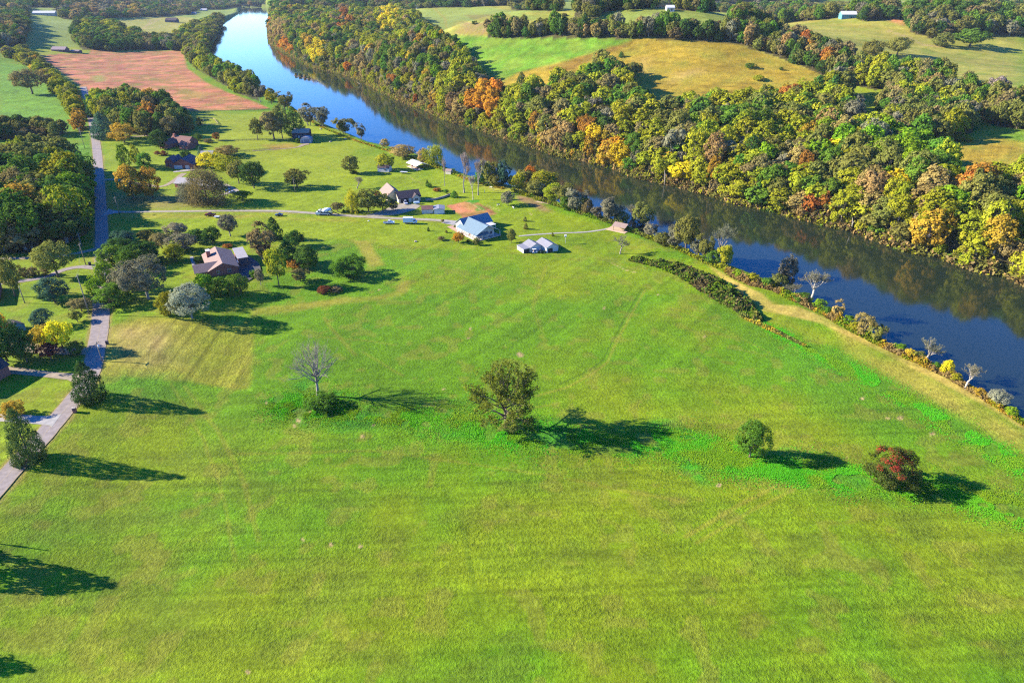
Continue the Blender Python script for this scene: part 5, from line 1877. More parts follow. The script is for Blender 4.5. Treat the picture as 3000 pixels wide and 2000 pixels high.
    thicket("shore_undergrowth", far, [8] * 8, [5.0] * 8, "olive", "low undergrowth overhanging the waterline of the far bank", 52000, 12, cat="undergrowth", kind="stuff",
            mats_=["green", "olive", "lime", "brown", "tan", "olive"], size=1.0, hmin=.45)


build_named_trees()

# ------------------------------------------------------------------ building kit (local frame: +x along the main ridge, z up)
class MB:
    def __init__(s):
        s.V, s.F = [], []

    def add(s, V, F):
        o = len(s.V)
        s.V += [tuple(v) for v in V]
        s.F += [tuple(i + o for i in f) for f in F]
        return s

    def box(s, x0, x1, y0, y1, z0, z1):
        V = [(x, y, z) for z in (z0, z1) for y in (y0, y1) for x in (x0, x1)]
        return s.add(V, [(0, 2, 3, 1), (4, 5, 7, 6), (0, 1, 5, 4), (2, 6, 7, 3), (0, 4, 6, 2), (1, 3, 7, 5)])

    def prism(s, prof, a0, a1, axis='x'):
        """profile of (across, z) pairs, counter-clockwise, pushed from a0 to a1 along x (or y)"""
        n = len(prof)
        f = (lambda a, c, z: (a, c, z)) if axis == 'x' else (lambda a, c, z: (c, a, z))
        V = [f(a, c, z) for a in (a0, a1) for c, z in prof]
        F = [tuple(range(n))[::-1], tuple(range(n, 2 * n))] + [(i, (i + 1) % n, n + (i + 1) % n, n + i) for i in range(n)]
        return s.add(V, F)

    def tube(s, pts, r, k=6):
        rr = [r] * len(pts) if np.isscalar(r) else r
        return s.add(*tube(pts, rr, k))

    def build(s, name, m, parent=None, smooth=False, loc=None, rotz=None, bevel=0):
        me = mesh_from(name, s.V, s.F, [m], smooth=smooth)
        bm = bmesh.new()
        bm.from_mesh(me)
        bmesh.ops.recalc_face_normals(bm, faces=bm.faces[:])
        if bevel:
            bmesh.ops.bevel(bm, geom=bm.edges[:], offset=bevel, segments=2, affect='EDGES', clamp_overlap=True)
        bm.to_mesh(me)
        bm.free()
        return link(name, me, parent, loc, rotz)


WHITE = ridged("white_siding", (.46, .44, .40), 2, .22, .6, depth=.01, dark=.9)
WHITEP = mat("white_paint", (.47, .46, .43), .5, .05, 1.2)
BLUEMETAL = ridged("blue_grey_metal_roof", (.135, .190, .205), 0, .55, .38, .0, .03, .80, .5)
DARKBLUE = BLUEMETAL
GREYMETAL = ridged("white_grey_metal_roof", (.195, .19, .195), 0, .6, .45, .0, .03, .82)
BROWNSH = ridged("brown_shingle", (.235, .165, .135), 1, .3, .9, depth=.02, dark=.8, spec=.2)
REDSH = ridged("red_brown_shingle", (.150, .078, .064), 1, .3, .9, depth=.02, dark=.8, spec=.2)
DARKSH = ridged("charcoal_shingle", (.062, .048, .050), 1, .3, .9, depth=.02, dark=.8, spec=.2)
NAVYSH = ridged("slate_blue_shingle", (.052, .060, .082), 1, .3, .8, depth=.02, dark=.8, spec=.3)
GREYSH = ridged("grey_shingle", (.26, .25, .25), 1, .3, .85, depth=.02, dark=.85, spec=.2)
BRICK = ridged("red_brick", (.25, .085, .060), 2, .075, .9, depth=.01, dark=.72)
BEIGE = ridged("beige_siding", (.46, .40, .30), 2, .2, .6, depth=.01, dark=.88)
WOOD = mat("weathered_wood", (.20, .135, .080), .85, .25, 2.5)
POLEW = mat("pole_wood", (.20, .165, .125), .85, .25, 2.5)
GLASS = mat("window_glass", (.020, .028, .038), .08, .05, 1, spec=.8)
DARKDOOR = mat("dark_opening", (.02, .02, .022), .8, .1, 1)
STONE = mat("field_stone", (.27, .23, .19), .9, .3, 2.2, bump=.5, bscale=3)


def fr(a, b, h, base, ang=None):
    """frame from two ridge ends seen at pixels a, b, h above the ground at pixel `base`; origin under b"""
    z0 = hit(*base).z
    ax, ay = on_plane(a[0], a[1], z0 + h)
    bx, by = on_plane(b[0], b[1], z0 + h)
    L = math.hypot(bx - ax, by - ay)
    return Vector((bx, by, z0)), (math.atan2(by - ay, bx - ax) if ang is None else R(ang)), L


def win(parent, x, y, z, w, h, face, pane=GLASS, frame=WHITEP):
    """window standing on the wall plane; face is the outward side: '+x' '-x' '+y' '-y'"""
    s = 1 if face[0] == '+' else -1
    t, f = .10, .09
    m = MB()
    g = MB()

    def bx(mb, a0, a1, z0, z1, d0, d1):
        d0, d1 = sorted((d0 * s, d1 * s))
        if face[1] == 'x':
            mb.box(x + d0, x + d1, y + a0, y + a1, z0, z1)
        else:
            mb.box(x + a0, x + a1, y + d0, y + d1, z0, z1)
    bx(m, -w / 2, -w / 2 + f, z, z + h, .003, t)
    bx(m, w / 2 - f, w / 2, z, z + h, .003, t)
    bx(m, -w / 2 + f, w / 2 - f, z, z + f, .003, t)
    bx(m, -w / 2 + f, w / 2 - f, z + h - f, z + h, .003, t)
    bx(m, -.03, .03, z + f, z + h - f, .003, t - .02)
    bx(g, -w / 2 + f, -.03, z + f, z + h - f, .004, .045)
    bx(g, .03, w / 2 - f, z + f, z + h - f, .004, .045)
    o = m.build("window", frame, parent)
    g.build("pane", pane, o)
    return o


def door(parent, x, y, z, w, h, face, m=WHITEP, name="door", handle=True):
    s = 1 if face[0] == '+' else -1
    d = MB()
    k = MB()
    lo, hi = sorted((.003 * s, .07 * s))
    l2, h2 = sorted((.07 * s, .13 * s))
    if face[1] == 'x':
        d.box(x + lo, x + hi, y - w / 2, y + w / 2, z, z + h)
        k.box(x + l2, x + h2, y + w / 2 - .2, y + w / 2 - .1, z + 1, z + 1.12)
    else:
        d.box(x - w / 2, x + w / 2, y + lo, y + hi, z, z + h)
        k.box(x + w / 2 - .2, x + w / 2 - .1, y + l2, y + h2, z + 1, z + 1.12)
    o = d.build(name, m, parent)
    if handle:
        k.build("handle", mat("dull_metal", (.3, .3, .3), .4, .1, 3, metal=.8), o)
    return o


def block(mb, x0, x1, y0, y1, eave, ridge, along='x', zb=-.4):
    """walls of a gabled block: body and gable ends in one"""
    if along == 'x':
        c = (y0 + y1) / 2
        mb.prism([(y0, zb), (y1, zb), (y1, eave), (c, ridge), (y0, eave)], x0, x1, 'x')
    else:
        c = (x0 + x1) / 2
        mb.prism([(x0, zb), (x1, zb), (x1, eave), (c, ridge), (x0, eave)], y0, y1, 'y')
    return mb


def gable(mb, a0, a1, c0, c1, eave, ridge, along='x', t=.18, over=.45, lift=.03):
    """a gabled roof shell over c0..c1, from a0 to a1 along the ridge"""
    c = (c0 + c1) / 2
    sl = (ridge - eave) / max(c - c0, .01)
    e0, e1, ze = c0 - over, c1 + over, eave - sl * over + lift
    zr = ridge + lift
    mb.prism([(e0, ze), (c, zr), (e1, ze), (e1, ze + t), (c, zr + t), (e0, ze + t)], a0 - over, a1 + over, along)
    return mb


def house(name, label, O, ang, cat="house"):
    o = empty(name, O, ang)
    return tag(o, label, cat)


def build_houses():
    # ---- the white house with the pale blue metal roof
    O, a, L = fr((1372, 634.8), (1430.5, 661.6), 6.2, (1400, 690))
    h = house("white_house", "white house with pale blue metal roof and wrap-round porch by the garden plot", O, a)
    w = MB()
    w.prism([(-4.8, -.3), (4.8, -.3), (4.8, 3.55), (0, 5.95), (-4.8, 3.55)], -16.8, -2.2)
    w.prism([(-21.3, -.3), (-12.7, -.3), (-12.7, 2.95), (-17, 5.9), (-21.3, 2.95)], -4.6, 10.9, 'y')
    w.build("wall", WHITE, h)
    r = MB()
    for s in (-1, 1):
        r.prism([(0, 6.2), (0, 6.03), (s * 7.1, 2.45), (s * 7.1, 2.62)][:: s], -17, 0)
    gable(r, -4.7, 11.0, -21.3, -12.7, 2.95, 5.98, 'y', .17, .4)
    r.build("roof", BLUEMETAL, h)
    pr = MB()
    pr.add([(-2.2, -6.9, 3.0), (.5, -6.9, 2.45), (.5, .6, 2.45), (-2.2, .6, 3.0), (-2.2, -6.9, 2.9), (.5, -6.9, 2.35), (.5, .6, 2.35), (-2.2, .6, 2.9)],
           [(0, 1, 2, 3), (7, 6, 5, 4), (0, 4, 5, 1), (1, 5, 6, 2), (2, 6, 7, 3), (3, 7, 4, 0)])
    pr.build("porch_roof", BLUEMETAL, h)
    sp = MB().box(-13, -8, 6.4, 10.2, 2.66, 2.84)
    sp.build("side_porch_roof", WHITEP, h)
    fl = MB().box(-16.9, .2, -6.9, -4.8, -.3, .35).box(-2.2, .2, -4.8, 6.9, -.3, .35).box(-13, -2.2, 4.8, 6.9, -.3, .35)
    fl.build("porch_floor", mat("porch_boards", (.40, .33, .28), .8, .15, 2), h)
    for x in (-16.6, -13.5, -10.4, -7.3, -4.2, -.1):
        MB().box(x - .13, x + .13, -6.8, -6.54, .35, 2.62).build("porch_post", WHITEP, h)
    for y in (-3.6, -.4, 2.6, 6.6):
        MB().box(-.1, .16, y - .13, y + .13, .35, 2.5).build("porch_post", WHITEP, h)
    for x, y in ((-8.3, 9.9), (-12.7, 9.9)):
        MB().box(x - .1, x + .1, y - .1, y + .1, -.2, 2.66).build("porch_post", WHITEP, h)
    rl = MB()
    for z in (.55, 1.15):
        rl.box(-16.5, -.2, -6.72, -6.64, z, z + .08).box(-.02, .06, -6.5, -.4, z, z + .08)
    for q in np.arange(-16.4, -.3, .34):
        rl.box(q - .02, q + .02, -6.70, -6.66, .6, 1.18)
    for q in np.arange(-6.4, -.5, .34):
        rl.box(0, .04, q - .02, q + .02, .6, 1.18)
    rl.build("porch_railing", WHITEP, h)
    for x in (-14.5, -11.5, -5.6):
        win(h, x, -4.8, 1.1, 1.1, 1.6, '-y')
    door(h, -8.6, -4.8, .35, 1.1, 2.1, '-y', mat("red_door", (.28, .06, .05), .5))
    for y in (-3, 0, 3):
        win(h, -2.2, y, 1.0, 1.2, 1.5, '+x')
    win(h, -17, -4.6, 1.0, 1.4, 1.4, '-y')
    for x in (-19.2, -14.8):
        win(h, x, 10.9, 1.0, 1.1, 1.4, '+y')
    # ---- white barn beside it
    O, a, L = fr((1552.7, 698), (1572.4, 710), 4.3, (1575, 730))
    h = house("white_barn", "white twin-gabled barn with grey metal roof beside the dock path", O, a, "barn")
    w = MB()
    block(w, -7.0, -.3, -3.1, 3.0, 2.1, 3.5)
    block(w, -5.6, 3.6, 3.02, 9.2, 2.2, 3.7)
    w.box(-6.6, -.6, -6.4, -3.12, -.3, 1.85)
    w.build("wall", WHITE, h)
    r = MB()
    gable(r, -7.0, -.3, -3.1, 3.0, 2.1, 3.5, over=.25, t=.14)
    gable(r, -5.6, 3.6, 3.02, 9.2, 2.2, 3.7, over=.25, t=.14, lift=.05)
    r.add([(-6.8, -6.6, 1.86), (-.4, -6.6, 1.86), (-.4, -3.2, 2.06), (-6.8, -3.2, 2.06), (-6.8, -6.6, 2.0), (-.4, -6.6, 2.0), (-.4, -3.2, 2.2), (-6.8, -3.2, 2.2)],
          [(3, 2, 1, 0), (4, 5, 6, 7), (0, 1, 5, 4), (1, 2, 6, 5), (2, 3, 7, 6), (3, 0, 4, 7)])
    r.build("roof", GREYMETAL, h)
    door(h, -.3, 0, -.1, 3.4, 2.1, '+x', mat("blue_grey_door", (.30, .38, .44), .5), "barn_door", False)
    door(h, 3.6, 5.0, -.1, 2.4, 1.9, '+x', DARKDOOR, "barn_door", False)
    MB().box(-.6, -.53, -6.1, -3.4, -.1, 1.7).build("lean_to_opening", DARKDOOR, h)
    win(h, -3.6, -6.4, 1.0, 1.0, .7, '-y')
    # ---- brick ranch house
    O, a, L = fr((630, 721.5), (651.8, 770.6), 5.4, (640, 790))
    h = house("brick_house", "red brick ranch house with brown shingle roof among the evergreens", O, a)
    w = MB()
    block(w, -L + .5, -.5, -5.6, 5.6, 2.7, 5.2)
    block(w, -8.6, -1.2, -10.6, -5.0, 2.6, 4.6, 'y')
    w.build("wall", BRICK, h)
    r = MB()
    gable(r, -L + .5, -.5, -5.6, 5.6, 2.7, 5.2)
    gable(r, -10.6, -.6, -8.6, -1.2, 2.6, 4.65, 'y', lift=.06)
    ro = r.build("roof", BROWNSH, h)
    MB().box(-L + 5.0, -L + 7.4, -4.4, -2.9, 3.2, 6.2).build("chimney", BRICK, ro)
    MB().box(-L + 4.9, -L + 7.5, -4.5, -2.8, 6.2, 6.42).build("chimney_cap", WHITEP, ro)
    for y in (-2.2, 2.0):
        win(h, -.5, y, .9, 1.3, 1.4, '+x')
    win(h, -1.2, -8, .9, 1.4, 1.3, '+x')
    win(h, -4.9, -10.6, .9, 1.8, 1.3, '-y')
    door(h, -12, -5.6, 0, 1.0, 2.1, '-y')
    for x in (-15, -18.5):
        win(h, x, -5.6, .9, 1.5, 1.3, '-y')
    for x in (-5, -9, -14):
        win(h, x, 5.6, .9, 1.2, 1.3, '+y')
    # its garage and the covered link
    c, s = math.cos(-a), math.sin(-a)
    z0 = O.z
    P = [on_plane(u, v, z0 + 2.9) for u, v in ((691, 725.5), (709, 724.7), (727.5, 751), (692.6, 758.7))]
    Q = [((x - O.x) * c - (y - O.y) * s, (x - O.x) * s + (y - O.y) * c) for x, y in P]
    gx0, gx1 = min(q[0] for q in Q) + .5, max(q[0] for q in Q) - .5
    gy0, gy1 = min(q[1] for q in Q) + .8, max(q[1] for q in Q) - .5
    g = empty("garage", O, a)
    tag(g, "flat grey-roofed brick garage beside the dark driveway of the brick house", "garage")
    MB().box(gx0, gx1, gy0, gy1, -.3, 2.7).build("wall", BRICK, g)
    MB().box(gx0 - .4, gx1 + .4, gy0 - .4, gy1 + .4, 2.72, 2.95).build("roof", GREYSH, g)
    door(g, gx1, (gy0 + gy1) / 2, -.1, (gy1 - gy0) * .78, 2.2, '+x', mat("dark_garage_door", (.07, .06, .07), .6), "garage_door", False)
    MB().box(-9, -5.5, 6.15, gy0 - .5, 2.35, 2.5).build("link_roof", GREYMETAL, h)
    # ---- beige house and its garage wing
    O, a, L = fr((1160, 563), (1226, 553), 5.6, (1200, 588), 24)
    h = house("beige_house", "cream house with dark brown roof and open garage by the gravel drive", O, a)
    w = MB()
    block(w, -12.6, -.4, -4.2, 4.2, 2.7, 5.4)
    block(w, -5.0, -1.0, -5.2, -4.0, 2.5, 4.2, 'y')
    w.build("wall", BEIGE, h)
    r = MB()
    gable(r, -12.6, -.4, -4.2, 4.2, 2.7, 5.4)
    gable(r, -5.3, -1.0, -5.0, -1.0, 2.5, 4.25, 'y', over=.25, lift=.04)
    r.build("roof", DARKSH, h)
    wb = MB()
    block(wb, -17.2, -9.6, 2.2, 16, 2.9, 6.2, 'y')
    wb.build("back_wall", BEIGE, h)
    rb = MB()
    gable(rb, 2.2, 16, -17.6, -9.0, 2.8, 6.25, 'y')
    rb.build("back_roof", BROWNSH, h)
    MB().box(-11.6, -7.2, -4.32, -4.203, -.1, 2.3).build("garage_opening", DARKDOOR, h)
    door(h, -6.3, -4.2, 0, 1.0, 2.1, '-y')
    win(h, -3.0, -5.2, .9, 1.6, 1.3, '-y')
    win(h, -12.6, 0, 1.0, 1.2, 1.3, '-x')
    win(h, -17.2, 8, 1.0, 1.4, 1.3, '-x')
    MB().box(-12.75, -12.605, -3.0, -1.4, -.1, 2.1).build("side_door", WHITEP, h)
    # ---- the two sheds in front of it
    p = hit(1253, 626)
    h = house("red_roofed_shed", "white shed with rust red roof beside the gravel yard", p, R(8), "shed")
    block(MB(), -2.9, 2.9, 0, 5.4, 2.2, 3.5).build("wall", WHITE, h)
    gable(MB(), -2.9, 2.9, 0, 5.4, 2.2, 3.5, over=.2, t=.12).build("roof", REDSH, h)
    door(h, -2.9, 2.6, 0, 1.6, 2.0, '-x')
    p = hit(1287, 627)
    h = house("grey_roofed_shed", "white shed with flat grey roof joined to the red-roofed one", p, R(6), "shed")
    block(MB(), -2.75, 2.75, 0, 6.6, 2.4, 2.9, 'y').build("wall", WHITE, h)
    gable(MB(), 0, 6.6, -2.75, 2.75, 2.4, 2.9, 'y', over=.25, t=.12).build("roof", GREYMETAL, h)
    MB().box(-2.2, 2.2, -.06, -.003, .1, 2.1).build("shed_door", mat("pale_grey_door", (.52, .52, .52), .6), h)
    # ---- navy roofed house
    p = hit(530, 496)
    h = house("navy_roofed_house", "brick house with slate blue stepped gables and white garage doors", p, R(-90))
    w = MB()
    block(w, -14, -.5, -5.5, 8.5, 2.9, 6.4)
    block(w, -16, -3.5, -9.0, -5.4, 2.9, 5.4)
    block(w, -17, -6.5, -12.5, -9.1, 2.8, 4.8)
    w.build("wall", BRICK, h)
    r = MB()
    gable(r, -14, -.5, -5.5, 8.5, 2.9, 6.4)
    gable(r, -16, -3.5, -9.0, -5.4, 3.3, 5.8, over=.3, lift=.06)
    gable(r, -17, -6.5, -12.5, -9.1, 3.0, 5.2, over=.3, lift=.09)
    r.build("roof", NAVYSH, h)
    door(h, -.5, -1.6, 0, 5.2, 2.3, '+x', WHITEP, "garage_door", False)
    door(h, -.5, 4.2, 0, 2.6, 2.3, '+x', WHITEP, "garage_door", False)
    win(h, -3.5, -7.2, .9, 1.4, 1.5, '+x')
    win(h, -6.5, -10.8, .9, 1.6, 1.5, '+x')
    win(h, -12, -12.5, .9, 1.3, 1.4, '-y')
    # ---- red roofed house behind it
    p = hit(520, 432)
    h = house("red_roofed_house", "rambling house with red-brown hipped roof behind the navy-roofed house", p, R(-22))
    w = MB()
    block(w, -9, 8, 2, 12, 2.9, 6.6)
    block(w, -9.5, -2.5, -6, 2.5, 2.9, 5.6, 'y')
    block(w, 5, 13, -3, 4, 2.7, 5.0)
    w.build("wall", BRICK, h)
    r = MB()
    gable(r, -9, 8, 2, 12, 2.9, 6.6)
    gable(r, -6, 3.5, -9.5, -2.5, 2.9, 5.6, 'y', lift=.07)
    gable(r, 5, 13, -3, 4, 2.7, 5.0, lift=.05)
    ro = r.build("roof", REDSH, h)
    MB().box(-7.5, -6.2, 5.2, 6.5, 4, 8).build("chimney", BRICK, ro)
    for y in (-4, 0):
        win(h, -9.5, y, .9, 1.3, 1.4, '-x')
    win(h, -6, -6, .9, 1.6, 1.4, '-y')
    door(h, 1.5, 2, 0, 1.1, 2.2, '-y')
    win(h, 9, -3, .9, 1.5, 1.3, '-y')
    # ---- house under the weeping tree
    p = hit(585, 548)
    h = house("grey_roofed_house", "low house with grey roof half hidden behind the weeping brown tree", p, R(-14))
    block(MB(), -13, 13, -4.5, 4.5, 2.6, 4.8).build("wall", BRICK, h)
    ro = gable(MB(), -13, 13, -4.5, 4.5, 2.6, 4.8).build("roof", GREYSH, h)
    MB().box(6.5, 7.7, 1, 2.2, 3, 6.2).build("chimney", BRICK, ro)
    for x in (-10, -5, 0, 5, 10):
        win(h, x, -4.5, .9, 1.4, 1.3, '-y')
    win(h, -13, 0, .9, 1.2, 1.3, '-x')
    door(h, 2.6, -4.5, 0, 1.0, 2.1, '-y')
    # ---- small house between the groves on the lawn
    p = hit(610, 458)
    h = house("lawn_shed", "small grey-roofed shed behind the brightest yellow tree", p, R(5), "shed")
    block(MB(), -4, 4, -2.6, 2.6, 2.2, 3.6).build("wall", mat("tan_boards", (.30, .23, .16), .8), h)
    gable(MB(), -4, 4, -2.6, 2.6, 2.2, 3.6, over=.25, t=.12).build("roof", GREYSH, h)
    # ---- riverside cottage and its garage
    p = hit(884, 404)
    h = house("dark_cottage", "dark cottage with tan roof under the tall conifer by the river", p, R(3))
    block(MB(), -6.2, 6.2, -2.5, 6.5, 4.2, 6.4).build("wall", mat("dark_timber", (.055, .035, .04), .8, .2, 2), h)
    gable(MB(), -6.2, 6.2, -2.5, 6.5, 4.2, 6.4, over=.3).build("roof", ridged("tan_shingle", (.36, .27, .19), 1, .3, .9, depth=.02, dark=.85), h)
    for x in (-3.5, .5, 3.5):
        win(h, x, -2.5, 1.2, 1.2, 1.3, '-y')
    door(h, -1.4, -2.5, 0, 1.0, 2.0, '-y')
    p = hit(896, 420)
    h = house("cottage_garage", "grey rounded-roof garage in front of the dark cottage", p, R(4), "garage")
    arc = [(3.9 * math.cos(t), 2.1 + 2.0 * math.sin(t)) for t in np.linspace(0, math.pi, 9)]
    MB().prism([(-3.9, -.2), (3.9, -.2)] + arc, 0.2, 7, 'y').build("wall", mat("grey_blue_panels", (.26, .30, .34), .5, .1, 1), h)
    arc2 = [(4.1 * math.cos(t), 2.1 + 2.2 * math.sin(t)) for t in np.linspace(0, math.pi, 9)]
    arc3 = [(3.95 * math.cos(t), 2.1 + 2.06 * math.sin(t)) for t in np.linspace(math.pi, 0, 9)]
    MB().prism(arc2 + arc3, 0, 7.2, 'y').build("roof", GREYMETAL, h)
    MB().box(-1.0, 2.7, .10, .197, -.1, 2.7).build("garage_door", mat("blue_door", (.10, .14, .20), .5), h)
    MB().box(-3.0, -1.8, .10, .197, -.1, 2.1).build("side_door", mat("blue_door", (.10, .14, .20), .5), h)
    # ---- white pavilion
    O, a, L = fr((1208, 466), (1238, 478), 4.0, (1215, 492))
    h = house("white_pavilion", "open picnic pavilion with a white roof near the water", O, a, "pavilion")
    gable(MB(), -L + .4, -.4, -4.4, 4.0, 2.4, 3.9, t=.16, over=.4).build("roof", WHITEP, h)
    for x in (-L + .6, -L / 2, -.6):
        for y in (-4.2, 3.8):
            MB().box(x - .11, x + .11, y - .11, y + .11, -.4, 2.5).build("post", WOOD, h)
    MB().box(-L, 0, -4.6, 4.2, -.4, .12).build("floor", mat("patio_slab", (.45, .38, .30), .85), h)
    for k, (x, y) in enumerate(((-L + 3, -1.5), (-4, -2.2))):
        t = empty("picnic_table", h.matrix_basis @ Vector((x, y, .12)), a + .3 * k)
        tag(t, ["red picnic table under the far end of the white pavilion", "red picnic table under the near end of the white pavilion"][k], "table", "tables in the pavilion")
        red = mat("red_boards", (.30, .07, .05), .7)
        MB().box(-.9, .9, -.4, .4, .70, .76).build("table_top", red, t)
        for s in (-1, 1):
            MB().box(-.9, .9, s * .75 - .14, s * .75 + .14, .42, .47).build("bench", red, t)
            MB().box(s * .6 - .05, s * .6 + .05, -.75, .75, 0, .42).box(s * .6 - .05, s * .6 + .05, -.08, .08, .42, .70).build("leg", red, t)
    # ---- small white shed under the olive tree
    p = hit(1118, 504)
    h = house("small_white_shed", "small white shed with dark roof below the yellow-olive tree", p, R(-12), "shed")
    block(MB(), -2.6, 5.0, 0, 5, 2.5, 3.9).build("wall", WHITE, h)
    gable(MB(), -2.6, 5.0, 0, 5, 2.5, 3.9, over=.2, t=.12).build("roof", DARKSH, h)
    MB().box(-2.66, -2.603, 1.2, 3.2, 0, 2.2).build("shed_door", DARKDOOR, h)
    win(h, 2.5, 0, 1.0, 1.3, 1.0, '-y')
    # ---- dock shelter
    O, a, L = fr((1808, 650), (1836, 656), 3.6, (1818, 668))
    h = house("dock_shelter", "open wooden shelter with a brown roof at the river landing", O, a, "shelter")
    gable(MB(), -L - .8, .6, -2.9, 2.9, 2.3, 3.5, t=.15, over=.3).build("roof", BROWNSH, h)
    for x in (-L - .4, .2):
        for y in (-2.7, 2.7):
            MB().box(x - .1, x + .1, y - .1, y + .1, -1.6, 2.4).build("post", WOOD, h)
    MB().box(-L - 4.0, 1.2, -3.6, 3.2, -.12, .10).build("deck", mat("pale_decking", (.42, .30, .20), .85, .2, 2), h)
    # ---- bank hut and stone wall
    p = hit(1316, 509)
    h = house("bank_hut", "tiny cream hut by the water behind the tall bare tree", p, R(-20), "hut")
    block(MB(), -1.8, 1.8, -1.5, 1.5, 2.0, 2.9).build("wall", BEIGE, h)
    gable(MB(), -1.8, 1.8, -1.5, 1.5, 2.0, 2.9, over=.2, t=.1).build("roof", BROWNSH, h)
    MB().box(1.803, 1.86, -.5, .5, 0, 1.8).build("hut_door", DARKDOOR, h)
    # ---- far country
    def far(name, label, u, v, wpx, dpx, rot, wall, roof, hh=3.2, rr=5.2, cat="barn", zoff=0):
        p = hit(u, v)
        k = px_per_m(p)
        l, d = wpx / k, dpx
        o = house(name, label, p, rot, cat)
        block(MB(), -l / 2, l / 2, -d / 2, d / 2, hh, rr, zb=-1.5).build("wall", wall, o)
        gable(MB(), -l / 2, l / 2, -d / 2, d / 2, hh, rr).build("roof", roof, o)
        for q in (-.3, 0, .3):
            win(o, l * q, -d / 2, 1.0, 1.6, 1.5, '-y')
        door(o, l * .15, -d / 2, 0, 1.4, 2.2, '-y', DARKDOOR)
        return o
    far("long_white_barn", "long white barn in a clearing of the north woods", 134, 45, 64, 14, R(2), BEIGE, WHITEP, 5, 9)
    far("dark_farmhouse", "black-roofed farmhouse in the pale field by the far river bend", 505, 66, 34, 14, R(-6), mat("dark_blue_boards", (.03, .04, .07), .6), DARKSH, 5, 10, "house")
    far("brown_farmhouse", "long brown farmhouse at the top corner of the tilled field", 178, 151, 44, 10, R(-8), mat("brown_boards", (.12, .07, .06), .7), ridged("mauve_shingle", (.19, .14, .15), 1, .3, .9, depth=.02), 3, 6.5, "house")
    far("open_shed", "open brown shed beside the long brown farmhouse", 224, 155, 26, 8, R(-4), mat("brown_boards", (.12, .07, .06), .7), mat("rusty_sheet", (.17, .13, .12), .7), 2.6, 4, "shed")
    far("blue_walled_barn", "blue-walled barn with a white roof on the far pasture ridge", 2482, 54, 42, 12, R(-4), mat("teal_boards", (.08, .22, .25), .6), WHITEP, 4.5, 8)
    far("white_cabin", "white cabin in the trees by the far river bend", 566, 42, 18, 9, R(0), WHITE, GREYMETAL, 3, 6, "house")
    far("far_cabin", "grey cabin on the far river bank lawn", 598, 32, 18, 9, R(0), mat("grey_boards", (.25, .25, .25), .7), WHITEP, 3, 6, "house")
    far("ridge_barn", "tiny white barn on the ridge above the far wood", 1224, 26, 10, 8, R(10), WHITE, WHITEP, 4, 7)
    far("pond_barn", "white low barn beyond the far green field", 1962, 32, 22, 9, R(0), WHITE, WHITEP, 3, 5)
    # ---- the house west of the road whose roof corner and shadow enter the picture
    p = hit(-38, 870)
    h = house("west_house", "house with a dark roof cut by the picture edge west of the road", p, R(-60))
    block(MB(), -7, 7, -4.5, 4.5, 2.8, 5.6).build("wall", BRICK, h)
    gable(MB(), -7, 7, -4.5, 4.5, 2.8, 5.6).build("roof", DARKSH, h)
    win(h, 7, 0, .9, 1.3, 1.3, '+x')
    p = hit(-58, 1118)
    h = house("gabled_house", "gabled house just beyond the edge that shades the west lawn", p, R(75))
    block(MB(), -7.5, 6, -5, 5, 3.4, 7.0).build("wall", BRICK, h)
    gable(MB(), -7.5, 6, -5, 5, 3.4, 7.0).build("roof", DARKSH, h)
    win(h, 6, 0, .9, 1.3, 1.3, '+x')
    p = hit(48, 968)
    h = house("teal_shed", "small teal-trimmed shed behind the large dark green tree", p, R(-30), "shed")
    block(MB(), -2.5, 2.5, -2, 2, 2.3, 3.6).build("wall", mat("teal_boards", (.08, .22, .25), .6), h)
    gable(MB(), -2.5, 2.5, -2, 2, 2.3, 3.6, over=.2, t=.1).build("roof", DARKSH, h)


build_houses()

# ------------------------------------------------------------------ vehicles (local frame: +x forward, wheels on z = 0)
TYRE = mat("tyre_rubber", (.018, .018, .018), .85, .1, 4)
RIM = mat("wheel_rim", (.45, .45, .45), .35, .05, 3, metal=.7)
CHASSIS = mat("dark_chassis", (.03, .03, .032), .6, .1, 3)
CHROME = mat("bright_trim", (.6, .6, .6), .25, .05, 3, metal=.9)
LAMP = mat("lamp_lens", (.75, .72, .62), .15, .05, 3, spec=.7)
TAIL = mat("tail_lens", (.35, .02, .02), .2, .05, 3, spec=.7)


def paint(name, c):
    return mat(name, c, .28, .04, .8, spec=.6, coat=.5)


def disc(mb, x, y, r, w, k=14, z=None):
    z = r if z is None else z
    P = [(x + r * math.cos(t), z + r * math.sin(t)) for t in np.linspace(0, 2 * math.pi, k, endpoint=False)]
    n = len(P)
    V = [(a, y - w / 2, c) for a, c in P] + [(a, y + w / 2, c) for a, c in P]
    return mb.add(V, [tuple(range(n)), tuple(range(n, 2 * n))[::-1]] + [(i, n + i, n + (i + 1) % n, (i + 1) % n) for i in range(n)])


def wheels(o, xs, half, r, w=.24):
    for x in xs:
        for s in (-1, 1):
            e = disc(MB(), x, s * half, r, w).build("wheel", TYRE, o)
            disc(MB(), x, s * (half + .01), r * .58, w + .02, z=r).build("rim", RIM, e)


def lamps(o, xf, xr, half, z):
    for s in (-1, 1):
        MB().box(xf - .03, xf + .03, s * half - .14, s * half + .14, z - .09, z + .09).build("headlight", LAMP, o)
        MB().box(xr - .03, xr + .03, s * half - .09, s * half + .09, z - .02, z + .18).build("tail_light", TAIL, o)


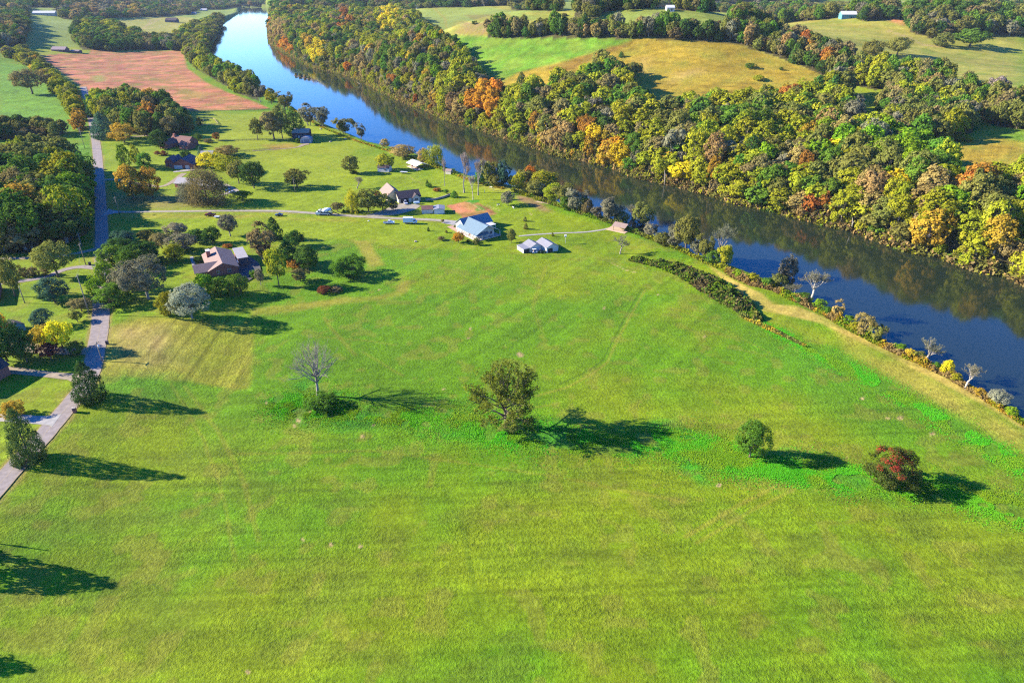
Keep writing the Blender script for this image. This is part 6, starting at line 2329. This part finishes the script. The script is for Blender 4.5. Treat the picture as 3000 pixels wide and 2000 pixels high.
def side_prof(mb, prof, half, taper=.0, z_t=1.0):
    """a car body from its side outline (x, z), narrowed above z_t"""
    n = len(prof)
    V = []
    for s in (-1, 1):
        for x, z in prof:
            V.append((x, s * (half - taper * max(0, z - z_t)), z))
    return mb.add(V, [tuple(range(n)), tuple(range(n, 2 * n))[::-1]] + [(i, n + i, n + (i + 1) % n, (i + 1) % n) for i in range(n)])


def car(u, v, rot, col, label, name="parked_car", kind="sedan", group=None, L=4.5):
    p = hit(u, v)
    o = empty(name, p + Vector((0, 0, .1)), rot)
    tag(o, label, "car" if kind != "pickup" else "pickup", group)
    h = L / 2
    if kind == "pickup":
        side_prof(MB(), [(-h, .5), (h, .5), (h, .95), (h - .15, 1.1), (h - 1.35, 1.18), (h - 1.35, 1.12), (-h, 1.12)], .95).build("body", col, o, bevel=.05)
        side_prof(MB(), [(h - 1.35, 1.14), (h - 2.0, 1.78), (h - 3.1, 1.80), (h - 3.35, 1.14)], .90, .22).build("cab", col, o, bevel=.04)
        side_prof(MB(), [(h - 1.52, 1.24), (h - 2.02, 1.70), (h - 3.0, 1.70), (h - 3.2, 1.24)], .915, .22).build("side_window", GLASS, o)
        MB().box(-h + .12, h - 3.5, -.78, .78, 1.13, 1.15).build("bed", mat("dark_bed_liner", (.02, .02, .022), .8), o)
        MB().box(-h - .06, -h + .02, -.8, .8, .5, .66).build("bumper", CHROME, o)
        wheels(o, (h - .95, -h + 1.05), .82, .39)
    else:
        top = 1.45 if kind == "sedan" else 1.75
        side_prof(MB(), [(-h, .35), (h, .35), (h, .72), (h - .2, .85), (h - 1.15, .95), (-h + .75, .98), (-h, .9)], .88).build("body", col, o, bevel=.06)
        q = -h + .75 if kind == "sedan" else -h + .1
        side_prof(MB(), [(h - 1.15, .93), (h - 1.9, top), (q + (.75 if kind == "sedan" else .3), top), (q, .95)], .82, .28, .95).build("cabin", col, o, bevel=.05)
        side_prof(MB(), [(h - 1.35, 1.0), (h - 1.95, top - .08), (q + (.75 if kind == "sedan" else .4), top - .08), (q + .25, 1.0)], .835, .28, .95).build("side_window", GLASS, o)
        MB().add([(h - 1.17, -.72, .98), (h - 1.17, .72, .98), (h - 1.86, .62, top - .06), (h - 1.86, -.62, top - .06)], [(0, 1, 2, 3)]).build("windscreen", GLASS, o, loc=(.03, 0, .03))
        wheels(o, (h - .85, -h + .85), .78, .32)
    lamps(o, h, -h, .66, .75)
    return o


def build_vehicles():
    wht, sil = paint("white_car_paint", (.6, .6, .6)), paint("silver_car_paint", (.40, .42, .45))
    mar, blk = paint("maroon_car_paint", (.16, .018, .022)), paint("black_car_paint", (.022, .022, .028))
    blu = paint("blue_white_paint", (.42, .55, .66))
    car(1140, 656, 0, wht, "white pickup truck parked on the grass below the drive", "pickup_truck", "pickup", L=5.5)
    car(617, 633, math.pi, mar, "maroon pickup truck at the edge of the drive by the roadside houses", "pickup_truck", "pickup", L=5.3)
    car(818, 633, math.pi, blk, "small black car alone on the grass verge of the drive", "parked_car", L=4.0)
    car(1188, 597, R(-70), sil, "silver car nosed out of the open garage of the cream house", "parked_car", "suv")
    car(683, 566, R(12), sil, "silver car in the shade below the weeping brown tree", "parked_car")
    car(672, 562, R(190), blk, "dark car parked next to the silver one in the shade", "parked_car")
    # small white utility trailer behind the maroon pickup
    p = hit(636, 638)
    o = tag(empty("utility_trailer", p, 0), "small white trailer beside the maroon pickup", "trailer")
    MB().box(-1.3, 1.3, -.8, .8, .45, .85).build("bed", wht, o, bevel=.03)
    MB().box(1.3, 2.3, -.05, .05, .42, .52).build("tow_bar", CHASSIS, o)
    wheels(o, (0,), .9, .3, .2)
    # trailer at the cream house
    p = hit(1221, 598)
    o = tag(empty("covered_trailer", p, R(15)), "pale covered trailer in the shade of the cream house", "trailer")
    side_prof(MB(), [(-1.6, .5), (1.6, .5), (1.7, .9), (1.4, 1.4), (-1.5, 1.4)], .8, .15).build("body", blu, o, bevel=.08)
    MB().box(1.6, 2.5, -.05, .05, .45, .55).build("tow_bar", CHASSIS, o)
    wheels(o, (-.1,), .82, .3, .2)
    # boat on a trailer
    p = hit(1184, 509)
    o = tag(empty("boat_trailer", p, R(-20)), "grey boat under cover on a trailer on the far lawn", "boat")
    hull = [(-2.6, 0, .9), (-2.6, -.9, 1.2), (1.2, -.95, 1.25), (2.9, 0, 1.45), (1.2, .95, 1.25), (-2.6, .9, 1.2), (-2.4, 0, .55), (1.4, 0, .55)]
    MB().add(hull, [(1, 2, 7, 6), (2, 3, 7), (3, 4, 7), (4, 5, 6, 7), (0, 1, 6), (5, 0, 6), (1, 5, 4, 3, 2), (0, 5, 1)]).build("hull", mat("grey_gelcoat", (.42, .44, .46), .4), o)
    MB().box(-2.4, 3.4, -.06, .06, .40, .52).build("frame", CHASSIS, o)
    wheels(o, (-.9,), .85, .32, .2)
    # ---- box truck
    p = hit(1202, 655)
    o = tag(empty("box_truck", p, R(2)), "pale blue box truck parked on the grass by the drive", "truck")
    MB().box(-3.4, 1.5, -1.1, 1.1, .95, 3.15).build("cargo_box", blu, o, bevel=.04)
    MB().box(-3.42, 1.52, -1.12, 1.12, 3.16, 3.24).build("box_roof", WHITEP, o)
    side_prof(MB(), [(1.6, .5), (3.4, .5), (3.45, 1.1), (3.2, 1.45), (2.75, 1.55), (2.35, 2.25), (1.6, 2.3)], 1.0, .12, 1.5).build("cab", blu, o, bevel=.05)
    side_prof(MB(), [(1.75, 1.5), (2.68, 1.5), (2.32, 2.15), (1.75, 2.17)], 1.015, .12, 1.5).build("side_window", GLASS, o)
    MB().add([(2.80, -.85, 1.56), (2.80, .85, 1.56), (2.42, .8, 2.2), (2.42, -.8, 2.2)], [(0, 1, 2, 3)]).build("windscreen", GLASS, o, loc=(.03, 0, .03))
    MB().box(-3.3, 3.3, -.45, .45, .55, .93).build("chassis", CHASSIS, o)
    for s in (-1, 1):
        MB().box(2.5, 2.6, s * 1.15 - .08, s * 1.15 + .08, 1.5, 1.9).build("mirror", CHASSIS, o)
    wheels(o, (2.6, -2.0), .92, .45, .28)
    lamps(o, 3.46, -3.42, .75, .85)
    # ---- cement mixer
    p = hit(952, 630)
    o = tag(empty("cement_mixer_truck", p, R(180)), "white cement mixer truck with striped drum on the gravel drive", "mixer truck")
    side_prof(MB(), [(2.0, .6), (4.5, .6), (4.55, 1.5), (4.3, 1.75), (3.3, 1.85), (3.05, 2.75), (2.0, 2.8)], 1.15, .08, 1.8).build("cab", wht, o, bevel=.06)
    side_prof(MB(), [(2.25, 1.9), (3.18, 1.9), (2.98, 2.62), (2.25, 2.66)], 1.165, .08, 1.8).build("side_window", GLASS, o)
    MB().add([(3.32, -1.0, 1.9), (3.32, 1.0, 1.9), (3.1, .95, 2.68), (3.1, -.95, 2.68)], [(0, 1, 2, 3)]).build("windscreen", GLASS, o, loc=(.03, 0, .02))
    MB().box(-4.3, 2.0, -.5, .5, .75, 1.15).build("chassis", CHASSIS, o)
    # drum: a tilted body of revolution with spiral bands
    prof = [(-3.5, .55), (-3.3, .75), (-1.6, 1.22), (-.2, 1.25), (.9, .95), (1.3, .5)]
    V, F = [], []
    k = 18
    tilt = -.16
    for x, r in prof:
        for j in range(k):
            t = 2 * math.pi * j / k
            yy, zz = r * math.cos(t), r * math.sin(t)
            V.append((x * math.cos(tilt) - zz * math.sin(tilt) * -1, yy, 2.45 + x * math.sin(tilt) + zz * math.cos(tilt)))
    for i in range(len(prof) - 1):
        for j in range(k):
            F.append((i * k + j, i * k + (j + 1) % k, (i + 1) * k + (j + 1) % k, (i + 1) * k + j))
    F += [tuple(range(k))[::-1], tuple((len(prof) - 1) * k + j for j in range(k))]
    m, n, l, out = nt("striped_drum")
    b = n.new("ShaderNodeBsdfPrincipled")
    b.inputs["Roughness"].default_value = .35
    tc = n.new("ShaderNodeTexCoord")
    wv = n.new("ShaderNodeTexWave")
    wv.inputs["Scale"].default_value = .32
    wv.inputs["Distortion"].default_value = 0
    mp = n.new("ShaderNodeMapping")
    mp.inputs["Rotation"].default_value = (0, .7, .5)
    l.new(tc.outputs["Object"], mp.inputs["Vector"])
    l.new(mp.outputs[0], wv.inputs["Vector"])
    cr = n.new("ShaderNodeValToRGB")
    cr.color_ramp.interpolation = 'CONSTANT'
    cr.color_ramp.elements[0].color = (.72, .72, .72, 1)
    cr.color_ramp.elements[1].color = (.12, .22, .38, 1)
    cr.color_ramp.elements[1].position = .72
    l.new(wv.outputs["Fac"], cr.inputs["Fac"])
    l.new(cr.outputs[0], b.inputs["Base Color"])
    l.new(b.outputs[0], out.inputs["Surface"])
    MB().add(V, F).build("drum", m, o, smooth=True)
    MB().box(-3.6, -3.35, -.7, .7, 1.15, 3.3).build("rear_frame", wht, o)
    MB().add([(-3.7, -.45, 2.9), (-3.7, .45, 2.9), (-4.3, .3, 2.2), (-4.3, -.3, 2.2), (-3.7, -.45, 2.75), (-3.7, .45, 2.75), (-4.3, .3, 2.05), (-4.3, -.3, 2.05)],
             [(0, 1, 2, 3), (7, 6, 5, 4), (0, 4, 5, 1), (1, 5, 6, 2), (2, 6, 7, 3), (3, 7, 4, 0)]).build("hopper", CHASSIS, o)
    MB().tube([(-4.1, 0, 1.9), (-6.2, .3, 1.0), (-7.6, .5, .55)], .2, 6).build("chute", CHASSIS, o)
    MB().box(1.55, 1.95, -.9, -.7, 1.2, 3.2).build("exhaust_pipe", CHROME, o)
    MB().box(-2.6, 1.6, -1.18, -1.1, .85, 1.2).box(-2.6, 1.6, 1.1, 1.18, .85, 1.2).build("mudguard", wht, o)
    wheels(o, (3.6, -1.6, -2.9), .98, .52, .32)
    lamps(o, 4.56, -4.3, .85, 1.0)
    # ---- golf cart and garden tractor in front of the barn
    p = hit(1566, 741)
    o = tag(empty("golf_cart", p, R(15)), "white golf cart parked before the white barn", "golf cart")
    side_prof(MB(), [(-1.2, .3), (1.2, .3), (1.2, .75), (.6, .8), (.5, .42), (0, .42), (-.1, .75), (-1.2, .75)], .6).build("body", wht, o, bevel=.03)
    MB().box(-1.0, .7, -.62, .62, 1.82, 1.9).build("canopy", wht, o)
    for x in (-.95, .6):
        for s in (-1, 1):
            MB().box(x - .03, x + .03, s * .55 - .03, s * .55 + .03, .7, 1.82).build("canopy_post", CHASSIS, o)
    MB().box(-.5, 0, -.55, .55, .76, .9).box(-.6, -.48, -.55, .55, .9, 1.3).build("seat", mat("tan_seat", (.30, .22, .13), .7), o)
    wheels(o, (.8, -.8), .55, .26, .18)
    p = hit(1589, 740)
    o = tag(empty("garden_tractor", p, R(-12)), "small dark garden tractor beside the golf cart", "tractor")
    MB().box(.1, 1.3, -.35, .35, .55, 1.05).build("bonnet", mat("dark_green_paint", (.02, .06, .03), .4), o, bevel=.05)
    MB().box(-1.1, .1, -.45, .45, .45, .75).build("body", CHASSIS, o, bevel=.03)
    MB().box(-.9, -.35, -.25, .25, .76, .86).box(-.95, -.82, -.25, .25, .86, 1.25).build("seat", mat("tan_seat", (.30, .22, .13), .7), o)
    MB().tube([(.05, 0, .9), (-.15, 0, 1.2)], .03).build("steering_column", CHASSIS, o)
    MB().box(-1.1, -1.0, -.5, .5, .7, 1.9).build("roll_bar", mat("tan_paint", (.4, .33, .2), .5), o)
    wheels(o, (-.65,), .55, .45, .25)
    wheels(o, (1.0,), .5, .28, .18)


# ------------------------------------------------------------------ poles, wires, boxes and fences
def pole(u, v, top, label, arm=True, trans=False, rot=0.0):
    p = hit(u, v)
    kk = (1000 - top) / F_PX
    hgt = CAM_H + (-ST + kk * CT) / (CT + kk * ST) * p.y - p.z
    o = tag(empty("utility_pole", p, rot), label, "pole", "utility poles along the road")
    MB().tube([(0, 0, -.3), (0, 0, hgt * .5), (0, 0, hgt)], [.19, .16, .12], 8).build("shaft", POLEW, o, smooth=True)
    if arm:
        MB().box(-.07, .07, -1.1, 1.1, hgt - .75, hgt - .6).build("crossarm", POLEW, o)
        for y in (-1.0, 0, 1.0):
            MB().tube([(0, y, hgt - .6), (0, y, hgt - .4)], [.06, .04], 6).build("insulator", mat("porcelain", (.4, .4, .38), .3), o)
    if trans:
        MB().tube([(.32, 0, hgt - 2.2), (.32, 0, hgt - 1.2)], .24, 10).build("transformer", mat("grey_transformer", (.5, .5, .5), .5), o, smooth=True)
    return p + Vector((0, 0, hgt - .45))


def wire(a, b, label, sag=1.2, r=.014):
    P = []
    for t in np.linspace(0, 1, 13):
        q = a.lerp(b, t)
        q.z -= sag * 4 * t * (1 - t)
        P.append(q)
    c = P[0].copy()
    o = MB().tube([tuple(q - c) for q in P], r, 4).build("power_line", mat("cable", (.16, .16, .16), .6), None, loc=c)
    tag(o, label, "cable", "overhead cables along the road")


def mailbox(u, v, label, brick=False):
    p = hit(u, v)
    o = tag(empty("mailbox", p, R(20)), label, "mailbox")
    if brick:
        MB().box(-.42, .42, -.42, .42, -.1, 1.45).build("pier", BRICK, o)
        MB().box(-.5, .5, -.5, .5, 1.453, 1.56).build("cap", STONE, o)
        MB().box(-.2, .2, -.56, -.42, 1.0, 1.3).build("letter_box", CHASSIS, o)
        MB().box(-.04, .04, -.04, .04, 1.56, 1.75).build("finial", WHITEP, o)
    else:
        MB().box(-.05, .05, -.05, .05, -.1, 1.0).build("post", WOOD, o)
        MB().prism([(-.11, 1.0), (.11, 1.0), (.11, 1.15), (.06, 1.24), (-.06, 1.24), (-.11, 1.15)], -.28, .28).build("letter_box", CHASSIS, o)
    return o


def fence(pts, label, hgt=1.2, step=2.6, m=WOOD, rails=(.35, .7, 1.05), th=.05):
    P = [Vector(q) for q in W(pts)]
    o = tag(empty("board_fence", P[0]), label, "fence")
    d = [0]
    for i in range(1, len(P)):
        d.append(d[-1] + (P[i] - P[i - 1]).length)
    n = max(int(d[-1] / step), 2)
    Q = []
    for i in range(n + 1):
        s = d[-1] * i / n
        k = max(j for j in range(len(d)) if d[j] <= s + 1e-6)
        k = min(k, len(P) - 2)
        t = (s - d[k]) / (d[k + 1] - d[k])
        q = P[k].lerp(P[k + 1], t)
        q.z = float(terrain(np.array([q.x]), np.array([q.y]))[0])
        Q.append(q - P[0])
    post = MB()
    for q in Q:
        MB().box(q.x - .07, q.x + .07, q.y - .07, q.y + .07, q.z - .2, q.z + hgt).build("fence_post", m, o)
    for z in rails:
        r = MB()
        for a, b in zip(Q[:-1], Q[1:]):
            dn = (b - a)
            nrm = Vector((-dn.y, dn.x, 0)).normalized() * th / 2
            V = [a + nrm, b + nrm, b - nrm, a - nrm]
            V = [v_ + Vector((0, 0, z)) for v_ in V] + [v_ + Vector((0, 0, z + .14)) for v_ in V]
            r.add(V, [(0, 1, 2, 3), (7, 6, 5, 4), (0, 4, 5, 1), (1, 5, 6, 2), (2, 6, 7, 3), (3, 7, 4, 0)])
        r.build("rail", m, o)
    return o


def build_furniture():
    a = pole(249, 436, 374, "utility pole in the dark lane gap at the top of the road", True)
    b = pole(240, 722, 682, "utility pole at the edge of the shady roadside wood", True)
    c = pole(252, 777, 712, "utility pole beside the black bin at the side drive", True)
    d = pole(263, 921, 803, "utility pole leaning over the twiggy tree by the road", True)
    e = pole(300, 1058, 1000, "utility pole with grey transformer on the near side of the road", True, True)
    f = pole(350, 628, 576, "utility pole by the concrete apron of the gravel drive", True)
    g = pole(115, 773, 738, "short pole behind the tall pale olive tree", False)
    h = pole(73, 888, 838, "short pole by the side drive west of the road", False)
    k = pole(865, 563, 520, "pole beside the two-toned olive tree on the open lawn", False)
    for p, q, lab in ((a, b, "cable along the roadside wood"), (b, c, "cable from the shady wood to the pole by the bin"), (c, d, "cable from the pole by the bin to the leaning pole"),
                      (d, e, "cable crossing from the leaning pole to the transformer pole"), (b, f, "upper cable crossing the road to the gravel drive"),
                      (g, h, "cable over the side drive west of the road")):
        wire(p, q, lab, 1.4)
    wire(b - Vector((0, 0, 1.2)), f - Vector((0, 0, 1.0)), "lower cable crossing the road to the gravel drive", 2.2)
    t = hit(150, 1612)
    q = Vector((t.x - 24, t.y + 2, t.z))
    o = tag(empty("utility_pole", q), "utility pole beyond the edge that throws the thin shadow on the pasture", "pole", "utility poles along the road")
    MB().tube([(0, 0, -.3), (0, 0, 10.8)], [.19, .12], 8).build("shaft", POLEW, o)
    MB().tube([(.3, 0, 7.9), (.3, 0, 8.9)], .26, 8).build("transformer", mat("grey_transformer", (.5, .5, .5), .5), o)
    mailbox(220, 1207, "brick mailbox pier on the grass beside the near road bend", True)
    mailbox(310, 521, "dark mailbox at the house drive beyond the shady stretch", False)
    mailbox(314, 607, "dark mailbox at the concrete apron of the gravel drive", False)
    p = hit(315, 1008)
    o = tag(empty("rubbish_bin", p, R(10)), "dark brown wheeled bin at the road edge by the mown plot", "bin")
    MB().prism([(-.32, .06), (.32, .06), (.42, 1.15), (-.42, 1.15)], -.4, .4).build("body", mat("brown_plastic", (.06, .045, .05), .6), o, bevel=.04)
    MB().box(-.46, .46, -.48, .48, 1.153, 1.25).build("lid", mat("brown_plastic", (.06, .045, .05), .6), o, bevel=.03)
    wheels(o, (-.36,), .3, .13, .08)
    p = hit(264, 777)
    o = tag(empty("rubbish_bin", p, R(40)), "black wheeled bin at the end of the side drive", "bin")
    MB().prism([(-.36, .06), (.36, .06), (.5, 1.25), (-.5, 1.25)], -.5, .5).build("body", mat("black_plastic", (.02, .02, .024), .6), o, bevel=.04)
    MB().box(-.54, .54, -.58, .58, 1.253, 1.36).build("lid", mat("black_plastic", (.02, .02, .024), .6), o, bevel=.03)
    wheels(o, (-.42,), .34, .14, .08)
    # bird house on its pole
    p = hit(1656, 713)
    o = tag(empty("bird_house_pole", p), "white bird house on a tall white pole beside the barn", "bird house")
    MB().tube([(0, 0, -.1), (0, 0, 3.2)], .07, 6).build("post", WHITEP, o)
    MB().box(-.5, .5, -.4, .4, 3.2, 3.9).build("nest_box", WHITEP, o)
    MB().prism([(-.6, 3.903), (.6, 3.903), (0, 4.3)], -.5, .5).build("roof", WHITEP, o)
    for x in (-.25, .25):
        MB().box(x - .09, x + .09, -.43, -.403, 3.5, 3.68).build("nest_hole", DARKDOOR, o)
    fence([(640, 414), (700, 413), (760, 411), (840, 409), (862, 408)], "brown board fence running from the lawn to the dark cottage", 1.3, 2.8)
    fence([(525, 327), (620, 327), (700, 325), (790, 321)], "board fence along the lower edge of the tilled field", 1.2, 3.2)
    fence([(592, 368), (640, 366), (628, 350), (598, 350), (592, 368)], "small square wooden pen on the far lawn", 1.3, 2.4, mat("tan_rail", (.42, .32, .18), .8))
    fence([(702, 446), (760, 441), (820, 436)], "low dark fence beside the track to the dark cottage", .8, 3.2)
    # retaining wall of the cream house garden
    P = W([(1247, 588), (1275, 586), (1298, 580), (1318, 573)])
    o = tag(empty("stone_wall", P[0]), "low stone garden wall beyond the cream house", "wall")
    s = MB()
    for a, b in zip(P[:-1], P[1:]):
        a, b = a - P[0], b - P[0]
        n_ = Vector((-(b - a).y, (b - a).x, 0)).normalized() * .25
        V = [a + n_, b + n_, b - n_, a - n_]
        V = [q + Vector((0, 0, -.3)) for q in V] + [q + Vector((0, 0, 1.0)) for q in V]
        s.add(V, [(3, 2, 1, 0), (4, 5, 6, 7), (0, 1, 5, 4), (1, 2, 6, 5), (2, 3, 7, 6), (3, 0, 4, 7)])
    s.build("masonry", STONE, o)
    # bits of lawn furniture and stones
    def rock(u, v, r, label, m=STONE, name="boulder", cat="rock"):
        p = hit(u, v)
        bm = bmesh.new()
        bmesh.ops.create_icosphere(bm, subdivisions=2, radius=r)
        rg = random.Random(int(u))
        for q in bm.verts:
            q.co *= rg.uniform(.8, 1.15)
            q.co.z = q.co.z * .6 + r * .2
        me = bpy.data.meshes.new(name)
        bm.to_mesh(me)
        bm.free()
        me.materials.append(m)
        tag(link(name, me, None, p), label, cat)
    rock(1080, 648, .5, "pale stone on the grass edge of the drive", mat("pale_stone", (.55, .5, .42), .85))
    rock(1218, 708, .7, "small grey stone alone on the lawn below the orange tree")
    rock(940, 379, 1.1, "flat brown stone on the river lawn")
    rock(1012, 408, 1.0, "boulder at the tip of the river point")
    rock(968, 416, .9, "grey boulder on the lawn edge by the river")

    def bench(u, v, rot, label, m):
        p = hit(u, v)
        o = tag(empty("garden_bench", p, rot), label, "bench")
        MB().box(-.8, .8, -.22, .22, .42, .48).build("seat", m, o)
        MB().box(-.8, .8, .2, .26, .5, .95).build("backrest", m, o)
        for s in (-1, 1):
            MB().box(s * .7 - .05, s * .7 + .05, -.2, .2, 0, .42).build("leg", m, o)
    bench(1438, 551, R(-20), "cream bench facing the water by the poplars", mat("cream_boards", (.6, .52, .36), .7))
    bench(1460, 602, R(30), "pale bench beside the garden plot", mat("cream_boards", (.6, .52, .36), .7))
    bench(1504, 610, R(120), "white chair near the round grey tree", WHITEP)
    # small standing things by the water
    for u, v, lab in ((1420, 565, "cream post on the river lawn near the bench"), (1447, 559, "cream post nearest the river")):
        p = hit(u, v)
        o = tag(empty("marker_post", p), lab, "post")
        MB().box(-.12, .12, -.12, .12, -.1, 1.4).build("shaft", mat("cream_boards", (.6, .52, .36), .7), o)
        MB().box(-.2, .2, -.2, .2, 1.403, 1.52).build("cap", WHITEP, o)
    # landing steps and little dock at the earth slip
    p = hit(1600, 595)
    o = tag(empty("river_landing", p, R(-28)), "pale wooden landing along the water by the earth slip", "dock")
    MB().box(-6, 5, -.9, .9, -.15, .05).build("deck", mat("pale_decking", (.42, .30, .20), .85, .2, 2), o)
    for x in (-5.5, -2, 1.5, 4.5):
        for s in (-1, 1):
            MB().box(x - .08, x + .08, s * .8 - .08, s * .8 + .08, -2.5, .5).build("piling", WOOD, o)
    # reef of stones in the river
    pts = [(868, 222, 2.2), (880, 224, 2.6), (893, 228, 2.4), (905, 231, 1.9), (918, 235, 1.7), (930, 239, 1.3)]
    for k, (u, v, r) in enumerate(pts):
        x, y = on_plane(u, v, WATER_Z)
        bm = bmesh.new()
        bmesh.ops.create_icosphere(bm, subdivisions=3, radius=r)
        for q in bm.verts:
            q.co *= 1 + .25 * (vnoise(q.co.x * .8 + k, q.co.y * .8 + q.co.z, 5) - .5)
            q.co.z *= .35
            q.co.x *= 1.6
        me = bpy.data.meshes.new("river_rock")
        bm.to_mesh(me)
        bm.free()
        me.materials.append(mat("wet_rock", (.12, .085, .055), .6, .25, 1.5))
        tag(link("river_rock", me, None, (x, y, WATER_Z)), "brown rock of the little river reef, " + ordinal(k) + " counting downstream", "rock", "rocks of the river reef")
        if k < 4:
            V, F, tint, L = crown_geom("bush", 60 + k, 420, leaf=1.2)
            e = empty("shrub", (x, y, WATER_Z + .3), k, (r * 2.2, r * 1.8, r * 1.5))
            tag(e, "olive bush growing on the " + ordinal(k) + " rock of the river reef", "shrub", "bushes of the river reef")
            link("crown", crown_copy("crown", V, F, tint, LEAF["olive" if k != 2 else "tan"]), e)
    # white dead snag on the far shore and a fallen trunk
    for u, v, hgt, lab in ((1947, 540, 9, "white dead trunk at the waterline of the far bank"), (2494, 676, 7, "bleached leaning trunk at the far waterline"), (1060, 250, 3, "fallen trunk lying out from the far shore")):
        x, y = on_plane(u, v, WATER_Z + .3)
        o = tag(empty("dead_trunk", (x, y, WATER_Z)), lab, "trunk")
        lean = .8 if hgt > 5 else 5.0
        MB().tube([(0, 0, -.5), (-lean * .3, 0, hgt * .5), (-lean, .3, hgt)], [.3, .22, .08], 7).build("stem", BARK_PALE, o, smooth=True)
        MB().tube([(-lean * .4, 0, hgt * .55), (.3 - lean * .5, -.6, hgt * .8)], [.13, .04], 5).build("branch", BARK_PALE, o)


build_vehicles()
build_furniture()


def build_haze():
    """thin blue autumn air: one even volume round everything"""
    m, n, l, out = nt("autumn_air")
    v = n.new("ShaderNodeVolumePrincipled")
    v.inputs["Color"].default_value = (.62, .76, .95, 1)
    v.inputs["Density"].default_value = .000028
    v.inputs["Anisotropy"].default_value = 0
    l.new(v.outputs[0], out.inputs["Volume"])
    o = MB().box(-9800, 9800, -300, 9700, -60, 260).build("haze", m)
    tag(o, "thin bluish autumn haze over the valley", "haze", kind="stuff")


build_haze()
